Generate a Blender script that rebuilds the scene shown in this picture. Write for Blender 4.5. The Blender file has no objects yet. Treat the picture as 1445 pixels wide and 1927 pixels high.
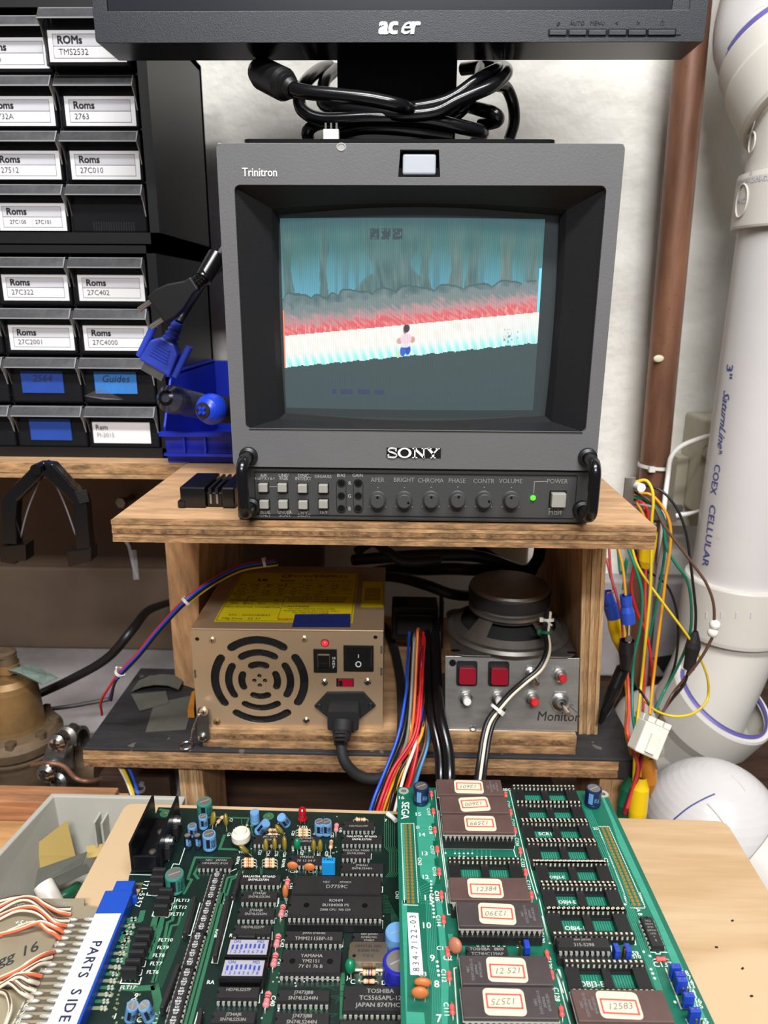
import bpy, bmesh, math, random
from mathutils import Vector, Matrix
from mathutils.geometry import tessellate_polygon
random.seed(7)
S = bpy.context.scene
COL = S.collection
PI = math.pi
# ---------------------------------------------------------------- camera
FPX = 1355.2
PITCH, YAW, ROLL = 0.2844, -0.0244, 0.0065
CAM = Vector((-0.0073, -0.4276, 0.1308))
_f = Vector((math.sin(YAW) * math.cos(PITCH), math.cos(YAW) * math.cos(PITCH), -math.sin(PITCH)))
_r0 = Vector((math.cos(YAW), -math.sin(YAW), 0))
_u0 = _r0.cross(_f)
RT = _r0 * math.cos(ROLL) + _u0 * math.sin(ROLL)
UP = -_r0 * math.sin(ROLL) + _u0 * math.cos(ROLL)
FW = _f
cd = bpy.data.cameras.new('camera')
cam = bpy.data.objects.new('camera', cd)
COL.objects.link(cam)
m = Matrix((RT, UP, -FW)).transposed().to_4x4()
m.translation = CAM
cam.matrix_world = m
cd.sensor_fit = 'VERTICAL'
cd.sensor_height = 24.0
cd.sensor_width = 18.0
cd.lens = FPX / 1927 * 24.0
cd.clip_start = 0.01
cd.dof.use_dof = True
cd.dof.focus_distance = 0.42
cd.dof.aperture_fstop = 9.0
S.camera = cam
# ---------------------------------------------------------------- light
w = bpy.data.worlds.new('basement_air')
S.world = w
w.use_nodes = True
w.node_tree.nodes['Background'].inputs[0].default_value = (0.95, 0.97, 1.0, 1)
w.node_tree.nodes['Background'].inputs[1].default_value = 0.12


def area(name, loc, tgt, sx, sy, power, col):
    l = bpy.data.lights.new(name, 'AREA')
    l.shape = 'RECTANGLE'
    l.size, l.size_y, l.energy, l.color = sx, sy, power, col
    o = bpy.data.objects.new(name, l)
    COL.objects.link(o)
    o.location = loc
    o.rotation_euler = (Vector(tgt) - Vector(loc)).to_track_quat('-Z', 'Y').to_euler()
    return o


area('ceiling_and_fill_lamp', (0.1, -0.85, 1.6), (0.0, 0.2, 0.0), 1.2, 0.16, 45, (1.0, 0.99, 0.985))
area('ceiling_and_fill_lamp', (0.05, -2.1, 1.6), (0, 0.2, 0.0), 1.2, 0.16, 54, (1.0, 0.99, 0.985))  # added fill light far behind the camera, brightening the upright faces
S.view_settings.view_transform = 'Standard'
S.view_settings.look = 'None'
S.view_settings.exposure = 0.0
S.view_settings.gamma = 1.0
S.view_settings.use_curve_mapping = False
S.render.film_transparent = False
S.cycles.max_bounces = 8
S.cycles.transparent_max_bounces = 12
S.cycles.caustics_reflective = False
S.cycles.caustics_refractive = False


# ---------------------------------------------------------------- a pixel of the survey photo to a point on a real plane
def _ray(u, v):
    return RT * ((u - 722.5) / FPX) - UP * ((v - 963.5) / FPX) + FW


def py(u, v, y):
    d = _ray(u, v)
    return CAM + d * ((y - CAM.y) / d.y)


def pz(u, v, z):
    d = _ray(u, v)
    return CAM + d * ((z - CAM.z) / d.z)


def px(u, v, x):
    d = _ray(u, v)
    return CAM + d * ((x - CAM.x) / d.x)


# ---------------------------------------------------------------- materials
def lin(c):
    return tuple(((x / 255) / 12.92 if x / 255 <= 0.04045 else ((x / 255 + 0.055) / 1.055) ** 2.4) for x in c) + (1,)


MATS = {}


def mat(name, rgb, rough=0.5, metal=0.0, var=0.0, vs=30, stretch=(1, 1, 1), bump=0.0, bs=200, alpha=1.0, emit=None, es=1.0,
        trans=0.0, coat=0.0, dark=None, spec=0.5, dots=None, detail=4, bd=0.001):
    if name in MATS:
        return MATS[name]
    mt = bpy.data.materials.new(name)
    mt.use_nodes = True
    nt = mt.node_tree
    b = nt.nodes['Principled BSDF']
    b.inputs['Base Color'].default_value = lin(rgb)
    b.inputs['Roughness'].default_value = rough
    b.inputs['Metallic'].default_value = metal
    b.inputs['Alpha'].default_value = alpha
    b.inputs['Transmission Weight'].default_value = trans
    b.inputs['Coat Weight'].default_value = coat
    b.inputs['Specular IOR Level'].default_value = spec
    if emit:
        b.inputs['Emission Color'].default_value = lin(emit)
        b.inputs['Emission Strength'].default_value = es
    if var or bump or dots:
        tc = nt.nodes.new('ShaderNodeTexCoord')
        mp = nt.nodes.new('ShaderNodeMapping')
        mp.inputs['Scale'].default_value = stretch
        nt.links.new(tc.outputs['Object'], mp.inputs[0])
    if var:
        n = nt.nodes.new('ShaderNodeTexNoise')
        n.inputs['Scale'].default_value = vs
        n.inputs['Detail'].default_value = detail
        n.inputs['Roughness'].default_value = 0.65
        nt.links.new(mp.outputs[0], n.inputs['Vector'])
        cr = nt.nodes.new('ShaderNodeValToRGB')
        d = dark or tuple(max(0, x * (1 - var)) for x in rgb)
        cr.color_ramp.elements[0].position = 0.32
        cr.color_ramp.elements[1].position = 0.66
        cr.color_ramp.elements[0].color = lin(d)
        cr.color_ramp.elements[1].color = lin(tuple(min(255, x * (1 + var * 0.25)) for x in rgb))
        nt.links.new(n.outputs[0], cr.inputs[0])
        out = cr.outputs[0]
        if dots:                                   # small marks with a colour of their own
            vo = nt.nodes.new('ShaderNodeTexNoise')
            vo.inputs['Scale'].default_value = dots[1]
            vo.inputs['Detail'].default_value = 2
            nt.links.new(tc.outputs['Object'], vo.inputs['Vector'])
            c2 = nt.nodes.new('ShaderNodeValToRGB')
            c2.color_ramp.elements[0].position = dots[2]
            c2.color_ramp.elements[1].position = dots[2] + 0.03
            c2.color_ramp.elements[0].color = (0, 0, 0, 1)
            nt.links.new(vo.outputs[0], c2.inputs[0])
            mx = nt.nodes.new('ShaderNodeMixRGB')
            mx.inputs[2].default_value = lin(dots[0])
            nt.links.new(c2.outputs[0], mx.inputs[0])
            nt.links.new(out, mx.inputs[1])
            out = mx.outputs[0]
        nt.links.new(out, b.inputs['Base Color'])
    if bump:
        n2 = nt.nodes.new('ShaderNodeTexNoise')
        n2.inputs['Scale'].default_value = bs
        n2.inputs['Detail'].default_value = 4
        nt.links.new(mp.outputs[0], n2.inputs['Vector'])
        bp = nt.nodes.new('ShaderNodeBump')
        bp.inputs['Strength'].default_value = bump
        bp.inputs['Distance'].default_value = bd
        nt.links.new(n2.outputs[0], bp.inputs['Height'])
        nt.links.new(bp.outputs[0], b.inputs['Normal'])
    MATS[name] = mt
    return mt


mat('wall_paint', (236, 234, 226), 0.75, var=0.05, vs=5, bump=0.8, bs=26, bd=0.006, dots=((150, 143, 132), 75, 0.765))
mat('ledge_concrete', (152, 146, 146), 0.85, var=0.16, vs=9, bump=0.9, bs=60)
mat('low_wall_shaded', (108, 90, 74), 0.85, var=0.12, vs=7, bump=0.7, bs=50)
mat('floor_concrete', (120, 116, 110), 0.8, var=0.15, vs=4)
mat('ply_face', (200, 158, 116), 0.6, var=0.20, vs=18, stretch=(1, 5, 5), bump=0.15, bs=90)
mat('ply_edge_a', (160, 121, 82), 0.8, var=0.36, vs=130, stretch=(0.5, 1, 1.4), bump=1, bs=200)
mat('ply_edge_b', (138, 101, 67), 0.85, var=0.4, vs=200, stretch=(1, 1, 1.2), bump=1, bs=300)
mat('ply_edge_c', (176, 140, 98), 0.8, var=0.32, vs=130, stretch=(0.4, 1, 1.4), bump=1, bs=200)
mat('ply_side', (205, 158, 112), 0.7, var=0.24, vs=26, stretch=(4, 3, 0.7), bump=0.2, bs=90)
mat('ply_vert_a', (204, 168, 124), 0.8, var=0.24, vs=90, stretch=(4, 4, 0.35), bump=0.8, bs=120)
mat('ply_vert_b', (182, 140, 96), 0.8, var=0.3, vs=90, stretch=(4, 4, 0.35), bump=0.8, bs=120)
mat('maple', (196, 170, 134), 0.45, var=0.10, vs=11, stretch=(0.35, 4, 4), bump=0.04, bs=300, dark=(176, 141, 100), dots=((200, 172, 136), 5, 0.50))
mat('maple_edge', (190, 150, 104), 0.7, var=0.2, vs=60)
mat('fir_wood', (178, 124, 86), 0.6, var=0.3, vs=14, stretch=(0.7, 8, 10), bump=0.2, bs=60)
mat('bench_wood', (198, 150, 98), 0.6, var=0.2, vs=14, stretch=(0.7, 8, 8))
mat('black_paint', (42, 41, 42), 0.75, var=0.3, vs=30, stretch=(1, 3, 3), bump=0.4, bs=120, dots=((88, 84, 80), 90, 0.70))
mat('black_rub', (40, 37, 34), 0.8)
mat('osb_edge', (178, 138, 94), 0.85, var=0.5, vs=80, stretch=(0.5, 2, 2), bump=1, bs=160)
mat('crt_gray', (97, 97, 98), 0.55, var=0.05, vs=8, bump=0.12, bs=900)
mat('crt_panel', (60, 61, 61), 0.55, bump=0.1, bs=900)
mat('crt_black', (13, 14, 18), 0.55, bump=0.12, bs=1400, var=0.2, vs=6)
mat('black_plastic', (17, 17, 19), 0.42)
mat('black_gloss', (14, 14, 16), 0.22)
mat('black_matte', (25, 25, 26), 0.7)
mat('bezel_black', (23, 27, 36), 0.42, bump=0.22, bs=2200)
mat('mon_screen', (34, 37, 43), 0.2)
mat('white_print', (226, 226, 224), 0.6)
mat('gray_print', (160, 160, 158), 0.6)
mat('dim_print', (128, 129, 128), 0.6)
mat('dark_print', (50, 50, 54), 0.7)
mat('black_print', (22, 22, 24), 0.7)
mat('beige_button', (150, 148, 141), 0.5)
mat('tally', (178, 184, 192), 0.35)
mat('chrome', (215, 213, 208), 0.2, 1.0)
mat('steel', (176, 172, 166), 0.35, 1.0, var=0.1, vs=40)
mat('zinc', (182, 182, 180), 0.38, 1.0, var=0.15, vs=60)
mat('nickel', (218, 188, 152), 0.36, 0.6, var=0.05, vs=3)
mat('dull_tin', (150, 146, 140), 0.45, 0.9, var=0.15, vs=20)
mat('panel_alu', (168, 166, 162), 0.42, 0.85, var=0.1, vs=16, stretch=(1, 1, 6))
mat('led_green', (60, 230, 40), 0.3, emit=(80, 255, 40), es=1.6)
mat('led_red_lit', (255, 40, 50), 0.3, emit=(255, 30, 50), es=1.8)
mat('led_red', (170, 14, 32), 0.15, coat=0.6)
mat('copper_pipe', (134, 94, 72), 0.45, 0.3, var=0.3, vs=26, stretch=(1, 1, 0.2), dark=(92, 62, 48), dots=((98, 66, 50), 300, 0.68), bump=0.15, bs=300)
mat('pvc', (203, 200, 199), 0.32, var=0.03, vs=6, dots=((196, 186, 172), 26, 0.72))
mat('pvc_fit', (204, 200, 192), 0.36, var=0.03, vs=6, dots=((176, 160, 140), 24, 0.72))
mat('primer', (92, 84, 150), 0.5)
mat('blue_ink', (62, 72, 138), 0.6)
mat('brass', (142, 112, 70), 0.5, 0.4, var=0.25, vs=18, dark=(104, 80, 52))
mat('brass_dull', (104, 86, 66), 0.65, 0.35, var=0.3, vs=22)
mat('tag_paper', (128, 148, 138), 0.8, var=0.3, vs=60)
mat('yellow_label', (226, 206, 24), 0.45)
mat('blue_tape', (26, 40, 110), 0.6)
mat('blue_tape_mid', (26, 68, 158), 0.65, var=0.08, vs=40)
mat('blue_tape_light', (48, 120, 196), 0.65, var=0.1, vs=40)
mat('print_red', (196, 66, 40), 0.6)
mat('card', (226, 226, 228), 0.7)
mat('card_gray', (196, 196, 202), 0.7)
mat('smoky', (36, 37, 40), 0.2, alpha=0.5)
mat('smoky_lip', (92, 92, 94), 0.22, alpha=0.8, var=0.25, vs=60)
mat('lip_edge', (150, 150, 152), 0.25)
mat('clear_film', (180, 180, 186), 0.2, alpha=0.2)
mat('bin_blue', (24, 48, 186), 0.4)
mat('plug_blue', (44, 66, 176), 0.45)
mat('driver_blue', (30, 66, 205), 0.32)
mat('driver_clear', (84, 86, 96), 0.12, alpha=0.7)
for n, c in dict(w_red=(200, 34, 40), w_blue=(30, 78, 190), w_yellow=(226, 186, 30), w_white=(222, 216, 206), w_orange=(214, 104, 50), w_green=(20, 118, 92),
                 w_black=(24, 24, 26), w_brown=(88, 62, 50), w_gray=(122, 120, 118), w_cyan=(70, 128, 170), w_coral=(214, 74, 62), w_violet=(92, 66, 150),
                 w_amber=(216, 150, 34), w_lime=(216, 188, 36), w_maroon=(140, 20, 46), w_pvcwhite=(226, 224, 218), w_rose=(190, 84, 88), w_cream=(226, 214, 190),
                 w_salmon=(226, 112, 76)).items():
    mat(n, c, 0.38)
mat('clip_yellow', (228, 190, 20), 0.35)
mat('clip_blue', (40, 74, 176), 0.35)
mat('clip_orange', (190, 122, 40), 0.4)
mat('nylon', (224, 222, 214), 0.4)
mat('nylon_conn', (222, 220, 206), 0.45, var=0.05, vs=30)
mat('tie_green', (18, 92, 62), 0.4)
mat('button_red', (168, 14, 44), 0.3)
mat('cap_red', (214, 40, 44), 0.35)
mat('cap_white', (226, 224, 220), 0.35)
mat('sandpaper', (84, 84, 76), 0.9, var=0.08, vs=60)
mat('manila', (176, 150, 84), 0.8, var=0.12, vs=8)
mat('tray_gray', (170, 168, 158), 0.55, var=0.04, vs=10, bump=0.1, bs=500)
mat('pcb_dark', (10, 34, 29), 0.4, var=0.15, vs=60)
mat('pcb_trace', (48, 106, 76), 0.4)
mat('pcb_trace_thin', (32, 78, 58), 0.4)
mat('pcb_edge', (120, 136, 96), 0.6)
mat('pcb_green', (20, 102, 80), 0.38, var=0.08, vs=30)
mat('pcb_plane', (58, 150, 126), 0.38, var=0.05, vs=50, stretch=(0.4, 6, 1))
mat('pcb_deep', (14, 84, 58), 0.4)
mat('pcb_bare', (150, 140, 116), 0.55, var=0.12, vs=16)
mat('silk', (216, 226, 216), 0.6)
mat('solder', (206, 204, 194), 0.3, 0.45)
mat('gold_pad', (192, 156, 84), 0.35, 0.6)
mat('contact', (222, 214, 190), 0.35, 0.3)
mat('void_black', (8, 8, 9), 0.8)
mat('old_wood_and_shade', (74, 50, 34), 0.8, var=0.35, vs=14, stretch=(0.6, 6, 8))
mat('ic_black', (36, 35, 36), 0.5, var=0.1, vs=120)
mat('ic_print', (150, 148, 142), 0.6)
mat('socket_black', (25, 26, 27), 0.5)
mat('ceramic', (92, 70, 66), 0.5, var=0.10, vs=60)
mat('ceramic_dark', (70, 62, 62), 0.5, var=0.10, vs=60)
mat('sticker', (218, 208, 182), 0.65)
mat('sticker_red', (222, 84, 74), 0.65)
mat('pencil', (134, 124, 116), 0.7)
mat('finger', (112, 102, 86), 0.45, 0.4)
mat('sw_face', (164, 163, 174), 0.45)
mat('sw_blue', (64, 78, 170), 0.45)
mat('can_metal', (188, 180, 162), 0.3, 0.95, var=0.06, vs=50)
mat('cap_green', (54, 128, 112), 0.35)
mat('cap_ltblue', (104, 154, 202), 0.35)
mat('cap_navy', (20, 38, 76), 0.3)
mat('cap_ink', (20, 26, 40), 0.45)
mat('cap_top', (172, 170, 166), 0.35, 0.8)
mat('cap_deep', (34, 40, 160), 0.3)
mat('mustard', (132, 116, 38), 0.3, coat=0.4)
mat('drop_green', (12, 116, 78), 0.3)
mat('drop_orange', (196, 112, 58), 0.4)
mat('drop_brown', (178, 112, 84), 0.4)
mat('res_tan', (214, 180, 140), 0.5)
mat('res_pink', (216, 128, 132), 0.5)
mat('res_red', (228, 92, 88), 0.45)
mat('band_red', (186, 50, 44), 0.5)
mat('band_brown', (110, 66, 44), 0.5)
mat('trimmer', (222, 216, 198), 0.5)
mat('film_blue', (26, 140, 206), 0.4)
mat('conn_blue', (22, 72, 176), 0.45)
mat('strip_white', (222, 224, 230), 0.6, var=0.06, vs=60)
mat('ink_blue', (34, 40, 70), 0.7)
mat('header_pin', (170, 142, 80), 0.3, 0.9)
mat('jumper_blue', (30, 62, 176), 0.4)
mat('elec_box', (190, 184, 164), 0.5, var=0.05, vs=10)
mat('heatsink', (20, 20, 23), 0.33, 0.3, bump=0.1, bs=600, dots=None)


# ---------------------------------------------------------------- mesh building
def catmull(pts, n=6):
    P = [Vector(p) for p in pts]
    if len(P) < 3:
        return P
    out = []
    Q = [P[0] * 2 - P[1]] + P + [P[-1] * 2 - P[-2]]
    for i in range(1, len(Q) - 2):
        a, b, c, d = Q[i - 1:i + 3]
        for k in range(n):
            t = k / n
            out.append(0.5 * ((2 * b) + (c - a) * t + (2 * a - 5 * b + 4 * c - d) * t * t + (3 * b - a - 3 * c + d) * t ** 3))
    out.append(P[-1])
    return out


_TX = {}


def text_geo(s, bold=0.0, shear=0.0, sp=1.0):
    k = (s, bold, shear, sp)
    if k in _TX:
        return _TX[k]
    cu = bpy.data.curves.new('lettering', 'FONT')
    cu.body = s
    cu.size = 1
    cu.align_x = 'CENTER'
    cu.align_y = 'CENTER'
    cu.resolution_u = 2
    cu.shear = shear
    cu.space_character = sp
    o = bpy.data.objects.new('lettering', cu)
    COL.objects.link(o)
    me = bpy.data.meshes.new_from_object(o.evaluated_get(bpy.context.evaluated_depsgraph_get()))
    r = ([v.co.copy() for v in me.vertices], [tuple(p.vertices) for p in me.polygons])
    if bold > 0.003:                       # heavier strokes: the outline repeated a little to each side
        bo = min(bold, .05) * 1.1
        n = len(r[0])
        r = ([v + Vector((dx * bo, dy * bo * .7, .008 * i)) for i, (dx, dy) in enumerate(((1, 1), (-1, 1), (-1, -1), (1, -1)))  for v in r[0]],
             [tuple(k + q * n for k in f) for q in range(4) for f in r[1]])
    bpy.data.objects.remove(o)
    bpy.data.curves.remove(cu)
    bpy.data.meshes.remove(me)
    _TX[k] = r
    return r


def frame(o, x, y):
    x = Vector(x).normalized()
    z = x.cross(Vector(y)).normalized()
    y = z.cross(x)
    M = Matrix((x, y, z)).transposed().to_4x4()
    M.translation = Vector(o)
    return M


def rz(a, o=(0, 0, 0)):
    return Matrix.Translation(Vector(o)) @ Matrix.Rotation(a, 4, 'Z')


def rr_rect(cx, cy, w, h, r, n=4):
    o = []
    for (sx, sy, a0) in ((1, 1, 0), (-1, 1, PI / 2), (-1, -1, PI), (1, -1, 1.5 * PI)):
        for k in range(n + 1):
            a = a0 + PI / 2 * k / n
            o.append((cx + sx * (w / 2 - r) + r * math.cos(a), cy + sy * (h / 2 - r) + r * math.sin(a)))
    return o


def circ(cx, cy, r, n=20):
    return [(cx + r * math.cos(2 * PI * k / n), cy + r * math.sin(2 * PI * k / n)) for k in range(n)]


class MB:
    def __init__(s, M=None):
        s.v, s.f, s.mi, s.sm, s.mk = [], [], [], [], []
        s.M = M or Matrix.Identity(4)

    def add(s, vs, fs, m, smooth=False, M=None):
        T = s.M @ M if M is not None else s.M
        if m not in s.mk:
            s.mk.append(m)
        i = s.mk.index(m)
        b = len(s.v)
        s.v += [T @ Vector(p) for p in vs]
        flip = T.to_3x3().determinant() < 0
        for f in fs:
            g = tuple(b + k for k in f)
            s.f.append(g[::-1] if flip else g)
            s.mi.append(i)
            s.sm.append(smooth)
        return s

    def box(s, x0, x1, y0, y1, z0, z1, m, M=None):
        vs = [(x, y, z) for z in (z0, z1) for y in (y0, y1) for x in (x0, x1)]
        return s.add(vs, [(0, 2, 3, 1), (4, 5, 7, 6), (0, 1, 5, 4), (2, 6, 7, 3), (0, 4, 6, 2), (1, 3, 7, 5)], m, False, M)

    def cbox(s, cx, cy, cz, dx, dy, dz, m, M=None):
        return s.box(cx - dx / 2, cx + dx / 2, cy - dy / 2, cy + dy / 2, cz - dz / 2, cz + dz / 2, m, M)

    def hexa(s, p, m):   # 8 corners, bottom ring then top ring (counter clockwise from above)
        return s.add(p, [(3, 2, 1, 0), (4, 5, 6, 7), (0, 1, 5, 4), (1, 2, 6, 5), (2, 3, 7, 6), (3, 0, 4, 7)], m)

    def prism(s, poly, z0, z1, m, M=None, holes=(), smooth=False, mside=None):
        def area2(q):
            return sum(q[i][0] * q[(i + 1) % len(q)][1] - q[(i + 1) % len(q)][0] * q[i][1] for i in range(len(q)))
        loops = [list(poly)] + [list(h) for h in holes]
        if area2(loops[0]) < 0:
            loops[0].reverse()
        for h in loops[1:]:
            if area2(h) > 0:
                h.reverse()
        flat = [p for l in loops for p in l]
        N = len(flat)
        tri = tessellate_polygon([[Vector((p[0], p[1], 0)) for p in l] for l in loops])
        vs = [(p[0], p[1], z0) for p in flat] + [(p[0], p[1], z1) for p in flat]
        fs = []
        for t in tri:
            a, b, c = (flat[k] for k in t)
            if (b[0] - a[0]) * (c[1] - a[1]) - (c[0] - a[0]) * (b[1] - a[1]) < 0:
                t = (t[0], t[2], t[1])
            fs += [(t[0] + N, t[1] + N, t[2] + N), (t[0], t[2], t[1])]
        s.add(vs, fs, m, False, M)
        sd, o = [], 0
        for l in loops:
            n = len(l)
            for i in range(n):
                a, b = o + i, o + (i + 1) % n
                sd.append((a, b, b + N, a + N))
            o += n
        return s.add(vs, sd, mside or m, smooth, M)

    def tube(s, pts, r, m, n=8, sub=6, rend=None, cap=True):
        P = catmull(pts, sub) if sub > 1 else [Vector(p) for p in pts]
        t0 = (P[1] - P[0]).normalized()
        up = Vector((0, 0, 1)) if abs(t0.z) < 0.9 else Vector((1, 0, 0))
        nx = t0.cross(up).normalized()
        vs, fs = [], []
        for i, p in enumerate(P):
            t = (P[min(i + 1, len(P) - 1)] - P[max(i - 1, 0)])
            if t.length < 1e-9:
                t = t0.copy()
            t.normalize()
            nx = (nx - t * nx.dot(t))
            if nx.length < 1e-6:
                nx = t.orthogonal()
            nx.normalize()
            ny = t.cross(nx)
            rr = r if rend is None else r + (rend - r) * i / (len(P) - 1)
            for k in range(n):
                a = 2 * PI * k / n
                vs.append(p + (nx * math.cos(a) + ny * math.sin(a)) * rr)
        for i in range(len(P) - 1):
            for k in range(n):
                a, b = i * n + k, i * n + (k + 1) % n
                fs.append((a, b, b + n, a + n))
        s.add(vs, fs, m, True)
        if cap:
            L = (len(P) - 1) * n
            s.add(vs, [tuple(range(n))[::-1], tuple(L + k for k in range(n))], m)
        return s

    def lathe(s, prof, m, M=None, n=24, smooth=True):   # prof: (radius, height[, material])
        for a, b in zip(prof[:-1], prof[1:]):
            vs, fs = [], []
            for (r, z) in (a[:2], b[:2]):
                vs += [(r * math.cos(2 * PI * k / n), r * math.sin(2 * PI * k / n), z) for k in range(n)]
            for k in range(n):
                j = (k + 1) % n
                fs.append((k, j, n + j, n + k))
            steep = smooth and abs(a[1] - b[1]) > 1e-7
            s.add(vs, fs, b[2] if len(b) > 2 else m, steep, M)
        return s

    def cyl(s, p0, p1, r, m, r1=None, n=16):
        p0, p1 = Vector(p0), Vector(p1)
        d = p1 - p0
        M = d.to_track_quat('Z', 'Y').to_matrix().to_4x4()
        M.translation = p0
        r1 = r if r1 is None else r1
        return s.lathe([(0, 0), (r, 0), (r1, d.length), (0, d.length)], m, M, n)

    def ball(s, c, r, m, M=None, nu=14, nv=8, sc=(1, 1, 1)):
        T = Matrix.Translation(Vector(c)) @ Matrix.Diagonal((*sc, 1))
        T = M @ T if M is not None else T
        return s.lathe([(r * math.sin(PI * k / nv) + 1e-9, -r * math.cos(PI * k / nv)) for k in range(nv + 1)], m, T, nu)

    def text(s, t, size, M, m, bold=0.0, shear=0.0, sp=1.0, wx=1.0, lift=0.00012):
        vs, fs = text_geo(t, bold, shear, sp)
        return s.add([(v.x * size * wx, v.y * size, lift + v.z * size) for v in vs], fs, m, False, M)

    def ltext(s, t, size, M, m, bold=0.0):       # left aligned
        vs, fs = text_geo(t, bold)
        return s.text(t, size, M @ Matrix.Translation((-min(v.x for v in vs) * size, 0, 0)), m, bold)

    def ribbon(s, pts, wd, m, z, M=None):
        for i, (a, b) in enumerate(zip(pts[:-1], pts[1:])):
            a, b = Vector((a[0], a[1], 0)), Vector((b[0], b[1], 0))
            d = b - a
            if d.length < 1e-7:
                continue
            d.normalize()
            n = Vector((-d.y, d.x, 0)) * wd / 2
            e = d * wd * 0.25
            up = Vector((0, 0, z + (i % 2) * 2e-5))
            s.add([a - e - n + up, b + e - n + up, b + e + n + up, a - e + n + up], [(0, 1, 2, 3)], m, False, M)
        return s

    def build(s, name, parent=None, bevel=0.0, seg=2, ang=35):
        me = bpy.data.meshes.new(name)
        lo = Vector([min(v[i] for v in s.v) for i in range(3)])
        hi = Vector([max(v[i] for v in s.v) for i in range(3)])
        c = (lo + hi) / 2
        me.from_pydata([v - c for v in s.v], [], s.f)
        for k in s.mk:
            me.materials.append(MATS[k])
        me.polygons.foreach_set('material_index', s.mi)
        me.polygons.foreach_set('use_smooth', s.sm)
        if bevel:
            bm = bmesh.new()
            bm.from_mesh(me)
            bmesh.ops.remove_doubles(bm, verts=bm.verts, dist=1e-6)
            ed = [e for e in bm.edges if len(e.link_faces) == 2 and e.calc_face_angle(0) > math.radians(ang)]
            bmesh.ops.bevel(bm, geom=ed, offset=bevel, segments=seg, profile=0.5, affect='EDGES', clamp_overlap=True)
            bm.to_mesh(me)
            bm.free()
        me.update()
        o = bpy.data.objects.new(name, me)
        COL.objects.link(o)
        if parent is not None:
            o.parent = parent
            o.location = c - world(parent)
        else:
            o.location = c
        return o


def world(o):
    p = Vector((0, 0, 0))
    while o is not None:
        p = p + o.location
        o = o.parent
    return p


def tag(o, label, cat, group=None):
    o['label'] = label
    o['category'] = cat
    if group:
        o['group'] = group
    return o


def thing(name, label, cat, loc, group=None):
    o = bpy.data.objects.new(name, None)
    o.empty_display_size = 0.01
    COL.objects.link(o)
    o.location = Vector(loc)
    return tag(o, label, cat, group)


def struct(o):
    o['kind'] = 'structure'
    return o


def front(o):        # frame for print on a vertical face that looks to the viewer's side (-Y)
    return frame(o, (1, 0, 0), (0, 0, 1))


def screw(b, c, r, axis, m='zinc', cross=True):
    c, a = Vector(c), Vector(axis).normalized()
    T = a.to_track_quat('Z', 'Y').to_matrix().to_4x4()
    T.translation = c
    b.lathe([(r, 0), (r, r * 0.25), (r * 0.6, r * 0.5), (1e-6, r * 0.58)], m, T, 14)
    if cross:
        b.cbox(0, 0, r * 0.56, r * 1.1, r * 0.22, r * 0.1, 'black_matte', T)
        b.cbox(0, 0, r * 0.56, r * 0.22, r * 1.1, r * 0.1, 'black_matte', T)
# ================================================================ the setting
def wall_grid():
    b = MB()
    nx, nz = 260, 180
    x0, x1, z0, z1 = -1.3, 1.3, -0.288, 1.1
    from mathutils import noise
    vs = []
    for j in range(nz + 1):
        for i in range(nx + 1):
            x, z = x0 + (x1 - x0) * i / nx, z0 + (z1 - z0) * j / nz
            d = noise.noise(Vector((x * 7, z * 7, 1))) * 0.003 + noise.noise(Vector((x * 25, z * 25, 4))) * 0.0012
            k = noise.noise(Vector((x * 2.3 + 9, z * 11, 2)))
            d -= max(0, k - 0.2) * 0.008
            k2 = noise.noise(Vector((x * 40, z * 40, 7)))
            d += max(0, k2 - 0.55) * 0.008
            vs.append((x, 0.40 + d, z))
    fs = [(j * (nx + 1) + i, j * (nx + 1) + i + 1, (j + 1) * (nx + 1) + i + 1, (j + 1) * (nx + 1) + i) for j in range(nz) for i in range(nx)]
    b.add(vs, fs, 'wall_paint', True)
    b.box(x0, x1, 0.404, 0.52, -1.25, 1.1, 'wall_paint')
    return b


struct(wall_grid().build('wall_back'))
b = MB()
b.box(-1.3, 1.3, -1.5, 0.52, -1.29, -1.25, 'floor_concrete')
struct(b.build('floor'))
# foundation ledge along the foot of the wall, with a sloped top
b = MB()
b.hexa([(-1.3, 0.13, -1.25), (-0.215, 0.13, -1.25), (-0.215, 0.399, -1.25), (-1.3, 0.399, -1.25),
        (-1.3, 0.13, -0.345), (-0.215, 0.13, -0.345), (-0.215, 0.379, -0.286), (-1.3, 0.379, -0.286)], 'ledge_concrete')
struct(b.build('trim_1', bevel=0.004))
b = MB()        # wall strip under the shelf, rounded lip; its brown darkened for the shelf's shade
b.box(-1.3, -0.10, 0.386, 0.405, -0.29, -0.03, 'low_wall_shaded')
b.box(-1.3, -0.10, 0.380, 0.40, -0.29, -0.181, 'low_wall_shaded')
struct(b.build('trim_2', bevel=0.003))
b = MB()        # bare concrete foot of the wall behind the pipes on the right
b.box(0.165, 1.3, 0.372, 0.399, -0.31, py(1290, 1095, .372).z, 'ledge_concrete')
b.box(0.165, 1.3, 0.380, 0.399, -1.25, -0.31, 'old_wood_and_shade')  # added dark backing, its colour standing for the shaded gap below
t3 = struct(b.build('trim_3', bevel=0.003))
b = MB()
b.prism([tuple((q.x, q.z)) for q in (py(1228, 1238, .3716), py(1266, 1232, .3716), py(1248, 1266, .3716))], -.3722, -.3712, 'void_black', frame((0, 0, 0), (1, 0, 0), (0, 0, 1)))
b.build('hole', t3)

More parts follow.
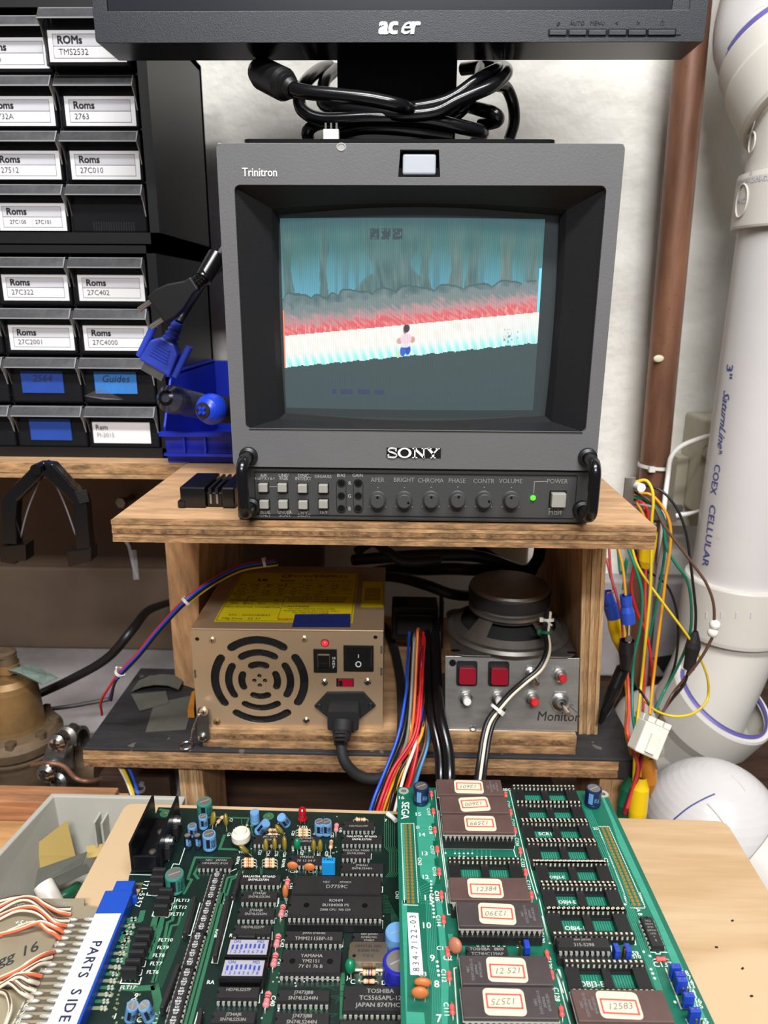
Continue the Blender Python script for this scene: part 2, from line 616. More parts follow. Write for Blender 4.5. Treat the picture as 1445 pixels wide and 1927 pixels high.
# ================================================================ rear shelf
t = thing('wall_shelf', 'long rough wooden shelf board carrying the black drawer cabinets', 'shelf', (-0.45, 0.28, -0.0165))
b = MB()
b.box(-0.9, -0.19, 0.163, 0.398, -0.0150, -0.002, 'ply_face')
b.build('board', t)
b = MB()
b.box(-0.9, -0.19, 0.1600, 0.163, -0.0105, -0.0022, 'osb_edge')
b.box(-0.9, -0.19, 0.1606, 0.163, -0.0150, -0.0105, 'ply_edge_c')
b.build('edge_band', t)

# ================================================================ riser (two shelves on plywood sides)
riser = thing('riser_shelf', 'homemade plywood riser with screen on top and power box in its cubby', 'shelf', (-0.03, 0.1, -0.272))


def jag(b, x0, x1, y, z0, z1, m, n, amp, rnd):
    # the front face of a ply: slightly uneven line
    xs = [x0 + (x1 - x0) * k / n for k in range(n + 1)]
    vs, fs = [], []
    for k, x in enumerate(xs):
        d = rnd.uniform(-amp, amp)
        vs += [(x, y + d, z0), (x, y + d, z1), (x, y + 0.004, z1), (x, y + 0.004, z0)]
    for k in range(n):
        a = 4 * k
        fs += [(a, a + 4, a + 5, a + 1), (a + 1, a + 5, a + 6, a + 2), (a, a + 3, a + 7, a + 4)]
    b.add(vs, fs, m)


def ply_board(name, x0, x1, y0, y1, z0, z1, cols, top='ply_face', parent=None):
    rnd = random.Random(name)
    b = MB()
    b.box(x0, x1, y0 + 0.0035, y1, z0, z1, top)
    o = b.build(name, parent)
    n = len(cols)
    c = world(o)
    for k, m in enumerate(cols):
        e = MB()
        za, zb = z0 + (z1 - z0) * k / n, z0 + (z1 - z0) * (k + 1) / n
        off = (0.0002, 0.0009, 0.0, 0.0007, 0.0003)[k % 5]
        jag(e, x0, x1, y0 + off, za + 0.00015, zb - (0.00015 if k < n - 1 else -0.00004), m, 60, 0.00022, rnd)
        e.box(x0 - 0.0004 + off * 0.3, x0 + 0.001, y0 + 0.0015, y1, za + 0.00012, zb - 0.00012, m)
        e.box(x1 - 0.001, x1 + 0.0004 - off * 0.3, y0 + 0.0015, y1, za + 0.00012, zb - 0.00012, m)
        e.build('ply', o)
    return o


ply_board('top_board', -0.1893, 0.1507, 0.0, 0.398, -0.0165, -0.002, ['ply_edge_a', 'ply_edge_c', 'ply_edge_b', 'ply_edge_c', 'ply_edge_a'], parent=riser)


def ply_upright(name, P, n=5):
    # P: bottom front-left, front-right, back-right, back-left then the same at the top
    b = MB()
    P = [Vector(p) for p in P]
    b.hexa(P, 'ply_side')
    o = b.build(name, riser)
    for k in range(n):
        e = MB()
        f0, f1 = k / n + 0.012, (k + 1) / n - 0.012
        q = []
        for (A, B) in ((P[0], P[1]), (P[4], P[5])):
            for f in (f0, f1):
                p = A.lerp(B, f)
                q.append(p)
        d = Vector((0, -(0.0012, 0.0005, 0.0014, 0.0004, 0.0011)[k % 5], 0))
        bk = Vector((0, 0.001, 0))
        e.hexa([q[0] + d, q[1] + d, q[1] + bk, q[0] + bk, q[2] + d, q[3] + d, q[3] + bk, q[2] + bk], ('ply_vert_a', 'ply_vert_b')[k % 2])
        e.build('ply', o)
    return o


zb = -0.2178
rl, rr_ = py(1091, 1027, 0.09), py(1138.5, 1027, 0.09)
bl, br = pz(1088, 1380, zb), pz(1123.5, 1381, zb)
ply_upright('side_panel', [(bl.x, bl.y, zb), (br.x, br.y, zb), (br.x, 0.30, zb), (bl.x, 0.30, zb),
                           (rl.x, 0.09, -0.0165), (rr_.x, 0.09, -0.0165), (rr_.x, 0.30, -0.0165), (rl.x, 0.30, -0.0165)])
la, lb_ = py(311, 1027, 0.135), py(381, 1027, 0.120)
ql, qr = pz(330, 1285, zb), pz(374, 1297, zb)
b = MB()
b.hexa([Vector(p) for p in ((ql.x, ql.y, zb), (qr.x, qr.y - .002, zb), (qr.x, 0.33, zb), (ql.x, 0.33, zb),
                            (la.x, 0.135, -0.0165), (lb_.x, 0.122, -0.0165), (lb_.x, 0.33, -0.0165), (la.x, 0.33, -0.0165))], 'ply_side')
b.build('side_panel', riser, bevel=.0008)
ply_board('base_board', -0.1655, 0.1352, 0.0765, 0.30, -0.2176, -0.2012, ['ply_edge_a', 'ply_edge_c', 'ply_edge_b', 'ply_edge_c'], parent=riser)
b = MB()
b.box(-0.262, 0.1865, 0.0722, 0.205, -0.2345, -0.2178, 'black_paint')
lowb = b.build('lower_board', riser, bevel=0.0008)
rnd = random.Random(5)
for k, m_ in enumerate(('ply_edge_b', 'ply_edge_a', 'ply_edge_c', 'ply_edge_a')):
    e = MB()
    za, zc = -0.2345 + 0.0036 * k, -0.2345 + 0.0036 * (k + 1)
    jag(e, -0.2622, 0.1867 - 0.018, 0.0708 + (k % 2) * 0.0006, za + 0.0001, zc - 0.0001, m_, 50, 0.0003, rnd)
    e.build('ply', lowb)
e = MB()
jag(e, 0.1687, 0.1867, 0.0709, -0.2344, -0.2202, 'black_rub', 6, 0.0003, rnd)
e.build('painted_end', lowb)
for (u0, u1, v) in ((336, 380, 1452), (1130, 1177, 1455)):
    p0, p1 = py(u0, v, 0.082), py(u1, v, 0.082)
    b = MB()
    b.box(p0.x, p1.x, 0.084, 0.15, -0.3495, -0.2345, 'ply_side')
    o = b.build('leg', riser)
    for k in range(4):
        e = MB()
        xa, xb = p0.x + (p1.x - p0.x) * k / 4, p0.x + (p1.x - p0.x) * (k + 1) / 4
        e.box(xa + 0.0001, xb - 0.0001, 0.0822 + 0.0006 * (k % 2), 0.0845, -0.350, -0.2346, ('ply_vert_a', 'ply_vert_b')[k % 2] if u0 < 500 else 'ply_side')
        e.build('ply', o)
pa_, pb_ = py(150, 1503, .152), py(318, 1464, .152)
tag(MB().box(pa_.x - .02, pb_.x, .152, .17, pa_.z - .02, pb_.z, 'old_wood_and_shade').build('lower_rail', bevel=.001), 'brown wooden rail seen between the grey tray and black shelf', 'rail')
tag(MB().box(-0.205, 0.155, 0.03, 0.37, -0.372, -0.350, 'old_wood_and_shade').build('dark_backing_plank'), 'added plank under the riser legs, its dark colour standing for shade', 'plank')  # added backing for the dark space under the riser, also carries the legs
# bolt through the wall seen beneath the shelf
p = py(240, 943, 0.368)
t = thing('wall_bolt', 'small dark bolt head sticking out of the wall behind shelf corner', 'bolt', p)
b = MB()
b.cyl(p + Vector((0, 0.02, 0)), p + Vector((-0.004, -0.004, 0)), 0.0035, 'dull_tin')
b.build('shank', t)
b = MB()
b.cyl(p + Vector((-0.004, -0.004, 0)), p + Vector((-0.005, -0.009, 0)), 0.0065, 'dull_tin', n=6)
b.build('head', t)
# clear plastic strip hanging from the corner
A = [py(u, v, 0.03) for u, v in ((236, 1018), (243, 1030), (250, 1062), (259, 1088))]
t = tag(MB().tube(A, 0.0012, 'clear_film', 6).box(A[3].x - .003, A[3].x + .001, 0.0295, 0.0305, A[3].z - .001, A[1].z - .002, 'clear_film').build('plastic_strip'),
        'limp clear plastic strip hanging under the left corner of the top board', 'strip')

# ================================================================ drawer cabinets
CY = 0.185


def cabinet(label, zlo, zhi, lips, cells, xr):
    t = thing('drawer_cabinet', label, 'cabinet', ((xr - 0.41) / 2 - .01, 0.26, zlo), 'stacked drawer cabinets')
    b = MB()
    x0 = -0.4085
    fr = 0.0028
    b.box(xr - 0.0075, xr, CY - 0.001, 0.345, zlo, zhi, 'black_plastic')
    b.box(x0, x0 + 0.006, CY - 0.001, 0.345, zlo, zhi, 'black_plastic')
    b.box(x0, xr, CY - 0.001, 0.345, zhi - 0.006, zhi, 'black_plastic')
    b.box(x0, xr, CY - 0.001, 0.345, zlo, zlo + 0.0085, 'black_plastic')
    b.box(x0, xr, 0.338, 0.346, zlo, zhi, 'black_plastic')
    b.build('housing', t)
    g = MB()
    for zl in lips[1:]:
        g.box(x0 + 0.006, xr - 0.0075, CY + 0.003, 0.338, zl + 0.0032, zl + 0.0045, 'black_plastic')
    g.build('shelf_divider', t)
    for c in range(1, 4):
        g = MB()
        xx = xr - 0.0085 - c * 0.0630
        g.box(xx - 0.0006, xx + 0.0006, CY + 0.003, 0.338, zlo + 0.008, zhi - 0.006, 'black_plastic')
        g.build('post', t)
    for (row, c), spec in cells.items():
        zl = lips[row]
        nz = lips[row + 1] if row + 1 < len(lips) else zlo + 0.0045
        h = zl - nz - 0.0045
        xa = xr - 0.0085 - (c + 1) * 0.0630 + 0.0014
        xb = xa + 0.0602
        yo = CY - spec.get('out', 0)
        d = MB()
        d.box(xa, xb, yo, yo + 0.0012, zl - h, zl, 'smoky')
        d.box(xa, xa + 0.001, yo, yo + 0.12, zl - h, zl - 0.003, 'smoky')
        d.box(xb - 0.001, xb, yo, yo + 0.12, zl - h, zl - 0.003, 'smoky')
        d.box(xa, xb, yo, yo + 0.12, zl - h, zl - h + 0.001, 'smoky')
        o = d.build('drawer', t)
        l = MB()
        l.prism([(0, 0.0008), (-0.004, 0.0004), (-0.0088, -0.0068), (-0.0080, -0.0073), (-0.0036, -0.0008), (0, -0.0006)], xa, xb, 'smoky_lip',
                frame((0, yo, zl + 0.0005), (0, 1, 0), (0, 0, 1)))
        l.box(xa, xb, yo - .0090, yo - .0080, zl - .0070, zl - .0062, 'lip_edge')
        l.box(xa, xb, yo - .0042, yo - .0034, zl + .0007, zl + .0012, 'lip_edge')
        for xe in (xa, xb - .0008):
            l.prism([(0, 0.001), (-.004, .001), (-.0088, -.0064), (-.004, -.012), (0, -.022)], xe, xe + .0008, 'lip_edge' if xe > xa else 'smoky_lip', frame((0, yo, zl + .0004), (0, 1, 0), (0, 0, 1)))
        l.build('pull_lip', o)
        if 'card' in spec:
            head, sub = spec['card']
            cw, ch = spec.get('w', 0.0545), 0.0205
            cx, cz = (xa + xb) / 2 + spec.get('dx', 0.001), zl - 0.0120 - ch / 2 - spec.get('dz', 0)
            k = MB()
            P = Vector((cx, yo - 0.0006, cz))
            k.cbox(cx, yo - 0.0003, cz, cw, 0.0005, ch, 'card')
            F = front(P)
            hw, hh = cw / 2 - 0.0035, ch / 2 - 0.0025
            for (a, bb) in (((-hw, hh), (hw, hh)), ((-hw, -hh), (hw, -hh)), ((-hw, hh), (-hw, -hh)), ((hw, hh), (hw, -hh)), ((-hw, 0), (hw, 0))):
                k.ribbon([a, bb], 0.00028, 'dark_print', 0.00008, F)
            k.add([(-hw, 0, .00004), (hw, 0, .00004), (hw, hh, .00004), (-hw, hh, .00004)], [(0, 1, 2, 3)], 'card_gray', False, F)
            tw = 0.0072
            k.ltext(head, tw, F @ Matrix.Translation((-hw + 0.0035, hh / 2, 0)), 'black_print', 0.03)
            if isinstance(sub, tuple):
                k.ribbon([(0, 0), (0, -hh)], 0.00028, 'gray_print', 0.00008, F)
                for q, sx in zip(sub, (-hw / 2, hw / 2 - 0.003)):
                    k.text(q, 0.0042, F @ Matrix.Translation((sx, -hh / 2, 0)), 'dark_print', 0.004)
            elif sub:
                k.ltext(sub, 0.0058, F @ Matrix.Translation((-hw + 0.0036, -hh / 2, 0)), 'dark_print', 0.0)
            k.build('label_card', o)
        if 'tape' in spec:
            m_, wd, txt, dx, top = spec['tape']
            k = MB()
            cx = (xa + xb) / 2 + dx
            z1 = zl - 0.0105 + top
            k.cbox(cx, yo - 0.0004, z1 - 0.009, wd, 0.0006, 0.0185, m_)
            if txt:
                k.text(txt, 0.0085, front((cx, yo - 0.0008, z1 - 0.006)), 'ink_blue', 0.0, 0.25)
            k.build('tape_label', o)
        if spec.get('pins'):
            k = MB()
            k.box(xa + 0.012, xb - 0.013, yo + 0.012, yo + 0.022, zl - h + 0.001, zl - h + 0.006, 'ic_black')
            for q in range(17):
                xx = xa + 0.0125 + q * 0.00205
                k.box(xx, xx + 0.0008, yo + 0.0105, yo + 0.0115, zl - h + 0.001, zl - h + 0.0085, 'solder')
            k.build('chip_pins', o)
        if spec.get('parts'):
            k = MB()
            r = random.Random(xa * 99 + zl)
            for q in range(9):
                k.cbox(xb - 0.009 + r.uniform(-.006, .004), yo + 0.02 + r.uniform(-.005, .01), zl - h + 0.004 + q * 0.0016, 0.008, 0.006, 0.0007,
                       r.choice(['steel', 'ic_black', 'dull_tin']), None)
            k.build('loose_parts', o)
    return t


def lipz(vs_, u=200):
    return [py(u, v, CY).z for v in vs_]


L1 = lipz((36, 148, 252, 352))
zmid = py(240, 459, CY).z
cabinet('upper black cabinet of small smoky drawers, behind the flat monitor corner', zmid, 0.345, L1, {
    (0, 0): dict(card=('ROMs', 'TMS2532'), out=0.015, w=0.057, dx=0.0015),
    (1, 0): dict(card=('Roms', '2763')), (2, 0): dict(card=('Roms', '27C010')), (3, 0): dict(pins=True),
    (0, 1): dict(card=('Roms', '2716')), (1, 1): dict(card=('Roms', '2732A')), (2, 1): dict(card=('Roms', '27512')),
    (3, 1): dict(card=('Roms', ('27C100', '27C101'))),
    (1, 2): {}, (2, 2): {}, (3, 2): {}}, -0.2035)
L2 = lipz((488, 584, 676, 767))
cabinet('lower black cabinet with blue tape labels, standing on the wooden shelf', -0.0015, zmid - 0.0012, L2, {
    (0, 0): dict(card=('Roms', '27C402')), (1, 0): dict(card=('Roms', '27C4000')),
    (2, 0): dict(tape=('blue_tape_light', 0.036, 'Guides', -0.003, 0.0), parts=True),
    (3, 0): dict(tape=('card', 0.05, '', -0.002, -0.002), parts=True),
    (0, 1): dict(card=('Roms', '27C322')), (1, 1): dict(card=('Roms', '27C2001')),
    (2, 1): dict(tape=('blue_tape_mid', 0.036, '2564', -0.003, 0.0), parts=True), (3, 1): dict(tape=('blue_tape_mid', 0.036, '', -0.001, 0.0), parts=True),
    (0, 2): {}, (1, 2): {}, (2, 2): dict(parts=True), (3, 2): dict(parts=True)}, -0.208)
for k, o in enumerate([o for o in COL.objects if o.get('category') == 'cabinet']):
    pass
# text on the torn paper label and a curled tape flap
p = py(222, 813, CY - 0.0016)
b = MB()
F = front(p)
b.text('Ram', 0.006, F @ Matrix.Translation((-0.014, 0.004, 0)), 'dark_print')
b.text('PI-2015', 0.005, F @ Matrix.Translation((-0.011, -0.0025, 0)), 'gray_print')
cab2 = [o for o in COL.objects if o.get('category') == 'cabinet'][1]
b.build('label_print', cab2)
b = MB()
q = [py(u, v, y) for u, v, y in ((158, 745, CY - .004), (190, 730, CY - .012), (232, 752, CY - .002), (196, 752, CY - .003))]
b.add(q, [(0, 1, 2, 3)], 'clear_film')
q2 = [v + Vector((0, 0.0004, 0)) for v in q]
b.add(q2, [(0, 1, 2, 3)], 'clear_film')
b.build('tape_flap', cab2)
# edge of a cardboard box lying on the upper cabinet
b = MB()
b.box(-0.40, -0.27, 0.19, 0.33, 0.3455, 0.375, 'manila')
tag(b.build('cardboard_box', bevel=0.001), 'edge of a tan cardboard box on the top of the upper drawer cabinet', 'box')

# ================================================================ blue bin and the drivers in it
bx0, bx1 = -0.2045, -0.1135
bz0 = -0.0008
bt = thing('storage_bin', 'blue plastic open front bin on shelf beside the drawer cabinet', 'bin', ((bx0 + bx1) / 2, 0.23, bz0))
zt = py(330, 700, 0.2).z
zf = py(320, 800, 0.165).z
b = MB()
b.box(bx0, bx1, 0.166, 0.33, bz0, bz0 + 0.002, 'bin_blue')
b.box(bx0, bx1, 0.328, 0.33, bz0, zt, 'bin_blue')
for xa in (bx0, bx1 - 0.002):
    b.prism([(0.158, 0.03), (0.166, 0), (0.33, 0), (0.33, zt - bz0), (0.185, zt - bz0), (0.158, zf - bz0)], xa, xa + 0.002, 'bin_blue', frame((0, 0, bz0), (0, 1, 0), (0, 0, 1)))
b.hexa([(bx0, 0.166, bz0), (bx1, 0.166, bz0), (bx1, 0.168, bz0), (bx0, 0.168, bz0),
        (bx0, 0.157, zf - .006), (bx1, 0.157, zf - .006), (bx1, 0.159, zf - .006), (bx0, 0.159, zf - .006)], 'bin_blue')
b.build('bin_body', bt, bevel=0.0006)
b = MB()
b.box(bx0 - 0.0025, bx1, 0.153, 0.159, zf - 0.0075, zf - 0.004, 'bin_blue')
b.box(bx0 - 0.0025, bx0 + 0.002, 0.18, 0.33, zt - 0.002, zt + 0.001, 'bin_blue')
b.box(bx0, bx1, 0.1545, 0.158, bz0 + 0.0072, bz0 + 0.0095, 'bin_blue')
b.build('rim', bt)
b = MB()
for k in (0.3, 0.62):
    xx = bx0 + (bx1 - bx0) * k * 0.6
    b.box(xx, xx + 0.0015, 0.155, 0.160, bz0 + 0.009, zf - 0.008, 'bin_blue')
b.build('rib', bt)
# screwdrivers resting in the bin
c = py(325, 752, 0.128)
t = thing('screwdriver', 'screwdriver with clear rounded handle sticking out of the blue bin', 'screwdriver', c)
ax = (py(420, 775, 0.23) - c).normalized()
M = ax.to_track_quat('Z', 'Y').to_matrix().to_4x4()
M.translation = c
b = MB()
b.lathe([(1e-6, -0.0125), (0.006, -0.0115), (0.0105, -0.006), (0.0115, 0), (0.0112, 0.008), (0.0095, 0.014), (0.0108, 0.022), (0.0112, 0.05), (0.008, 0.066), (1e-6, 0.068)], 'driver_clear', M, 24)
b.build('handle', t)
b = MB()
b.cyl(M @ Vector((0, 0, -0.004)), M @ Vector((0, 0, 0.15)), 0.003, 'zinc')
b.build('shaft', t)
b = MB()
b.lathe([(0.0035, -0.0127), (0.006, -0.0119), (0.0056, -0.0112)], 'black_gloss', M, 20)
b.build('end_ring', t)
c = py(398, 770, 0.108)
t = thing('screwdriver', 'screwdriver with blue ball handle and cross mark on its end', 'screwdriver', c)
ax = (py(500, 776, 0.24) - c).normalized()
fx = (-_ray(398, 770)).normalized()
M = ax.to_track_quat('Z', 'Y').to_matrix().to_4x4()
M.translation = c
b = MB()
b.ball((0, 0, 0), 0.0118, 'driver_blue', M, 22, 14)
b.lathe([(0.0095, 0.006), (0.0088, 0.014), (0.0105, 0.022), (0.0105, 0.05), (1e-6, 0.06)], 'black_matte', M, 20)
b.build('handle', t)
b = MB()
fd = Vector((-0.35, -0.93, 0.05)).normalized()
Q = fd.to_track_quat('Z', 'Y').to_matrix().to_4x4()
Q.translation = c + fd * 0.0108
b.lathe([(0.0062, -0.003), (0.0058, 0.0004), (1e-6, 0.0014)], 'black_matte', Q, 20)
for a in (PI / 4, -PI / 4):
    b.cbox(0, 0, 0.0014, 0.0075, 0.0022, 0.001, 'driver_blue', Q @ Matrix.Rotation(a, 4, 'Z'))
b.build('end_cap', t)
b = MB()
b.cyl(M @ Vector((0, 0, 0.055)), M @ Vector((0, 0, 0.13)), 0.003, 'zinc')
b.build('shaft', t)

# ================================================================ plugs hanging beside the screen
ph = 0.075
t = thing('power_plug', 'black two pin power plug dangling left of the tube screen', 'plug', py(330, 580, ph))
A = [py(u, v, ph) for u, v in ((297, 583), (322, 568), (347, 550), (370, 533))]
dv = (A[0] - A[3]).normalized()
sd = dv.cross(Vector((0, 1, 0))).normalized()
b = MB()
pts = []
for (k, wd) in ((0.0, 0.0098), (0.25, 0.0108), (0.5, 0.0095), (0.85, 0.0050), (1.0, 0.0048)):
    pts.append((A[0].lerp(A[3], k), wd))
poly = [(p + sd * wd) for p, wd in pts] + [(p - sd * wd) for p, wd in reversed(pts)]
F = frame(A[0], dv, sd)
Fi = F.inverted()
b.prism([tuple((Fi @ p)[:2]) for p in poly], -0.005, 0.005, 'black_plastic', F)
b.build('plug_body', t, bevel=0.003, seg=3)
for s_ in (-1, 1):
    b = MB()
    b.cyl(A[0] + sd * 0.0068 * s_, A[0] + sd * 0.0068 * s_ + dv * 0.011, 0.0018, 'steel', n=12)
    b.build('prong', t)
b = MB()
b.tube([A[3], py(380, 525, ph), py(392, 510, ph + .003), py(402, 495, ph + .012), py(430, 455, ph + 0.07), py(470, 420, ph + .18)], 0.0030, 'black_gloss', 10)
for k in range(5):
    c = A[3].lerp(py(388, 516, ph), k / 4)
    b.cyl(c - dv * 0.0008, c + dv * 0.0008, 0.0046, 'black_gloss', n=14)
b.build('cord', t)
b = MB()
p0, p1 = py(382, 525, ph), py(408, 482, ph + .01)
b.cyl(p0, p1, 0.0058, 'black_gloss', 0.0064)
b.build('ferrite', t)
t = thing('video_plug', 'blue video connector plug hanging in front of the drawer cabinet', 'plug', py(310, 660, 0.1))
a0, a1 = py(294, 692, 0.10), py(322, 635, 0.10)
dv = (a0 - a1).normalized()
sd = dv.cross(Vector((0, 1, 0))).normalized()
F = frame(a1, dv, sd)
b = MB()
ln = (a0 - a1).length
b.prism([(0.002, -0.0048), (0.008, -0.0108), (ln, -0.0122), (ln, 0.0122), (0.008, 0.0108), (0.002, 0.0048)], -0.006, 0.006, 'plug_blue', F)
b.build('hood', t, bevel=0.0016)
for k in range(5):
    b = MB()
    b.cbox(0.008 + k * 0.0022, 0.0, 0.0062, 0.0009, 0.010 + .001 * k, 0.0012, 'plug_blue', F)
    b.build('grip_rib', t)
b = MB()
b.cbox(ln + 0.003, 0, 0, 0.006, 0.0165, 0.0075, 'steel', F)
b.build('shell', t)
for s_ in (-1, 1):
    b = MB()
    b.tube([F @ Vector((-0.001, s_ * 0.0142, 0)), F @ Vector((ln - 0.001, s_ * 0.0142, 0))], 0.0026, 'plug_blue', 10, 1)
    b.build('thumb_screw', t)
b = MB()
c0, c1 = F @ Vector((0.004, 0, 0)), F @ Vector((-0.012, 0.0, 0))
b.tube([c0, c1], 0.0048, 'plug_blue', 12, 1, rend=0.0036)
for k in range(4):
    c = c0.lerp(c1, (k + 0.6) / 4.4)
    b.cyl(c - dv * 0.0008, c + dv * 0.0008, 0.0055 - .0004 * k, 'plug_blue', n=14)
b.build('strain_relief', t)
b = MB()
b.tube([c1, py(345, 590, 0.105), py(372, 548, 0.11), py(400, 515, 0.15), py(450, 480, 0.25)], 0.0030, 'black_plastic', 10)
b.build('cord', t)

# ================================================================ small black box on the top board
p0, p1 = pz(340, 955, -0.0015), pz(442, 957, -0.0015)
yb = pz(362, 905, -0.0015).y
t = thing('connector_shell', 'glossy black slotted plastic housing on plywood left of the screen', 'plastic housing', ((p0.x + p1.x) / 2, p0.y + .02, -0.0015))
zt = 0.0125
b = MB()
wx = p1.x - p0.x
b.box(p0.x, p0.x + wx * 0.46, p0.y, p0.y + 0.042, -0.0015, zt, 'black_gloss')
b.box(p0.x + wx * 0.76, p1.x, p0.y, p0.y + 0.042, -0.0015, zt, 'black_gloss')
b.box(p0.x + wx * 0.46, p0.x + wx * 0.76, p0.y + 0.003, p0.y + 0.040, -0.0015, zt - 0.004, 'black_gloss')
b.build('housing', t, bevel=0.001)
for fx_ in (0.52, 0.64):
    b = MB()
    b.box(p0.x + wx * fx_, p0.x + wx * (fx_ + 0.05), p0.y + 0.001, p0.y + 0.042, zt - 0.004, zt - 0.0008, 'black_plastic')
    b.build('rail', t)
    b = MB()
    b.cyl((p0.x + wx * (fx_ + .025), p0.y + 0.0025, 0.001), (p0.x + wx * (fx_ + .025), p0.y + .0025, 0.0075), 0.0011, 'zinc', n=10)
    b.build('pin', t)
b = MB()
b.box(p0.x - 0.0015, p0.x + 0.003, p0.y - 0.0008, p0.y + 0.01, -0.0012, 0.003, 'black_gloss')
b.build('latch', t)

# ================================================================ spring clamp on the rear shelf edge
cy = 0.146
t = thing('spring_clamp', 'black plastic spring clamp hanging open from the wooden shelf edge', 'clamp', py(95, 1055, cy))


def clampoly(pp, name, th=0.011, bev=0.0012, m='black_gloss', yy=cy):
    b = MB()
    q = [py(u, v, yy) for u, v in pp]
    b.prism([(p.x, p.z) for p in q], -th / 2, th / 2, m, frame((0, yy, 0), (1, 0, 0), (0, 0, 1)))
    return b.build(name, t, bevel=bev)


clampoly([(62, 880), (88, 866), (96, 880), (82, 897), (38, 940), (35, 975), (38, 1022), (10, 1022), (8, 938), (30, 912)], 'arm')
clampoly([(84, 868), (104, 870), (138, 908), (163, 930), (168, 945), (172, 1000), (178, 1052), (146, 1055), (146, 1015), (143, 945), (118, 920), (86, 893)], 'arm')
clampoly([(9, 1024), (56, 1020), (57, 1050), (38, 1051), (36, 1057), (9, 1052)], 'jaw', 0.014)
clampoly([(131, 1032), (178, 1026), (178, 1052), (135, 1063)], 'jaw', 0.014)
b = MB()
c = py(76, 880, cy)
b.cyl(c + Vector((0, -0.0085, 0)), c + Vector((0, 0.0085, 0)), 0.0045, 'black_gloss')
b.build('pivot', t)
for k in range(9):
    v = 922 + k * 2.6
    a, c = py(141 + k * 1.1, v + 4, cy - .0062), py(163 + k * .6, v, cy - .0062)
    b = MB()
    b.tube([a, c], 0.0005, 'black_matte', 5, 1)
    b.build('grip_rib', t)
for pp in (((78, 896), (52, 960), (36, 1022)), ((98, 898), (122, 950), (144, 1012))):
    b = MB()
    P = [py(u, v, cy + .002) for u, v in pp]
    b.tube(P, 0.0007, 'clear_film', 6)
    b.build('spring_strip', t)
# ================================================================ tube monitor
tv = thing('tube_monitor', 'grey studio tube monitor showing a skewed game picture, on plywood riser', 'monitor', (0, 0.15, -0.002))
XW, ZT = 0.110, 0.2125
O3 = py(440, 348, 0), py(1140, 348, 0), py(1104, 812, 0), py(463, 810, 0)
ox0, ox1, oz1, oz0 = -0.1012, 0.1020, 0.1919, 0.0566
b = MB()
b.box(-0.1035, 0.1035, 0.04, 0.305, 0.006, 0.207, 'crt_gray')
F0 = frame((0, 0, 0), (1, 0, 0), (0, 0, 1))
b.prism(rr_rect(0, .10725, .216, .2065, .003, 3), -.05, -.012, 'crt_gray', F0, [rr_rect(0, .123, .200, .146, .003, 3)])
b.build('cabinet', tv, bevel=0.002)
# front bezel
t0, t1 = py(753, 283, 0), py(826, 283, 0)
tb = py(790, 333, 0)
notch = [(t0.x, ZT - 0.003), (t1.x, ZT - 0.003), (t1.x + 0.001, tb.z), (t0.x - 0.001, tb.z)]
F0 = frame((0, 0, 0), (1, 0, 0), (0, 0, 1))      # local z looks to -Y
b = MB()
out = rr_rect(0, (ZT + 0.0335) / 2, 2 * XW, ZT - 0.0335, 0.003, 4)
hole = rr_rect((ox0 + ox1) / 2, (oz0 + oz1) / 2, ox1 - ox0, oz1 - oz0, 0.003, 3)
b.prism(out, -0.014, 0.0, 'crt_gray', F0, [hole, notch])
b.build('bezel', tv, bevel=0.0007)
# worn silver line round the edge of the bezel, and chips
b = MB()
q = [(-XW + .001, ZT + .0001), (XW - .001, ZT + .0001)]
b.tube([(q[0][0], 0.0004, ZT - .0002), (q[1][0], 0.0004, ZT - .0002)], 0.00035, 'gray_print', 6, 1)
b.tube([(XW - .0002, 0.0004, ZT - .003), (XW - .0002, 0.0004, 0.05)], 0.0003, 'gray_print', 6, 1)
b.build('edge_wear', tv)
# funnel between the bezel and the tube
def loop_outer(n):
    return [(ox0 + (ox1 - ox0) * k / n, oz1) for k in range(n)] + [(ox1, oz1 + (oz0 - oz1) * k / n) for k in range(n)] + \
           [(ox1 + (ox0 - ox1) * k / n, oz0) for k in range(n)] + [(ox0, oz0 + (oz1 - oz0) * k / n) for k in range(n)]


ix0, ix1, iz1, iz0 = -0.0835, 0.0845, 0.1815, 0.0605


def loop_inner(n, g=0.0, y=0.0):
    o = []
    arch = lambda t: 0.0032 * (1 - (2 * t - 1) ** 2)
    side = lambda t: 0.0012 * (1 - (2 * t - 1) ** 2)
    for k in range(n):
        o.append((ix0 + g + (ix1 - ix0 - 2 * g) * k / n, iz1 - g + arch(k / n)))
    for k in range(n):
        o.append((ix1 - g + side(k / n), iz1 - g + (iz0 - iz1 + 2 * g) * k / n))
    for k in range(n):
        o.append((ix1 - g + (ix0 - ix1 + 2 * g) * k / n, iz0 + g - arch(k / n) * 0.8))
    for k in range(n):
        o.append((ix0 + g - side(k / n), iz0 + g + (iz1 - iz0 - 2 * g) * k / n))
    return o


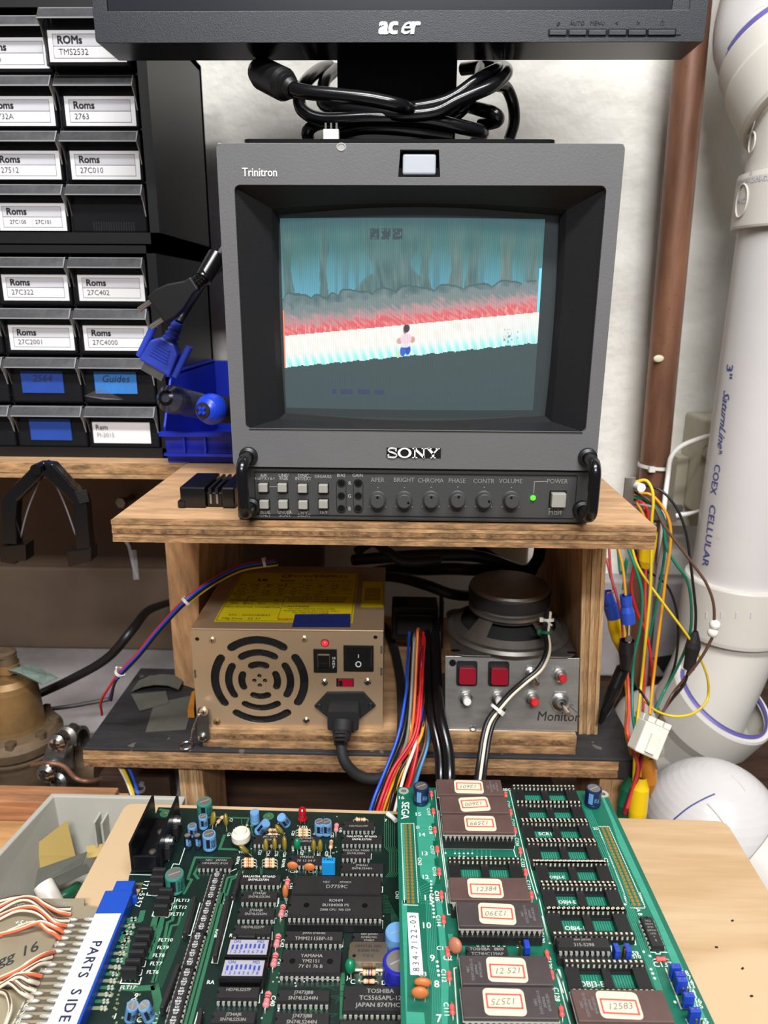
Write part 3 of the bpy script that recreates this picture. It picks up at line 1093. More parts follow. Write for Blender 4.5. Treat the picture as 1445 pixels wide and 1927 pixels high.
n = 16
A_, B_ = loop_outer(n), loop_inner(n)
N = 4 * n
b = MB()
for k0 in range(4):
    idx = [(k0 * n + i) % N for i in range(n + 1)]
    vs = [(A_[i][0], 0.002, A_[i][1]) for i in idx] + [(B_[i][0], 0.0155, B_[i][1]) for i in idx]
    b.add(vs, [(i, i + 1, n + 2 + i, n + 1 + i) for i in range(n)], 'crt_black', True)
C_ = loop_inner(n, 0.0022)
vs = [(p[0], 0.0155, p[1]) for p in B_] + [(p[0], 0.0225, p[1]) for p in C_]
b.add(vs, [(i, (i + 1) % N, N + (i + 1) % N, N + i) for i in range(N)], 'void_black', False)
vs = [(p[0], 0.0225, p[1]) for p in C_] + [(p[0] * 1.0, 0.036, p[1]) for p in C_]
b.add(vs, [(i, (i + 1) % N, N + (i + 1) % N, N + i) for i in range(N)], 'void_black', False)
b.build('screen_surround', tv)
b = MB()
b.tube([(ox0 + 0.002, -0.0002, oz0 + 0.0003), (ox1 - 0.002, -0.0002, oz0 + 0.0003)], 0.0005, 'crt_panel', 6, 1)
b.build('surround_lip', tv)
# picture on the tube face: one emission colour per small cell
NX, NZ = 420, 250
PL = [py(524, 405, .02), py(1027, 408, .02), py(1010, 770, .02), py(536, 770, .02)]
gx0, gx1, gz1, gz0 = ix0 - 0.002, ix1 + 0.002, iz1 + 0.0035, iz0 - 0.0035
from mathutils import noise as _ns
vs, fs, colr = [], [], []


def sm(a, b_, x):
    t_ = max(0, min(1, (x - a) / (b_ - a)))
    return t_ * t_ * (3 - 2 * t_)


def mixc(a, b_, t_):
    return tuple(a[k] + (b_[k] - a[k]) * t_ for k in range(3))


px0l, px1r = -0.0803, 0.0737
pzt = 0.1775


def pic(x, z):
    u_ = (x - px0l) / (px1r - px0l)
    if u_ < -0.003 or u_ > 1.003 or z > pzt or z < 0.066:
        return (14, 16, 17)
    lb = 0.0912 + 0.0160 * u_
    lt = 0.1102 + 0.0150 * u_
    nz_ = _ns.noise(Vector((u_ * 40, z * 200, 0)))
    nb_ = _ns.noise(Vector((u_ * 14, z * 60, 3)))
    sc0 = math.sin(u_ * 2 * PI * 140)
    scan = 0.93 + 0.07 * sc0
    edge = (255, 130, 96) if u_ < .004 and z < .125 else ((120, 220, 240) if u_ > .994 and z < .15 else None)
    if z < lb + 0.0003 * ((int(u_ * 40) * 7) % 3 - 1):
        c = (50, 67, 69)  # glass below the picture: grey haze of room reflections put into the emission
        if 0.19 < u_ < 0.40 and 0.0755 < z < 0.0785 and (u_ * 14.5) % 1 > 0.25:
            c = (40, 44, 84)
        return tuple(v * scan for v in c)
    if z < lt:
        h = (z - lb) / (lt - lb)
        c = mixc((128, 246, 236), (250, 250, 236), sm(0.0, 0.5, h))
        st = math.sin(u_ * 2 * PI * 30 + h * 7)
        c = mixc(c, (255, 255, 255), 0.45 + 0.35 * st)
        c = mixc(c, (170, 244, 244), 0.35 * sm(.7, 1, u_) * (1 - h))
        c = mixc(c, (246, 214, 190), 0.30 * max(0, nz_ + 0.25) * sm(.1, .6, h))
        c = mixc(c, (214, 198, 214), 0.25 * max(0, _ns.noise(Vector((u_ * 30 + 7, z * 160, 4)))) * sm(.2, .8, u_))
        # small walking figure, a few soft blobs
        fx, fz = (u_ - 0.482) / 0.074, (z - lb) / 0.0188
        blobs = ((.06, .87, .17, .13, (58, 36, 44)), (-.02, .80, .10, .10, (196, 140, 118)), (.04, .55, .30, .17, (244, 214, 224)), (-.30, .50, .16, .10, (220, 170, 160)),
                 (.38, .50, .14, .10, (214, 160, 146)), (.02, .34, .26, .07, (236, 230, 240)), (-.12, .17, .15, .17, (40, 92, 205)), (.14, .20, .15, .16, (34, 66, 180)), (-.32, .06, .08, .08, (240, 226, 150)))
        for (bx, bz, rx, rz_, bc) in reversed(blobs):
            dd = ((fx - bx) / rx) ** 2 + ((fz - bz) / rz_) ** 2
            if dd < 1.25:
                c = mixc(bc, c, sm(.7, 1.25, dd))
        gx, gz_ = (u_ - 0.895) / 0.06, (z - lb) / 0.02
        if abs(gx) < 0.5 and 0.1 < gz_ < 0.55:
            k_ = _ns.noise(Vector((u_ * 110, z * 500, 6)))
            c = mixc(c, (96, 130, 170), .8 * sm(.2, .45, k_))
            c = mixc(c, (232, 214, 120), .6 * sm(.25, .5, -k_) * (gx < 0))
        c = tuple(v * (0.955 + 0.045 * sc0) for v in c)
        return edge if edge and u_ < .5 else c
    rb = 0.0050 + 0.004 * nz_
    if z < lt + rb + 0.0115:
        h = (z - lt) / (rb + 0.0115)
        fl = _ns.noise(Vector((u_ * 70 + z * 500, z * 260, 2)))
        c = mixc((234, 92, 100), (244, 150, 136), sm(-.2, .6, fl))
        c = mixc(c, (252, 190, 178), 0.7 * sm(.15, .6, _ns.noise(Vector((u_ * 120, z * 240, 8)))))
        c = mixc(c, (204, 150, 152), sm(0.18, 0.50, h + .25 * fl))
        c = mixc(c, (120, 134, 134), sm(0.36 + 0.2 * nb_ + .12 * (u_ - .5), 0.85, h + .2 * fl))
        return edge or tuple(v * scan for v in c)
    t_ = 1 - (z - 0.118) / 0.06
    sky = mixc((58, 122, 124), (98, 172, 200), sm(0.10, 0.95, t_))
    sky = mixc(sky, (176, 182, 206), .55 * sm(.55, 1.0, u_) * sm(.62, 1.0, t_))
    hb = lt + 0.0215 + 0.0028 * abs(math.sin(u_ * 27 + 2 * nb_)) + 0.002 * nb_ - 0.005 * u_
    c = sky
    trunk = (58, 94, 94)
    far = _ns.noise(Vector((u_ * 46, 2.2, 1)))
    c = mixc(c, (74, 124, 132), .8 * sm(.05, .3, far) * sm(.122 + .01 * _ns.noise(Vector((u_ * 60, 5, 5))), .135, z))
    for cx_, w_, tone in ((0.025, .016, 0), (0.165, .014, 0), (0.425, 0.064, 0), (0.558, 0.016, 0), (0.672, .022, .3), (0.735, 0.022, 0), (0.865, 0.020, .35), (0.965, .014, .2)):
        if w_ > .05:
            ww = w_ + 0.075 * sm(0.020, 0.0, z - hb) ** 2 + 0.07 * sm(0.146, 0.172, z)
        else:
            ww = w_ + 0.010 * sm(.148, .172, z) + .006 * sm(.008, 0, z - hb)
        ww += 0.005 * _ns.noise(Vector((z * 160, cx_ * 50, 2)))
        a_ = abs(u_ - cx_ - .010 * _ns.noise(Vector((z * 50, cx_ * 9, 4))))
        if a_ < ww:
            bark = _ns.noise(Vector((u_ * 70 + z * (60 if w_ > .05 else 10), z * 70, 5)))
            cc = mixc(trunk, (98, 128, 124), .5 + .9 * bark)
            cc = mixc(cc, (150, 150, 140), tone)
            c = mixc(cc, c, .5 * sm(ww * .85, ww, a_))
    hang = 0.159 + 0.010 * _ns.noise(Vector((u_ * 9, 3, 3))) - 0.014 * abs(_ns.noise(Vector((u_ * 48, 7, 1))))
    c = mixc(c, mixc((68, 112, 110), (88, 126, 122), .5 + nb_), 0.8 * sm(hang - 0.012, hang + 0.010, z))
    if z < hb:
        bush = _ns.noise(Vector((u_ * 34, z * 170, 9)))
        c = mixc((74, 104, 106), (120, 136, 136), .5 + .9 * bush)
        if hb - z < .0011:
            c = (60, 92, 96)
        c = mixc((138, 140, 142), c, sm(lt + .010, lt + .020, z))
    if 0.335 < u_ < 0.465 and 0.1655 < z < 0.1715 and ((u_ - 0.335) * 23) % 1 > 0.18 and _ns.noise(Vector((u_ * 130, z * 700, 1))) > -0.30:
        c = (60, 74, 80)
    c = mixc(c, (48, 84, 94), 0.6 * sm(0.168, 0.1775, z + 0.004 * (2 * u_ - 1) ** 2))
    return edge or tuple(v * scan for v in c)


def yscr(x, z):
    return 0.0232 + 0.0055 * (x / 0.084) ** 2 + 0.0012 * ((z - 0.121) / 0.06) ** 2


for j in range(NZ + 1):
    for i in range(NX + 1):
        x, z = gx0 + (gx1 - gx0) * i / NX, gz0 + (gz1 - gz0) * j / NZ
        vs.append((x, yscr(x, z) - 0.004, z))
cells = []
for j in range(NZ):
    for i in range(NX):
        a = j * (NX + 1) + i
        fs.append((a, a + 1, a + NX + 2, a + NX + 1))
        cells.append(lin(pic(gx0 + (gx1 - gx0) * (i + .5) / NX, gz0 + (gz1 - gz0) * (j + .5) / NZ)))
sm_ = bpy.data.materials.new('tube_picture')
sm_.use_nodes = True
bs_ = sm_.node_tree.nodes['Principled BSDF']
bs_.inputs['Base Color'].default_value = lin((56, 62, 64))
bs_.inputs['Roughness'].default_value = 0.06
bs_.inputs['Specular IOR Level'].default_value = 0.5
at_ = sm_.node_tree.nodes.new('ShaderNodeVertexColor')
at_.layer_name = 'picture'
sm_.node_tree.links.new(at_.outputs[0], bs_.inputs['Emission Color'])
bs_.inputs['Emission Strength'].default_value = 1.08
MATS['tube_picture'] = sm_
b = MB()
b.add(vs, fs, 'tube_picture', True)
scr = b.build('screen', tv)
ca = scr.data.color_attributes.new('picture', 'FLOAT_COLOR', 'CORNER')
buf = []
for c in cells:
    buf += list(c) * 4
ca.data.foreach_set('color', buf)
# tally lamp
b = MB()
b.hexa([(t0.x - .001, 0.012, tb.z), (t1.x + .001, 0.012, tb.z), (t1.x + .001, .0135, tb.z), (t0.x - .001, .0135, tb.z),
        (t0.x, 0.0105, ZT - .003), (t1.x, 0.0105, ZT - .003), (t1.x, .0135, ZT - .003), (t0.x, .0135, ZT - .003)], 'crt_panel')
b.build('tally_recess', tv)
b = MB()
b.box(t0.x + 0.0014, t1.x - 0.0014, 0.0014, 0.0118, tb.z + 0.0014, ZT - 0.0048, 'tally')
b.build('tally_lamp', tv, bevel=0.001)
# writing
p = py(489, 325, 0)
b = MB()
b.text('Trinitron', 0.0062, front((p.x, -0.0001, p.z)), 'white_print', 0.012, wx=0.84)
b.build('lettering', tv)
p = py(778, 852, 0)
k = MB()
k.box(p.x - 0.0163, p.x + 0.0165, -0.0004, 0.001, p.z - 0.0030, p.z + 0.0030, 'black_plastic')
nm = k.build('name_plate', tv)
k = MB()
LF = front((p.x, -0.0006, p.z))


def bar(x0, y0, x1, y1, wd):
    k.ribbon([(x0, y0), (x1, y1)], wd, 'white_print', .0002, LF)


H_ = .0031
ell = lambda cx, rx, ry: [(cx + rx * math.cos(2 * PI * q / 28), ry * math.sin(2 * PI * q / 28)) for q in range(28)]
k.prism(ell(-.0054, .0042, H_), 0, .0003, 'white_print', LF, [ell(-.0054, .0026, H_ * .74)])
sp_ = [(-.0106, .0016), (-.0112, .0024), (-.0126, .0028), (-.0142, .0026), (-.0150, .0016), (-.0140, .0006), (-.0122, .0000), (-.0108, -.0008), (-.0104, -.0018), (-.0114, -.0027), (-.0130, -.0028), (-.0146, -.0024), (-.0152, -.0014)]
k.ribbon([tuple(q) for q in [c_[:2] for c_ in catmull([(x_, y_, 0) for x_, y_ in sp_], 4)]], .0011, 'white_print', .0002, LF)
bar(-.0105, .0010, -.0105, .0029, .0006)
bar(-.0152, -.0010, -.0152, -.0029, .0006)
for (xx, ww) in ((.0008, .0008), (.0062, .0008)):
    bar(xx, -H_ + .0002, xx, H_ - .0002, ww)
bar(.0006, H_ - .0004, .0064, -H_ + .0004, .0014)
bar(-.0006, H_ - .0003, .0018, H_ - .0003, .0006)
bar(-.0006, -H_ + .0003, .0022, -H_ + .0003, .0006)
bar(.0050, H_ - .0003, .0076, H_ - .0003, .0006)
bar(.0118, -H_ + .0003, .0118, -.0002, .0014)
bar(.0090, H_ - .0004, .0118, -.0004, .0015)
bar(.0146, H_ - .0004, .0118, -.0004, .0009)
bar(.0082, H_ - .0003, .0106, H_ - .0003, .0006)
bar(.0134, H_ - .0003, .0156, H_ - .0003, .0006)
bar(.0104, -H_ + .0003, .0132, -H_ + .0003, .0006)
k.build('raised_letters', nm)
# lower control strip
b = MB()
b.box(-0.1095, 0.1095, 0.0025, 0.03, -0.0008, 0.0332, 'crt_panel')
b.build('control_panel', tv, bevel=0.0015)
pa, pb = py(478, 887, .0025), py(1080, 976, .0025)
b = MB()
q = rr_rect((pa.x + pb.x) / 2, (pa.z + pb.z) / 2, pb.x - pa.x, pa.z - pb.z, 0.001, 3)
qi = rr_rect((pa.x + pb.x) / 2, (pa.z + pb.z) / 2, pb.x - pa.x - .0006, pa.z - pb.z - .0006, 0.0008, 3)
b.prism(q, -0.0024, -0.0019, 'black_plastic', F0, [qi])
b.build('panel_line', tv)
FY = 0.0025


def cp(x, y, yy=FY):
    return py(420 + x * .5121, 820 + y * .5121, yy)


for (x, y) in ((149, 190), (219, 190), (293, 193), (369, 193), (153, 251), (222, 251), (295, 253), (369, 250)):
    p = cp(x, y)
    b = MB()
    b.box(p.x - .0034, p.x + .0034, FY - .0003, FY + .001, p.z - .0034, p.z + .0034, 'black_plastic')
    o = b.build('button_well', tv)
    b = MB()
    b.box(p.x - .0028, p.x + .0028, FY - .0034, FY, p.z - .0022, p.z + .0030, 'beige_button')
    b.build('push_button', o, bevel=0.0004)
p = cp(1228, 232)
b = MB()
b.box(p.x - .0052, p.x + .0052, FY - .0003, FY + .001, p.z - .0054, p.z + .0054, 'black_plastic')
o = b.build('button_well', tv)
b = MB()
b.box(p.x - .0043, p.x + .0043, FY - .0046, FY, p.z - .0044, p.z + .0044, 'beige_button')
b.build('power_button', o, bevel=0.0005)
for x in (434, 496):
    p = cp(x, 222)
    b = MB()
    b.prism(rr_rect(p.x, p.z, .0062, .0216, .003, 6), -FY, -FY + .0004, 'crt_black', F0, [rr_rect(p.x, p.z, .0056, .0210, .0027, 6)])
    o = b.build('trim_panel', tv)
    for y in (175, 221, 267):
        q = cp(x, y)
        b = MB()
        b.prism(circ(q.x, q.z, .0024), -FY - .0001, -FY + .0003, 'crt_black', F0, [circ(q.x, q.z, .0019)])
        b.prism(circ(q.x, q.z, .0019), -FY - .0001, -FY + .00012, 'black_gloss', F0)
        b.build('trim_hole', o)
for i, (x, y) in enumerate(((568, 232), (665, 232), (763, 231), (860, 230), (957, 231), (1057, 232))):
    p = cp(x, y)
    M = front((p.x, FY, p.z))
    b = MB()
    b.lathe([(0.0052, 0), (0.0052, 0.0006), (0.0046, 0.0012), (0.0043, 0.0062), (0.0039, 0.0066), (1e-6, 0.0066)], 'crt_panel', M, 28)
    for k in range(28):
        a = 2 * PI * k / 28
        b.cbox(0.0044 * math.cos(a), 0.0044 * math.sin(a), 0.0036, 0.0005, 0.0005, 0.0048, 'crt_panel', M)
    o = b.build('knob', tv)
    b = MB()
    a = (PI / 2, -0.3, PI / 2, PI / 2 - .1, 0.0, PI / 2 + .3)[i]
    b.lathe([(0.0008, 0.0066), (0.0008, 0.00675), (1e-6, 0.00675)], 'black_gloss', M @ Matrix.Translation((0.0026 * math.cos(a), 0.0026 * math.sin(a), 0)), 10)
    b.build('pointer_dimple', o)
    b = MB()
    for a in (PI / 2, -PI / 4, -3 * PI / 4):
        b.prism(circ(0.0072 * math.cos(a), 0.0072 * math.sin(a), .0003, 6), 0.00002, 0.0001, 'gray_print', M)
    b.build('dial_mark', o)
p = cp(1138, 228)
b = MB()
b.ball((0, 0, 0), .0017, 'led_green', front((p.x, FY - .0002, p.z)))
b.build('power_light', tv)
b = MB()
for (t_, x, y, s_) in (('A/B', 148, 147, .0030), ('RGB/Y R-Y B-Y', 153, 158, .0022), ('LINE/', 222, 146, .0030), ('RGB', 222, 157, .0030), ('SYNC', 294, 147, .0030), ('INT/EXT', 294, 158, .0030),
                       ('DEGAUSS', 367, 150, .0027), ('BIAS', 433, 146, .0030), ('GAIN', 494, 146, .0030), ('R', 465, 175, .0034), ('G', 464, 222, .0034),
                       ('B', 464, 268, .0034), ('APER', 567, 163, .0041), ('BRIGHT', 664, 163, .0041), ('CHROMA', 762, 165, .0041), ('PHASE', 859, 166, .0041),
                       ('CONTR', 957, 167, .0041), ('VOLUME', 1056, 167, .0041), ('POWER', 1227, 168, .0041), ('BLUE', 154, 281, .0030), ('ONLY', 154, 292, .0030),
                       ('UNDER', 226, 281, .0030), ('SCAN', 226, 292, .0030), ('H/V', 297, 282, .0030), ('DELAY', 297, 293, .0030), ('16:9', 368, 282, .0032), ('ON', 1229, 273, .0034),
                       ('OFF', 1229, 285, .0034)):
    p = cp(x, y)
    b.text(t_, s_ * .98, front((p.x, FY - .00002, p.z)), 'gray_print' if s_ < .0035 else 'dim_print', 0.004, wx=.92)
pts = [cp(1141, 210), cp(1143, 169), cp(1190, 168)]
b.ribbon([(q.x, q.z) for q in pts], 0.0003, 'gray_print', -FY + .0001, F0)
pts = [cp(170, 187), cp(203, 187)]
b.ribbon([(q.x, q.z) for q in pts], 0.0003, 'gray_print', -FY + .0001, F0)
for y in (272, 285):
    q = cp(1203, y)
    b.ribbon([(q.x - .001, q.z - .001), (q.x - .001, q.z + .001), (q.x + .001, q.z + .001), (q.x + .001, q.z - .001)], .0003, 'gray_print', -FY + .0001, F0)
b.build('panel_lettering', tv)
# handles
for (ut, vt, ul, vl, sx) in ((478, 858, 470, 952, -1), (1097, 860, 1090, 958, 1)):
    a, c = py(ut, vt, 0.0), py(ul, vl, 0.0025)
    x = (a.x + c.x) / 2 + (-0.001 if sx < 0 else 0.002)
    b = MB()
    dz = a.z - c.z
    b.tube([(x, 0.003, a.z), (x, -0.008, a.z), (x, -0.0155, a.z - .0006), (x, -0.0195, a.z - .004), (x, -0.0203, a.z - .010), (x, -0.0203, c.z + .009), (x, -0.0195, c.z + .004), (x, -0.0155, c.z + .0006), (x, -0.008, c.z), (x, 0.003, c.z)], 0.0036, 'black_gloss', 12)
    o = b.build('handle', tv)
    for z in (a.z, c.z):
        b = MB()
        b.lathe([(0.0058, 0), (0.0055, 0.003), (0.0038, 0.0042)], 'black_plastic', front((x, 0.0005 if z > .02 else FY, z)), 18)
        b.build('handle_foot', o)
for (x, y) in ((-.085, .03), (.085, .03), (-.085, .27), (.085, .27)):
    b = MB()
    b.cyl((x, y, -0.0019), (x, y, 0.005), 0.008, 'black_matte')
    b.build('foot', tv)
for (u, v, r) in ((642, 277, .0028),):
    p = py(u, v, 0)
    b = MB()
    b.lathe([(r, 0), (r * .8, .0004), (r * .6, .0001), (1e-6, .0001)], 'gray_print', front((p.x, 0, p.z)) @ Matrix.Diagonal((1, .8, 1, 1)), 14)
    b.build('chip_mark', tv)

# ================================================================ flat monitor on its stand
MY = 0.075
a, c = py(180, 80, MY), py(1325, 80, MY)
mx0, mx1, mz = a.x, c.x, (a.z + c.z) / 2
fm = thing('flat_monitor', 'black flat monitor cropped by the photo top, on a stand above tube screen', 'monitor', ((mx0 + mx1) / 2, 0.16, 0.207))
bh = py(700, 20, MY).z - mz
mtop = mz + 0.335
b = MB()
sc_ = (mx0 + 0.008, mx1 - 0.011)
b.prism(rr_rect((mx0 + mx1) / 2, (mz + mtop) / 2, mx1 - mx0, mtop - mz, .002, 3), -MY - 0.034, -MY, 'bezel_black', F0,
        [[(sc_[0] + .001, mz + bh), (sc_[1], mz + bh), (sc_[1], mtop - .018), (sc_[0] + .001, mtop - .018)]], mside='black_gloss')
b.build('bezel', fm, bevel=0.0008)
b = MB()
b.box(sc_[0], sc_[1], MY + 0.0018, MY + 0.004, mz + bh - .001, mtop - 0.017, 'mon_screen')
b.box(sc_[0] + .001, sc_[1], MY + 0.0002, MY + 0.002, mz + bh - .0008, mz + bh, 'gray_print')
b.build('screen', fm)
b = MB()
b.box(sc_[1] - 0.010, sc_[1], MY + 0.0008, MY + 0.002, mz + bh, mtop - 0.018, 'bezel_black')
b.build('screen_edge', fm)
b = MB()
b.hexa([(mx0 + .004, MY + .034, mz + .006), (mx1 - .004, MY + .034, mz + .006), (mx1 - .06, MY + .07, mz + .05), (mx0 + .06, MY + .07, mz + .05),
        (mx0 + .004, MY + .034, mtop - .004), (mx1 - .004, MY + .034, mtop - .004), (mx1 - .06, MY + .07, mtop - .05), (mx0 + .06, MY + .07, mtop - .05)], 'black_matte')
b.build('back_cover', fm, bevel=0.002)
k = MB()
p = py(749, 49, MY)
F = front((p.x, MY - .0001, p.z))
k.text('ac', 0.0134, F @ Matrix.Translation((-.0062, 0, 0)), 'white_print', 0.04, 0.12, wx=.98, sp=1.0)
k.text('e', 0.0142, F @ Matrix.Translation((.0036, 0, 0)), 'white_print', 0.012, 0.5, wx=.98)
k.text('r', 0.0134, F @ Matrix.Translation((.0098, 0, 0)), 'white_print', 0.035, 0.12, wx=1.05)
k.build('lettering', fm)
for (u0, u1) in ((1033, 1066), (1070, 1103), (1107, 1140), (1145, 1178), (1182, 1215), (1219, 1270)):
    a, c = py(u0, 56, MY), py(u1, 68, MY)
    b = MB()
    b.prism(rr_rect((a.x + c.x) / 2, (a.z + c.z) / 2, c.x - a.x + .0012, a.z - c.z + .0012, .001, 3), -MY + .00001, -MY + .0001, 'black_gloss', F0)
    o = b.build('button_gap', fm)
    b = MB()
    b.box(a.x + .0002, c.x - .0002, MY - .0009, MY, c.z + .0002, a.z - .0002, 'bezel_black')
    b.build('button', o, bevel=0.0004)
a = py(1277, 62, MY)
b = MB()
b.box(a.x - .0018, a.x + .0016, MY - .0006, MY, a.z - .001, a.z + .001, 'bezel_black')
b.build('power_light', fm)
b = MB()
for (t_, u, s_, sh) in (('e', 1049, .0044, .5), ('AUTO', 1086, .0032, 0), ('MENU', 1124, .0032, 0), ('<', 1160, .0036, 0), ('>', 1201, .0036, 0)):
    p = py(u, 44, MY)
    b.text(t_, s_, front((p.x, MY - .0001, p.z)), 'black_print', 0.006, sh)
p = py(1246, 44, MY)
b.prism(circ(p.x, p.z, .0014, 14), -MY + .00005, -MY + .00012, 'black_print', F0, [circ(p.x, p.z, .001, 14)])
b.box(p.x - .0002, p.x + .0002, MY - .00012, MY - .00005, p.z, p.z + .002, 'black_print')
b.build('button_print', fm)
# stand
a, c = py(635, 200, 0.125), py(858, 200, 0.125)
b = MB()
b.box(a.x, c.x, 0.125, 0.137, 0.218, mz + 0.10, 'black_matte')
b.build('stand_neck', fm, bevel=0.001)
a, c = py(457, 262, 0.0435), py(1047, 262, 0.0435)
b = MB()
b.prism(rr_rect((a.x + c.x) / 2, 0.145, c.x - a.x, 0.203, .004, 4), 0.2106, a.z + 0.0002, 'black_gloss')
b.build('stand_base', fm)
b = MB()
nx0, nx1 = py(635, 200, 0.125).x, py(858, 200, 0.125).x
b.box(nx0 - .004, nx1 + .004, 0.118, 0.144, a.z, a.z + .012, 'black_matte')
b.build('stand_hinge', fm, bevel=0.001)

# ================================================================ coiled cables round the stand neck
def cab(pts, r=.0042):
    return [py(u, v, y) for u, v, y in pts]


t = thing('monitor_cable', 'thick black monitor cable looped round the stand neck, ribbed connector at left', 'cable', py(750, 235, 0.09))
b = MB()
b.tube(cab([(545, 165, .078), (580, 174, .072), (640, 180, .068), (700, 187, .066), (757, 200, .070), (790, 212, .100), (850, 232, .114), (905, 246, .116)]), .0042, 'black_gloss', 12)
b.build('cable', t)
d0, d1 = py(548, 166, .078), py(484, 134, .110)
dv = (d1 - d0).normalized()
M = dv.to_track_quat('Z', 'Y').to_matrix().to_4x4()
M.translation = d0
ln = (d1 - d0).length
b = MB()
b.lathe([(.0044, -.003), (.0062, 0), (.0062, .0015), (.0052, .002), (.0052, .003), (.0072, .0036), (.0072, .005), (.006, .0055), (.0085, .0065), (.0098, .010), (.0098, ln - .008), (.008, ln - .002), (1e-6, ln - .002)], 'black_plastic', M, 20)
b.build('connector', t)
t = thing('power_cable', 'black cable coiled in wide flattened loops behind and around the stand neck', 'cable', py(760, 240, 0.09))
loops = [
    [(622, 126, .15), (600, 132, .135), (575, 155, .112), (563, 185, .1), (572, 210, .094), (610, 225, .09), (700, 222, .086), (800, 225, .086), (870, 240, .09), (908, 250, .1), (895, 262, .125)],
    [(632, 130, .15), (612, 150, .132), (606, 178, .12), (612, 198, .11), (660, 205, .098), (760, 205, .090), (840, 190, .088), (900, 150, .092), (930, 134, .105), (942, 128, .122)],
    [(668, 206, .094), (740, 216, .084), (815, 212, .082), (865, 188, .082), (925, 162, .087), (950, 142, .10), (952, 130, .115), (936, 124, .13)],
    [(905, 235, .12), (935, 228, .105), (932, 215, .10), (900, 205, .11), (880, 200, .13), (870, 205, .16)],
    [(632, 232, .12), (600, 232, .106), (580, 245, .10), (580, 262, .11)],
    [(640, 250, .10), (690, 240, .094), (770, 244, .092), (850, 254, .096)],
    [(870, 130, .14), (905, 126, .13), (925, 126, .132), (945, 128, .14)],
    [(935, 160, .14), (952, 165, .15), (965, 195, .155), (967, 230, .155), (958, 262, .155)],
    [(845, 225, .11), (875, 200, .106), (898, 160, .112), (905, 126, .13)],
]
for L in loops:
    b = MB()
    b.tube(cab(L), .0042, 'black_gloss', 12)
    b.build('coil', t)
p = py(623, 250, .070)
b = MB()
b.cbox(p.x, .072, p.z - .001, .0095, .006, .006, 'nylon')
for k in (-1, 0, 1):
    b.cbox(p.x + k * .0034, .071, p.z + .0035, .0012, .0012, .0045, 'chrome')
tag(b.build('pin_connector'), 'tiny white three pin connector under the cable coil', 'connector')
# ================================================================ power supply
pu = thing('power_supply', 'steel power supply box with fan grille and yellow label, left in cubby', 'power supply', (-0.095, 0.15, -0.2012))
PA = math.radians(0.8)
PO = Vector((-0.0948, 0.0825, -0.2010))          # middle of the lower front edge
PM = rz(PA, PO)
PW, PH, PD = 0.150, 0.0855, 0.140
PF = PM @ frame((0, 0, 0), (1, 0, 0), (0, 0, 1))   # x right, y up, z to the viewer


def pp(u, v):      # pixel -> coordinates on the front plate
    p = py(u, v, PO.y)
    q = PM.inverted() @ p
    return q.x, q.z


def psu(x, y):     # zoomed crop coordinates
    return pp(340 + x * .3045, 1030 + y * .3045)


b = MB(PM)
b.box(-PW / 2, PW / 2, 0.002, PD, 0.0, PH, 'nickel')
b.box(-PW / 2 - .0004, PW / 2 + .0004, 0.0006, PD, PH - .001, PH + .0006, 'nickel')
b.build('case', pu, bevel=0.0006)


def arc_slot(cx, cy, r, w, a0, a1, n=10):
    o = []
    for k in range(n + 1):
        a = a0 + (a1 - a0) * k / n
        o.append((cx + (r + w / 2) * math.cos(a), cy + (r + w / 2) * math.sin(a)))
    for k in range(1, 4):
        t = PI * k / 4
        e = (cx + r * math.cos(a1), cy + r * math.sin(a1))
        o.append((e[0] + w / 2 * math.cos(a1 + t), e[1] + w / 2 * math.sin(a1 + t)))
    for k in range(n + 1):
        a = a1 + (a0 - a1) * k / n
        o.append((cx + (r - w / 2) * math.cos(a), cy + (r - w / 2) * math.sin(a)))
    for k in range(1, 4):
        t = PI * k / 4
        e = (cx + r * math.cos(a0), cy + r * math.sin(a0))
        o.append((e[0] + w / 2 * math.cos(a0 + PI + t), e[1] + w / 2 * math.sin(a0 + PI + t)))
    return o


fc = psu(490, 818)
holes = []
for q in range(4):
    am = q * PI / 2 + 0.02
    for r, wd, half in ((0.0355, 0.0068, 0.60), (0.0246, 0.0060, 0.56), (0.0142, 0.0058, 0.42)):
        if q in (1, 3) and r > .03:
            holes.append(arc_slot(fc[0], fc[1], r, wd, am - half * 1.03, am + half * 1.03))
        else:
            holes.append(arc_slot(fc[0], fc[1], r, wd, am - half, am + half))
for (dx, dy) in ((0, .0042), (0, -.0042), (.0042, 0), (-.0042, 0)):
    holes.append(circ(fc[0] + dx, fc[1] + dy, .0018, 12))
for x, y in ((106, 560), (1203, 556)):
    q = psu(x, y)
    holes.append(circ(q[0], q[1], .0017, 12))
b = MB()
b.prism(rr_rect(0, PH / 2, PW, PH, .0008, 2), 0.0, 0.0012, 'nickel', PF, holes)
plate = b.build('front_plate', pu)
b = MB()
b.prism(rr_rect(0, PH / 2, PW - .004, PH - .004, .0008, 2), -.0012, -.001, 'void_black', PF)
b.lathe([(0.012, -.0009), (0.012, -.0006), (1e-6, -.0005)], 'black_gloss', PF @ Matrix.Translation((fc[0], fc[1], 0)), 24)
for k in range(7):
    a = 2 * PI * k / 7
    b.cbox(.026 * math.cos(a), .026 * math.sin(a), -.0007, .03, .010, .0003, 'black_plastic', PF @ Matrix.Translation((fc[0], fc[1], 0)) @ Matrix.Translation((.026 * math.cos(a), .026 * math.sin(a), 0)) @ Matrix.Rotation(a + .4, 4, 'Z') @ Matrix.Translation((-.026 * math.cos(a), -.026 * math.sin(a), 0)))
b.build('fan', pu)
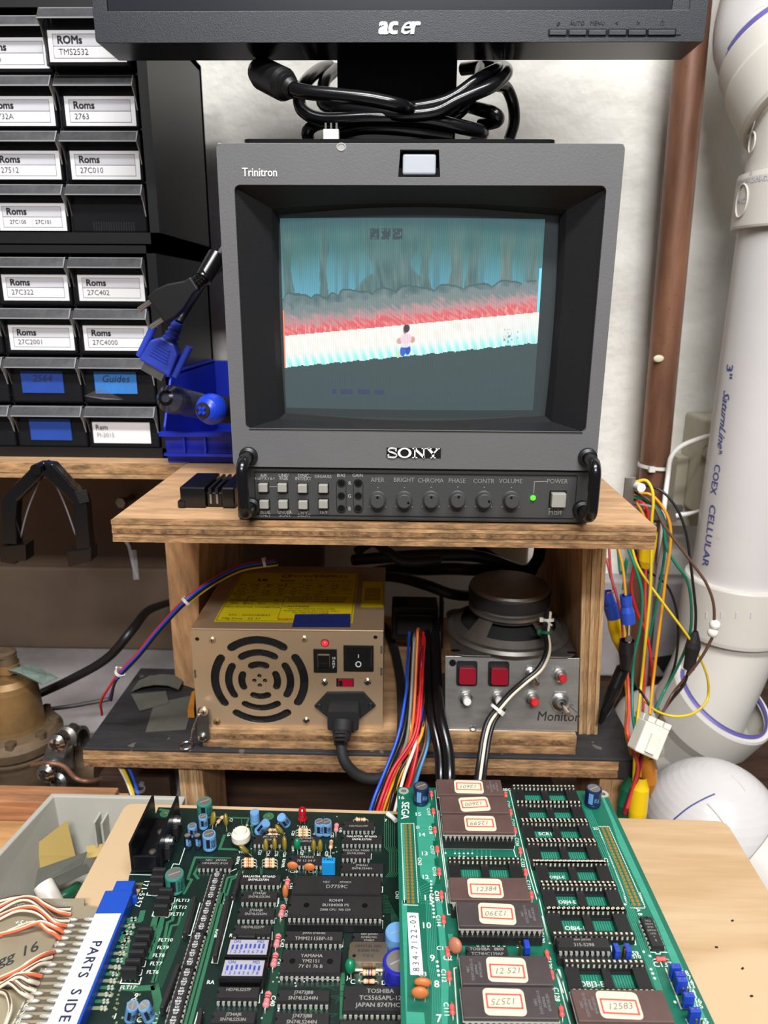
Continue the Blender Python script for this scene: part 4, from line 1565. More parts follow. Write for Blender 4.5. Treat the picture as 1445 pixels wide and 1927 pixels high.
for x, y, m_ in ((198, 565, 'nickel'), (764, 562, 'nickel'), (228, 1068, 'brass'), (776, 1067, 'chrome'), (888, 830, 'chrome'), (1155, 828, 'chrome')):
    q = psu(x, y)
    b = MB()
    c = PF @ Vector((q[0], q[1], .0012))
    screw(b, c, .0029, (PF.to_3x3() @ Vector((0, 0, 1))), m_)
    b.build('screw', pu)
q = psu(892, 587)
b = MB()
b.lathe([(.0032, .0012), (.0032, .0018), (.0026, .002)], 'black_plastic', PF @ Matrix.Translation((q[0], q[1], 0)), 16)
b.ball((q[0], q[1], .0014), .0026, 'led_red_lit', PF)
b.build('pilot_lamp', pu)


def prect(x0, y0, x1, y1):
    a, c = psu(x0, y0), psu(x1, y1)
    return (a[0] + c[0]) / 2, (a[1] + c[1]) / 2, abs(c[0] - a[0]), abs(a[1] - c[1])


cx, cy, w_, h_ = prect(821, 622, 967, 768)
b = MB()
b.prism(rr_rect(cx, cy, w_, h_, .0006, 2), .0012, .0026, 'black_plastic', PF, [rr_rect(cx - .0012, cy, w_ * .52, h_ * .62, .0005, 2)])
br_ = b.build('breaker', pu)
b = MB()
b.cbox(cx - .0012, cy - .0004, .0016, w_ * .48, h_ * .5, .002, 'black_gloss', PF)
b.cbox(cx - .0012, cy - .0022, .0028, w_ * .34, .0012, .0012, 'black_plastic', PF)
b.build('breaker_button', br_)
b = MB()
for k, ch in enumerate(('10', 'A', 'M', 'P')):
    b.text(ch, .0030, PF @ Matrix.Translation((cx + w_ * .36, cy + h_ * .13 - k * .0026, .0026)), 'white_print', .01)
b.build('lettering', br_)
cx, cy, w_, h_ = prect(1006, 600, 1192, 762)
b = MB()
b.prism(rr_rect(cx, cy, w_, h_, .0006, 2), .0012, .0026, 'black_plastic', PF, [rr_rect(cx, cy, w_ * .84, h_ * .80, .0005, 2)])
sw = b.build('power_switch', pu)
b = MB()
w2, h2 = w_ * .41, h_ * .39
b.add([(cx - w2, cy - h2, .0012), (cx + w2, cy - h2, .0012), (cx + w2, cy + h2, .0012), (cx - w2, cy + h2, .0012),
       (cx - w2, cy - h2, .0058), (cx + w2, cy - h2, .0058), (cx + w2, cy - h2 * .1, .0034), (cx - w2, cy - h2 * .1, .0034), (cx + w2, cy + h2, .0034), (cx - w2, cy + h2, .0034)],
      [(0, 1, 5, 4), (4, 5, 6, 7), (7, 6, 8, 9), (9, 8, 2, 3), (1, 2, 8, 6, 5), (0, 4, 7, 9, 3)], 'black_gloss', False, PF)
b.build('rocker', sw)
b = MB()
b.box(cx - .0003, cx + .0003, cy + .0012, cy + .0042, .0035, .0037, 'white_print', PF)
Tr = PF @ Matrix.Translation((cx, cy - .0036, .0049)) @ Matrix.Rotation(-0.42, 4, 'X')
b.prism(circ(0, 0, .0023, 20), 0, .0006, 'white_print', Tr, [circ(0, 0, .0016, 20)])
b.build('symbols', sw)
cx, cy, w_, h_ = prect(962, 805, 1070, 857)
b = MB()
b.prism(rr_rect(cx, cy, w_, h_, .0003, 2), .0012, .0018, 'black_plastic', PF)
b.cbox(cx + .0004, cy, .002, w_ * .84, h_ * .84, .001, 'button_red', PF)
b.cbox(cx - w_ * .25, cy, .0027, w_ * .2, h_ * .6, .001, 'black_plastic', PF)
b.build('voltage_selector', pu)
# inlet with the plug in it
b = MB()
hexp = [psu(x, y) for x, y in ((825, 970), (905, 885), (1130, 885), (1208, 970), (1110, 1048), (920, 1048))]
b.prism(hexp, .0012, .0036, 'black_matte', PF)
inl = b.build('inlet_flange', pu, bevel=0.0008)
b = MB()
for x, y in ((858, 972), (1175, 968)):
    q = psu(x, y)
    b.lathe([(.0022, .0036), (.002, .0038), (.0006, .0032)], 'black_plastic', PF @ Matrix.Translation((q[0], q[1], 0)), 12)
b.build('inlet_rivet', inl)
b = MB()
cx, cy, w_, h_ = prect(918, 922, 1106, 1048)
b.prism(rr_rect(cx, cy - .001, w_, .0165, .002, 3), .0036, .020, 'black_matte', PF)
P0 = PF @ Vector((cx, cy - .001, .019))
P1 = PF @ Vector((cx - .0005, cy - .0085, .026))
P2 = py(641, 1400, 0.048)
b.tube([P0, P1, P0.lerp(P2, .75), P2], .0082, 'black_matte', 14, 5, rend=.0050)
b.build('power_plug', inl, bevel=0)
b = MB()
ptsu = [(641, 1400, .048), (648, 1432, .042), (672, 1458, .042), (705, 1466, .045), (734, 1454, .052), (749, 1428, .060), (755, 1395, .066), (757, 1365, .070), (757, 1330, .090), (752, 1270, .16), (735, 1200, .232), (700, 1150, .27)]
b.tube([py(*q) for q in ptsu], .0042, 'black_matte', 12)
b.build('power_cord', inl)
b = MB()
for k in range(4):
    c = py(641 - .5 * k, 1372 + k * 7, .050)
    b.cbox(c.x, c.y - .0052, c.z, .008, .0012, .0011, 'black_plastic')
b.build('strain_rib', inl)
# tabs on the sides
b = MB()
for (x, y) in ((1240, 630), (1240, 765), (94, 772)):
    q = psu(x, y)
    b.cbox(q[0], q[1], .0013, .0016, .007, .0006, 'dull_tin', PF)
b.build('fold_tab', pu)
# labels on the top
TM = PM @ frame((0, 0, PH + .0007), (1, 0, 0), (0, 1, 0))


def ptop(x, y):
    p = pz(340 + x * .3045, 1030 + y * .3045, PO.z + PH)
    q = PM.inverted() @ p
    return Vector((q.x, q.y))


A0, A1, A2, A3 = ptop(205, 464), ptop(1062, 464), ptop(1105, 162), ptop(355, 157)
x0, x1, y0, y1 = A0.x, A1.x, A0.y, (A2.y + A3.y) / 2
b = MB()
b.add([(x0, y0, 0), (x1, y0, 0), (x1, y1, 0), (x0, y1, 0)], [(0, 1, 2, 3)], 'yellow_label', False, TM)
LW, LH = x1 - x0, y1 - y0
L0 = TM @ Matrix.Translation((x0, y0, .00005))


def lt(t, fx, fy, s, m='black_print', bold=0.0, **k):
    b.text(t, s, L0 @ Matrix.Translation((fx * LW, fy * LH, 0)), m, bold, **k)


fr = [(.012, .02), (.988, .02), (.988, .98), (.012, .98), (.012, .02)]
b.ribbon([(p_[0] * LW, p_[1] * LH) for p_ in fr], .0004, 'black_print', .0001, L0)
lt('POWERPRO', .66, .91, .0082, 'print_red', .02, wx=1.25)
b.prism(circ(.40 * LW, .91 * LH, .0048, 18), .0001, .0002, 'print_red', L0, [circ(.405 * LW, .91 * LH, .0034, 18)])
b.text('U', .004, L0 @ Matrix.Translation((.405 * LW, .91 * LH, 0)) @ Matrix.Rotation(PI, 4, 'Z'), 'black_print')
lt('UL', .22, .81, .0085, bold=.03)
lt('RoHS', .42, .80, .0055, bold=.01)
lt('CE', .60, .81, .0055)
lt('P4-MONITOR  REV A', .86, .80, .0030)
for fy in (.74, .66, .60, .54, .48, .42, .36, .30):
    b.ribbon([(.03 * LW, fy * LH), ((.97 if fy > .5 else .44) * LW, fy * LH)], .00036, 'black_print', .0001, L0)
for fx, a_, c_ in ((.14, .66, .74), (.28, .66, .74), (.42, .66, .74), (.56, .66, .74), (.70, .66, .74), (.84, .66, .74), (.26, .54, .60), (.55, .54, .60), (.16, .3, .48), (.45, .06, .48), (.62, .40, .5), (.78, .40, .5)):
    b.ribbon([(fx * LW, a_ * LH), (fx * LW, c_ * LH)], .00036, 'black_print', .0001, L0)
rt = random.Random(3)
wds = ['INPUT', 'OUTPUT', '115V', '230V', '+5V', '+12V', '-5V', '12A', '0.5A', '60Hz', 'RATING', 'MAX', '8A', '50Hz']
for fy in (.70, .63, .57, .51, .45, .39, .33):
    for k in range(9):
        if rt.random() < .8:
            fx = .08 + k * .105
            if fx > .45 and fy < .5:
                continue
            lt(rt.choice(wds), fx, fy, .0030, bold=.02)
for k, tx in enumerate(('TO AVOID RISK OF FIRE REPLACE FUSE ONLY', 'WITH SAME TYPE AND RATING OF FUSE', 'DISCONNECT POWER BEFORE SERVICE')):
    lt(tx, .70, .46 - k * .04, .0027, bold=.015)
lt('CAUTION!', .56, .28, .0046, bold=.015)
for k, tx in enumerate(('DO NOT REMOVE THIS COVER', 'TRAINED SERVICE PERSONNEL ONLY', 'NO USER PARTS INSIDE')):
    lt(tx, .68, .235 - k * .035, .0028, bold=.015)
lt('MINI MONITOR CONNECTOR', .23, .26, .0034, bold=.01)
for k in range(3):
    b.ribbon([(.05 * LW, (.23 - k * .04) * LH), (.43 * LW, (.23 - k * .04) * LH)], .00015, 'dark_print', .0001, L0)
lt('S/N : A042280833', .235, .115, .0046)
lt('Mfg Date : 22 37', .185, .055, .0046)
lt('suzo', .51, .055, .0062, 'print_red', .02, wx=1.1)
b.build('rating_label', pu)
b = MB()
c = [ptop(688, 500), ptop(1048, 500), ptop(1050, 418), ptop(706, 420)]
b.add([(p_.x, p_.y, .0004) for p_ in c], [(0, 1, 2, 3)], 'blue_tape', False, TM)
b.text('12V 12 A', .0075, TM @ Matrix.Translation(((c[0].x + c[1].x) / 2 - .006, (c[0].y + c[2].y) / 2, .0004)), 'ink_blue', .0, .2)
b.build('tape', pu)
b = MB()
c = [ptop(1112, 378), ptop(1250, 378), ptop(1252, 218), ptop(1127, 218)]
b.add([(p_.x, p_.y, .0002) for p_ in c], [(0, 1, 2, 3)], 'yellow_label', False, TM)
cx, cy = (c[0].x + c[1].x + c[2].x + c[3].x) / 4, (c[0].y + c[2].y) / 2
for k in range(7):
    b.text('WARNING HIGH VOLTAGE' if k == 6 else 'DISCONNECT SUPPLY CORD', .0024, TM @ Matrix.Translation((cx - .006 + k * .002, cy, .0002)) @ Matrix.Rotation(-PI / 2, 4, 'Z'), 'black_print', wx=.9)
b.build('warning_label', pu)
# hold-down clip
b = MB()
a, c = py(384, 1338, .074), py(381, 1388, .0735)
b.prism(rr_rect(0, 0, .0095, .031, .0044, 4), 0, .0016, 'zinc', frame(((a.x + c.x) / 2, .0752, (a.z + c.z) / 2), (1, 0, -.05), (0, 0, 1)))
clp = b.build('hold_down_clip', pu, bevel=.0004)
for q, m_ in ((a, 'nickel'), (c, 'chrome')):
    b = MB()
    screw(b, (q.x, .0734, q.z), .0036, (0, -1, 0), m_)
    b.build('screw', clp)

# ================================================================ speaker with the switch panel
sp = thing('speaker_test_panel', 'bent metal panel with red buttons and toggle switches, below the bare speaker', 'switch panel', (0.08, 0.11, -0.2012))


def sq(x, y, yy):
    return py(720 + x * .3045, 1020 + y * .3045, yy)


SY = 0.083
p0, p1 = sq(388, 1118, SY), sq(1208, 1122, SY)
ztop = sq(600, 712, SY + .02).z
b = MB()
tl, trr = sq(387, 704, SY + .016), sq(1218, 720, SY + .016)
zb_ = -0.2008
q = [Vector((p0.x, SY, zb_)), Vector((p1.x, SY, zb_)), Vector((p1.x, SY + .0012, zb_)), Vector((p0.x, SY + .0012, zb_)),
     Vector((tl.x, SY + .016, tl.z)), Vector((trr.x, SY + .016, tl.z)), Vector((trr.x, SY + .0172, tl.z)), Vector((tl.x, SY + .0172, tl.z))]
b.hexa(q, 'panel_alu')
b.hexa([Vector((p0.x, SY, zb_)), Vector((p1.x, SY, zb_)), Vector((p1.x, SY + .09, zb_)), Vector((p0.x, SY + .09, zb_)),
        Vector((p0.x, SY, zb_ + .0012)), Vector((p1.x, SY, zb_ + .0012)), Vector((p1.x, SY + .09, zb_ + .0012)), Vector((p0.x, SY + .09, zb_ + .0012))], 'panel_alu')
b.build('panel', sp, bevel=.0003)
nrm = (q[1] - q[0]).cross(q[4] - q[0]).normalized()
if nrm.y > 0:
    nrm = -nrm
SPF = frame((0, 0, 0), (1, 0, 0), (0, 16 / 1, 0))
yax = (q[4] - q[0])
yax = Vector((0, yax.y, yax.z)).normalized()


def sf(x, y):     # point on the tilted panel below a crop pixel
    d = _ray(720 + x * .3045, 1020 + y * .3045)
    t_ = (q[0] - CAM).dot(nrm) / d.dot(nrm)
    return frame(CAM + d * t_, (1, 0, 0), yax)


for x, y in ((519, 815), (715, 818)):
    F = sf(x, y)
    b = MB()
    b.prism(rr_rect(0, .001, .0168, .0200, .002, 3), 0, .0022, 'black_plastic', F)
    o = b.build('button_frame', sp)
    b = MB()
    b.prism(rr_rect(0, .0, .0132, .0132, .0015, 3), .0022, .0085, 'button_red', F)
    b.build('square_button', o, bevel=.0007)
for x, y, cap in ((514, 962, 'cap_white'), (710, 962, 'cap_white'), (922, 965, 'cap_red'), (1092, 822, 'cap_red')):
    F = sf(x, y)
    b = MB()
    b.prism(circ(0, 0, .0064, 6), 0, .0014, 'zinc', F)
    b.lathe([(.0052, .0014), (.0052, .003), (.0042, .0032), (.0042, .0070), (.003, .0072)], 'chrome', F, 18)
    o = b.build('push_switch', sp)
    b = MB()
    b.lathe([(.0032, .007), (.0032, .0132), (.0024, .0142), (1e-6, .0143)], cap, F, 16)
    b.build('switch_cap', o)
for x, y, k in ((918, 812, 1), (1096, 985, 1.25)):
    F = sf(x, y)
    b = MB()
    b.prism(circ(0, 0, .0072 * k, 6), 0, .0016, 'zinc', F)
    b.lathe([(.0056 * k, .0016), (.0056 * k, .003), (.0044 * k, .0034), (.0044 * k, .006), (.003 * k, .0064)], 'chrome', F, 18)
    o = b.build('toggle_switch', sp)
    b = MB()
    b.tube([F @ Vector((0, 0, .006)), F @ Vector((.0016, -.004, .018 * k))], .0012, 'chrome', 10, 1, rend=.0020)
    b.build('toggle_lever', o)
b = MB()
F = sf(432, 747)
b.prism(circ(0, 0, .0028, 14), .0, .0002, 'black_gloss', F)
b.build('mounting_hole', sp)
b = MB()
b.text('Monitor', .0108, sf(1082, 1080), 'black_print', .004, .15, wx=.95)
F = sf(1170, 1030)
b.ribbon([(.004, -.003), (-.003, .003)], .0006, 'ink_blue', .0001, F)
b.ribbon([(-.003, -.001), (-.003, .003), (.001, .003)], .0006, 'ink_blue', .0001, F)
b.build('handwriting', sp)
b = MB()
F = sf(558, 1108)
screw(b, (F.translation.x, F.translation.y - .002, -.1992), .003, (0, -.3, 1), 'zinc')
b.build('screw', sp)

# bare speaker lying face down behind the panel top
mg = sq(800, 330, 0.145)
sc = Vector((mg.x, 0.142, 0))
zf = tl.z + .0012
spk = thing('speaker', 'bare loudspeaker lying face down, grey magnet and square steel frame, right in cubby', 'speaker', (sc.x, sc.y, zf))
fl_l, fl_r = sq(440, 690, .098), sq(1200, 660, .105)
hw = .0505
sc.x -= .003
b = MB()
b.prism(rr_rect(sc.x, sc.y, 2 * hw, .092, .012, 5), zf, zf + .0012, 'dull_tin')
b.build('flange', spk, bevel=.0004)
Mz = Matrix.Translation((sc.x, sc.y, zf))
zt_ = sq(800, 300, sc.y).z - zf
b = MB()
b.lathe([(.050, .001), (.052, .004), (.0505, .0068), (.047, .0075)], 'dull_tin', Mz, 48)
b.build('basket_rim', spk)
b = MB()                                            # spider basket with four windows
R0, R1, H0, H1 = .047, .030, .0072, .022
for k in range(4):
    a0 = k * PI / 2 - PI / 4 - .22
    vs = []
    for i in range(6):
        a = a0 + .44 * i / 5
        vs += [(R0 * math.cos(a), R0 * math.sin(a), H0), (R1 * math.cos(a), R1 * math.sin(a), H1)]
    b.add(vs, [(2 * i, 2 * i + 2, 2 * i + 3, 2 * i + 1) for i in range(5)], 'dull_tin', True, Mz)
    vs2 = [Vector(v) * 1.0 - Vector((0, 0, .0012)) for v in vs]
    b.add(vs2, [(2 * i, 2 * i + 1, 2 * i + 3, 2 * i + 2) for i in range(5)], 'dull_tin', True, Mz)
b.lathe([(R1 + .0005, H1 - .002), (R1 + .0015, H1), (.027, H1 + .0012)], 'dull_tin', Mz, 40)
b.lathe([(R0 + .001, H0 - .001), (R0 - .006, H0 + .0045), (R0 - .007, H0 + .0035)], 'dull_tin', Mz, 40)
b.build('basket', spk)
b = MB()
b.lathe([(.044, .003), (.024, .016), (1e-6, .017)], 'black_matte', Mz, 32)
b.build('cone', spk)
b = MB()
b.lathe([(.0325, H1 + .001), (.034, H1 + .002), (.034, H1 + .0045), (.031, H1 + .0055), (.0305, H1 + .0085)], 'dull_tin', Mz, 40)
b.build('pole_plate', spk)
b = MB()
b.lathe([(.0335, H1 + .0085), (.0345, H1 + .0095), (.0345, H1 + .0185), (.0335, H1 + .0195)], 'ic_black', Mz, 44)
b.build('magnet', spk)
b = MB()
b.lathe([(.0335, H1 + .0192), (.0338, H1 + .021), (.0325, H1 + .0228), (.006, H1 + .0236), (1e-6, H1 + .0236)], 'dull_tin', Mz, 44)
b.build('back_plate', spk)
for dx in (-.047, .047):
    b = MB()
    b.prism([(sc.x + dx + .004 * math.cos(2 * PI * k / 12), sc.y - .038 + .0022 * math.sin(2 * PI * k / 12)) for k in range(12)], zf + .0012, zf + .00135, 'black_gloss')
    b.build('slot', spk)

# two conductor lead from the speaker over the panel
t = thing('speaker_lead', 'twisted black and white lead coming down over the switch panel from speaker', 'wire', sq(840, 900, .07))
path = [(1026, 430, .115), (1018, 500, .105), (1012, 560, .094), (1022, 640, .082), (1010, 710, .072), (965, 790, .066), (880, 860, .062), (790, 940, .06), (720, 1020, .057), (660, 1100, .053), (630, 1190, .047), (612, 1300, .038), (598, 1400, .028), (585, 1500, .015), (580, 1600, .00)]
b = MB()
b.tube([sq(x - 8, y, yy) for x, y, yy in path], .0021, 'w_black', 8)
b.build('black_wire', t)
b = MB()
b.tube([sq(x + 10, y + 6, yy - .0012) for x, y, yy in path], .0013, 'w_cream', 8)
b.build('white_wire', t)
b = MB()
b.tube([sq(x + 34, y + 4, yy + .001) for x, y, yy in path[8:]], .0017, 'w_black', 8)
b.build('thin_wire', t)


def tie(c, ax, r, m, name, parent, tail=None):
    M = Vector(ax).normalized().to_track_quat('Z', 'Y').to_matrix().to_4x4()
    M.translation = Vector(c)
    b = MB()
    n = 20
    b.lathe([(r, -.0011), (r + .0008, -.0011), (r + .0008, .0011), (r, .0011)], m, M, n)
    b.cbox(r + .0016, 0, 0, .0028, .0036, .0034, m, M)
    if tail:
        b.tube([M @ Vector((r, 0, 0)), Vector(tail)], .0009, m, 6, 1)
    return b.build(name, parent)


c = sq(705, 1030, .056)
tie(c, sq(660, 1100, .053) - sq(720, 1020, .057), .0044, 'nylon', 'cable_tie', t, sq(735, 1055, .05))
c = sq(1010, 555, .093)
tie(c, (0, .3, 1), .0042, 'tie_green', 'green_tie', t, sq(965, 575, .09))
c = sq(1022, 480, .108)
tie(c, (0, .3, 1), .004, 'w_white', 'loop', t, sq(1045, 515, .10))

# ================================================================ harness and cables in the cubby
hn = thing('wire_harness', 'fan of coloured supply wires dropping from the cubby toward the board', 'wires', py(760, 1400, .05))
rh = random.Random(11)
wires = [('w_blue', 150, 10, 870), ('w_black', 170, 30, 880), ('w_gray', 190, 60, 640), ('w_yellow', 190, 90, 960), ('w_red', 215, 30, 890), ('w_red', 235, 55, 860), ('w_red', 250, 75, 850),
         ('w_amber', 265, 120, 930), ('w_blue', 225, 20, 1050), ('w_blue', 232, 48, 1080), ('w_white', 205, 120, 1340), ('w_black', 245, 85, 1180), ('w_cyan', 275, 205, 1180), ('w_cyan', 285, 190, 1200), ('w_red', 180, 150, 1380),
         ('w_red', 195, 165, 1390), ('w_yellow', 150, 120, 1400), ('w_brown', 255, 180, 1150), ('w_orange', 215, 60, 600), ('w_maroon', 240, 100, 760)]
for i, (m_, xt, xb, ym) in enumerate(wires):
    b = MB()
    x1 = xt + rh.uniform(-5, 5)
    dpt = .004 * (i % 5)
    if ym < 1000:
        P = [sq(x1 + 15, 560, .155 + dpt), sq(x1, ym - 60, .10 + dpt), sq(x1 - 5, ym + 60, .085 + dpt), sq(x1 - 40 + .25 * (xb - 60), 1190, .056 + dpt * .6), sq(xb + 10, 1400, .04 + dpt), sq(xb - 55, 1560, .024 + dpt * .6), sq(xb - 95, 1680, .016 + dpt * .6)]
    else:
        P = [sq(x1 + 20, 900, .115 + dpt), sq(x1 + 14, 1080, .072 + dpt * .4), sq((x1 + xb) / 2 + 40, 1250, .056 + dpt), sq(xb + 20, 1420, .04 + dpt), sq(xb - 20, 1560, .024 + dpt * .6), sq(xb - 50, 1680, .016 + dpt * .6)]
    b.tube(P, .00125, m_, 7)
    b.build('wire', hn)
for k, (xa, xb) in enumerate(((285, 350), (338, 405))):
    b = MB()
    dk = -.0075 * k
    b.tube([sq(xa - 10, 560, .16 + dk), sq(xa, 900, .10 + dk), sq(xa + 20, 1080, .071 + dk), sq(xb, 1290, .050 + dk), sq(xb + 10, 1480, .032 + dk), sq(xb + 14, 1650, .022 + dk)], .0042, 'black_gloss', 10)
    tag(b.build('black_cable'), ('thick black cable hanging beside the coloured wires, left one' if k == 0 else 'thick black cable hanging between coloured wires and switch panel, right one'), 'cable')
cub = [
    ([(-180, 110, .22), (100, 90, .2), (380, 80, .19), (620, 95, .19), (860, 175, .2), (950, 120, .21), (975, 20, .2)], .0055),
    ([(-120, 230, .30), (60, 215, .25), (250, 260, .2), (420, 320, .19), (560, 330, .2), (700, 300, .22)], .0052),
    ([(-150, 200, .30), (80, 165, .25), (250, 170, .22), (430, 165, .2), (600, 170, .2), (760, 140, .21), (880, 200, .22), (940, 260, .22)], .006),
    ([(580, 20, .22), (680, 90, .2), (800, 160, .19), (900, 210, .2), (940, 140, .21)], .005),
    ([(-160, 60, .2), (-60, 0, .21), (30, 60, .19), (140, 120, .18), (350, 110, .19)], .0045),
]
names = ('sagging along the top of the cubby', 'running toward the speaker back', 'lying across the cubby back', 'dropping in behind the speaker', 'crossing above the power box')
CUBO = dict(zip(names, (0, 0, .035, .02, -.022)))
for (P, r), n_ in zip(cub, names):
    b = MB()
    b.tube([sq(p_[0], p_[1], p_[2] + CUBO[n_]) for p_ in P], r, 'black_plastic', 10)
    tag(b.build('black_cable'), 'dark cable in the shaded cubby, ' + n_, 'cable')
b = MB()
c = sq(160, 470, .20)
b.box(c.x - .016, c.x + .028, .198, .225, c.z - .022, c.z + .012, 'black_plastic')
b.box(c.x - .012, c.x + .024, .195, .198, c.z - .016, c.z + .006, 'black_matte')
b.box(c.x + .029, c.x + .033, .196, .21, c.z - .03, c.z + .02, 'black_matte')
tag(b.build('plug_block', bevel=.0015), 'dark plug block at the back of the power box, half lost in shade', 'connector')
b = MB()
p0, p1 = sq(650, 200, .33), sq(905, 30, .33)
b.box(p0.x, p1.x, .33, .3855, p0.z, p1.z + .02, 'elec_box')
tag(b.build('junction_box', bevel=.003), 'pale box on the wall seen through the cubby behind speaker', 'box')
# ================================================================ tied wire bundle going left
t = thing('wire_bundle', 'thin tied bundle of blue red and black wires running left out of the cubby', 'wires', py(340, 1130, .06))
P = [(520, 1058, .12), (455, 1068, .105), (400, 1095, .085), (350, 1132, .068), (300, 1185, .066), (262, 1232, .07), (228, 1268, .075)]
for k, (m_, du, dv_) in enumerate((('w_blue', -2, -2), ('w_red', -5, -5), ('w_black', 2, 3), ('w_yellow', 5, 6), ('w_violet', 0, 1))):
    b = MB()
    pts = [py(u + du * (.75 if u < 400 else .45), v + dv_ * (.45 if u < 400 else .75), y + .001 * k) for u, v, y in P]
    if m_ == 'w_yellow':
        pts = pts[:4]
    tails = {'w_blue': [(214, 1290, .078), (207, 1312, .09)], 'w_red': [(206, 1292, .08), (190, 1320, .09), (192, 1345, .1)], 'w_black': [(216, 1285, .076), (209, 1318, .085)], 'w_violet': [(215, 1288, .078), (205, 1316, .088)]}
    pts += [py(*q) for q in tails.get(m_, [])]
    b.tube(pts, .00105, m_, 7)
    b.build('wire', t)
tie(py(350, 1132, .068), py(400, 1095, .085) - py(300, 1185, .066), .0034, 'nylon', 'cable_tie', t)
tie(py(226, 1265, .075), py(262, 1232, .07) - py(214, 1290, .078), .0034, 'nylon', 'cable_tie', t, py(219, 1256, .07))
tie(py(497, 1058, .115), (1, .2, .2), .003, 'nylon', 'cable_tie', t)
# lower end of the bundle passing under the black shelf
b = MB()
for k, (m_, du) in enumerate((('w_black', 0), ('w_blue', 3), ('w_white', -14), ('w_lime', -10))):
    b.tube([py(236 + du, 1438, .09), py(250 + du * .8, 1470, .086), py(264 + du * .5, 1520, .08)], .0016, m_, 7)
b.build('wire', t)
b = MB()
tie(py(262, 1484, .085), (0.2, 0, 1), .004, 'clear_film', 'cable_tie', t)
# big black cable behind, thin rod
b = MB()
b.tube([py(60, 1312, .2), py(130, 1280, .17), py(200, 1240, .16), py(245, 1190, .16), py(275, 1152, .22), py(300, 1140, .30), py(318, 1134, .352)], .0042, 'black_plastic', 10)
tag(b.build('black_cable'), 'black cable curving from the brass valve up into the cubby', 'cable')
b = MB()
b.tube([py(70, 1337, .21), py(140, 1328, .21), py(205, 1316, .21)], .0022, 'zinc', 8)
tag(b.build('metal_rod'), 'thin bare metal rod behind the black shelf, next to brass valve', 'rod')
# things on the black shelf
b = MB()
P4 = [pz(u, v, -.2174) for u, v in ((274, 1378), (350, 1373), (368, 1308), (290, 1325))]
b.prism([(p_.x, p_.y) for p_ in P4], -.2176, -.2168, 'sandpaper')
tag(b.build('sandpaper_sheet'), 'flat grey sandpaper square on the black shelf by the power box', 'sandpaper')
b = MB()
P4 = [pz(u, v, -.2155) for u, v in ((262, 1336), (318, 1322), (312, 1300), (247, 1306))]
b.prism([(p_.x, p_.y) for p_ in P4], -.2166, -.2156, 'sandpaper')
tag(b.build('sandpaper_scrap'), 'small scrap of grey sandpaper under the folded piece on black shelf', 'sandpaper')
b = MB()
A_, B_ = pz(276, 1285, -.212), pz(332, 1308, -.212)
pr = [(0, 0), (.010, .005), (.022, .0075), (.034, .007), (.044, .003)]
y0_, y1_ = pz(290, 1300, -.215).y, pz(290, 1276, -.212).y
x_ = pz(275, 1295, -.215).x - .012
b.prism([(a, c) for a, c in pr] + [(a, c - .0012) for a, c in reversed(pr)], 0, y1_ - y0_, 'sandpaper', frame((x_, y1_, -.2152), (1, 0, 0), (0, 0, 1)))
tag(b.build('sandpaper_fold'), 'curled folded piece of grey sandpaper lying on the black shelf', 'sandpaper')
t = thing('ring_pick', 'thin metal pick with ring end standing on the black shelf', 'hook', pz(351, 1403, -.217))
b = MB()
c = pz(351, 1403, -.2165)
tor = [(c.x + .0052 * math.cos(a), c.y + .0052 * math.sin(a), c.z) for a in [2 * PI * k / 20 for k in range(21)]]
b.tube(tor, .0010, 'chrome', 8, 1)
b.build('ring', t)
b = MB()
b.tube([(c.x + .002, c.y + .0048, c.z), py(362, 1375, .068), py(372, 1348, .072)], .0009, 'chrome', 7, 1)
b.build('shank', t)
b = MB()
P4 = [pz(u, v, -.2175) for u, v in ((354, 1352), (366, 1352), (368, 1314), (362, 1318))]
b.prism([(p_.x, p_.y) for p_ in P4], -.2167, -.209, 'clip_orange')
tag(b.build('amber_chip'), 'small amber plastic piece tucked beside the power box', 'plastic piece')

# ================================================================ brass regulator valve
vy = 0.16
vc = py(20, 1300, vy)
vx = vc.x
Z = lambda v: py(20, v, vy).z
val = thing('brass_valve', 'old brass pressure valve with bolt on top at the left edge', 'valve', (vx, vy, Z(1490)))
T = Matrix.Translation((vx, vy, 0))
b = MB()
b.lathe([(.0265, Z(1366)), (.0255, Z(1355)), (.0235, Z(1290)), (.0225, Z(1280)), (.018, Z(1272)), (.007, Z(1271)), (1e-6, Z(1271))], 'brass', T, 36)
b.build('bonnet', val)
b = MB()
b.lathe([(.036, Z(1398)), (.0400, Z(1392)), (.0405, Z(1378)), (.036, Z(1366)), (.026, Z(1362))], 'brass_dull', T, 40)
b.build('flange', val)
b = MB()
b.lathe([(.0405, Z(1402)), (.041, Z(1398)), (.036, Z(1397))], 'brass_dull', T, 40)
b.lathe([(.016, Z(1492)), (.026, Z(1486)), (.030, Z(1462)), (.034, Z(1440)), (.0375, Z(1415)), (.0385, Z(1402))], 'brass_dull', T, 36)
b.build('body', val)
for k in range(8):
    a = 2 * PI * k / 8 + .35
    b = MB()
    c = Vector((vx + .0335 * math.cos(a), vy + .0335 * math.sin(a), Z(1370)))
    b.cyl(c, c + Vector((0, 0, .0055)), .0052, 'brass_dull', n=6)
    b.build('bolt', val)
b = MB()
b.lathe([(.008, Z(1272)), (.008, Z(1256))], 'brass', T, 16)
b.cyl((vx + .0015, vy, Z(1262)), (vx + .0015, vy, Z(1248)), .0108, 'brass', n=6)
b.cyl((vx + .0015, vy, Z(1248)), (vx + .0015, vy, Z(1232)), .0095, 'brass_dull', n=6)
b.lathe([(.0098, Z(1232)), (.0098, Z(1227)), (.006, Z(1224)), (1e-6, Z(1224))], 'brass_dull', T, 16)
b.build('adjusting_bolt', val)
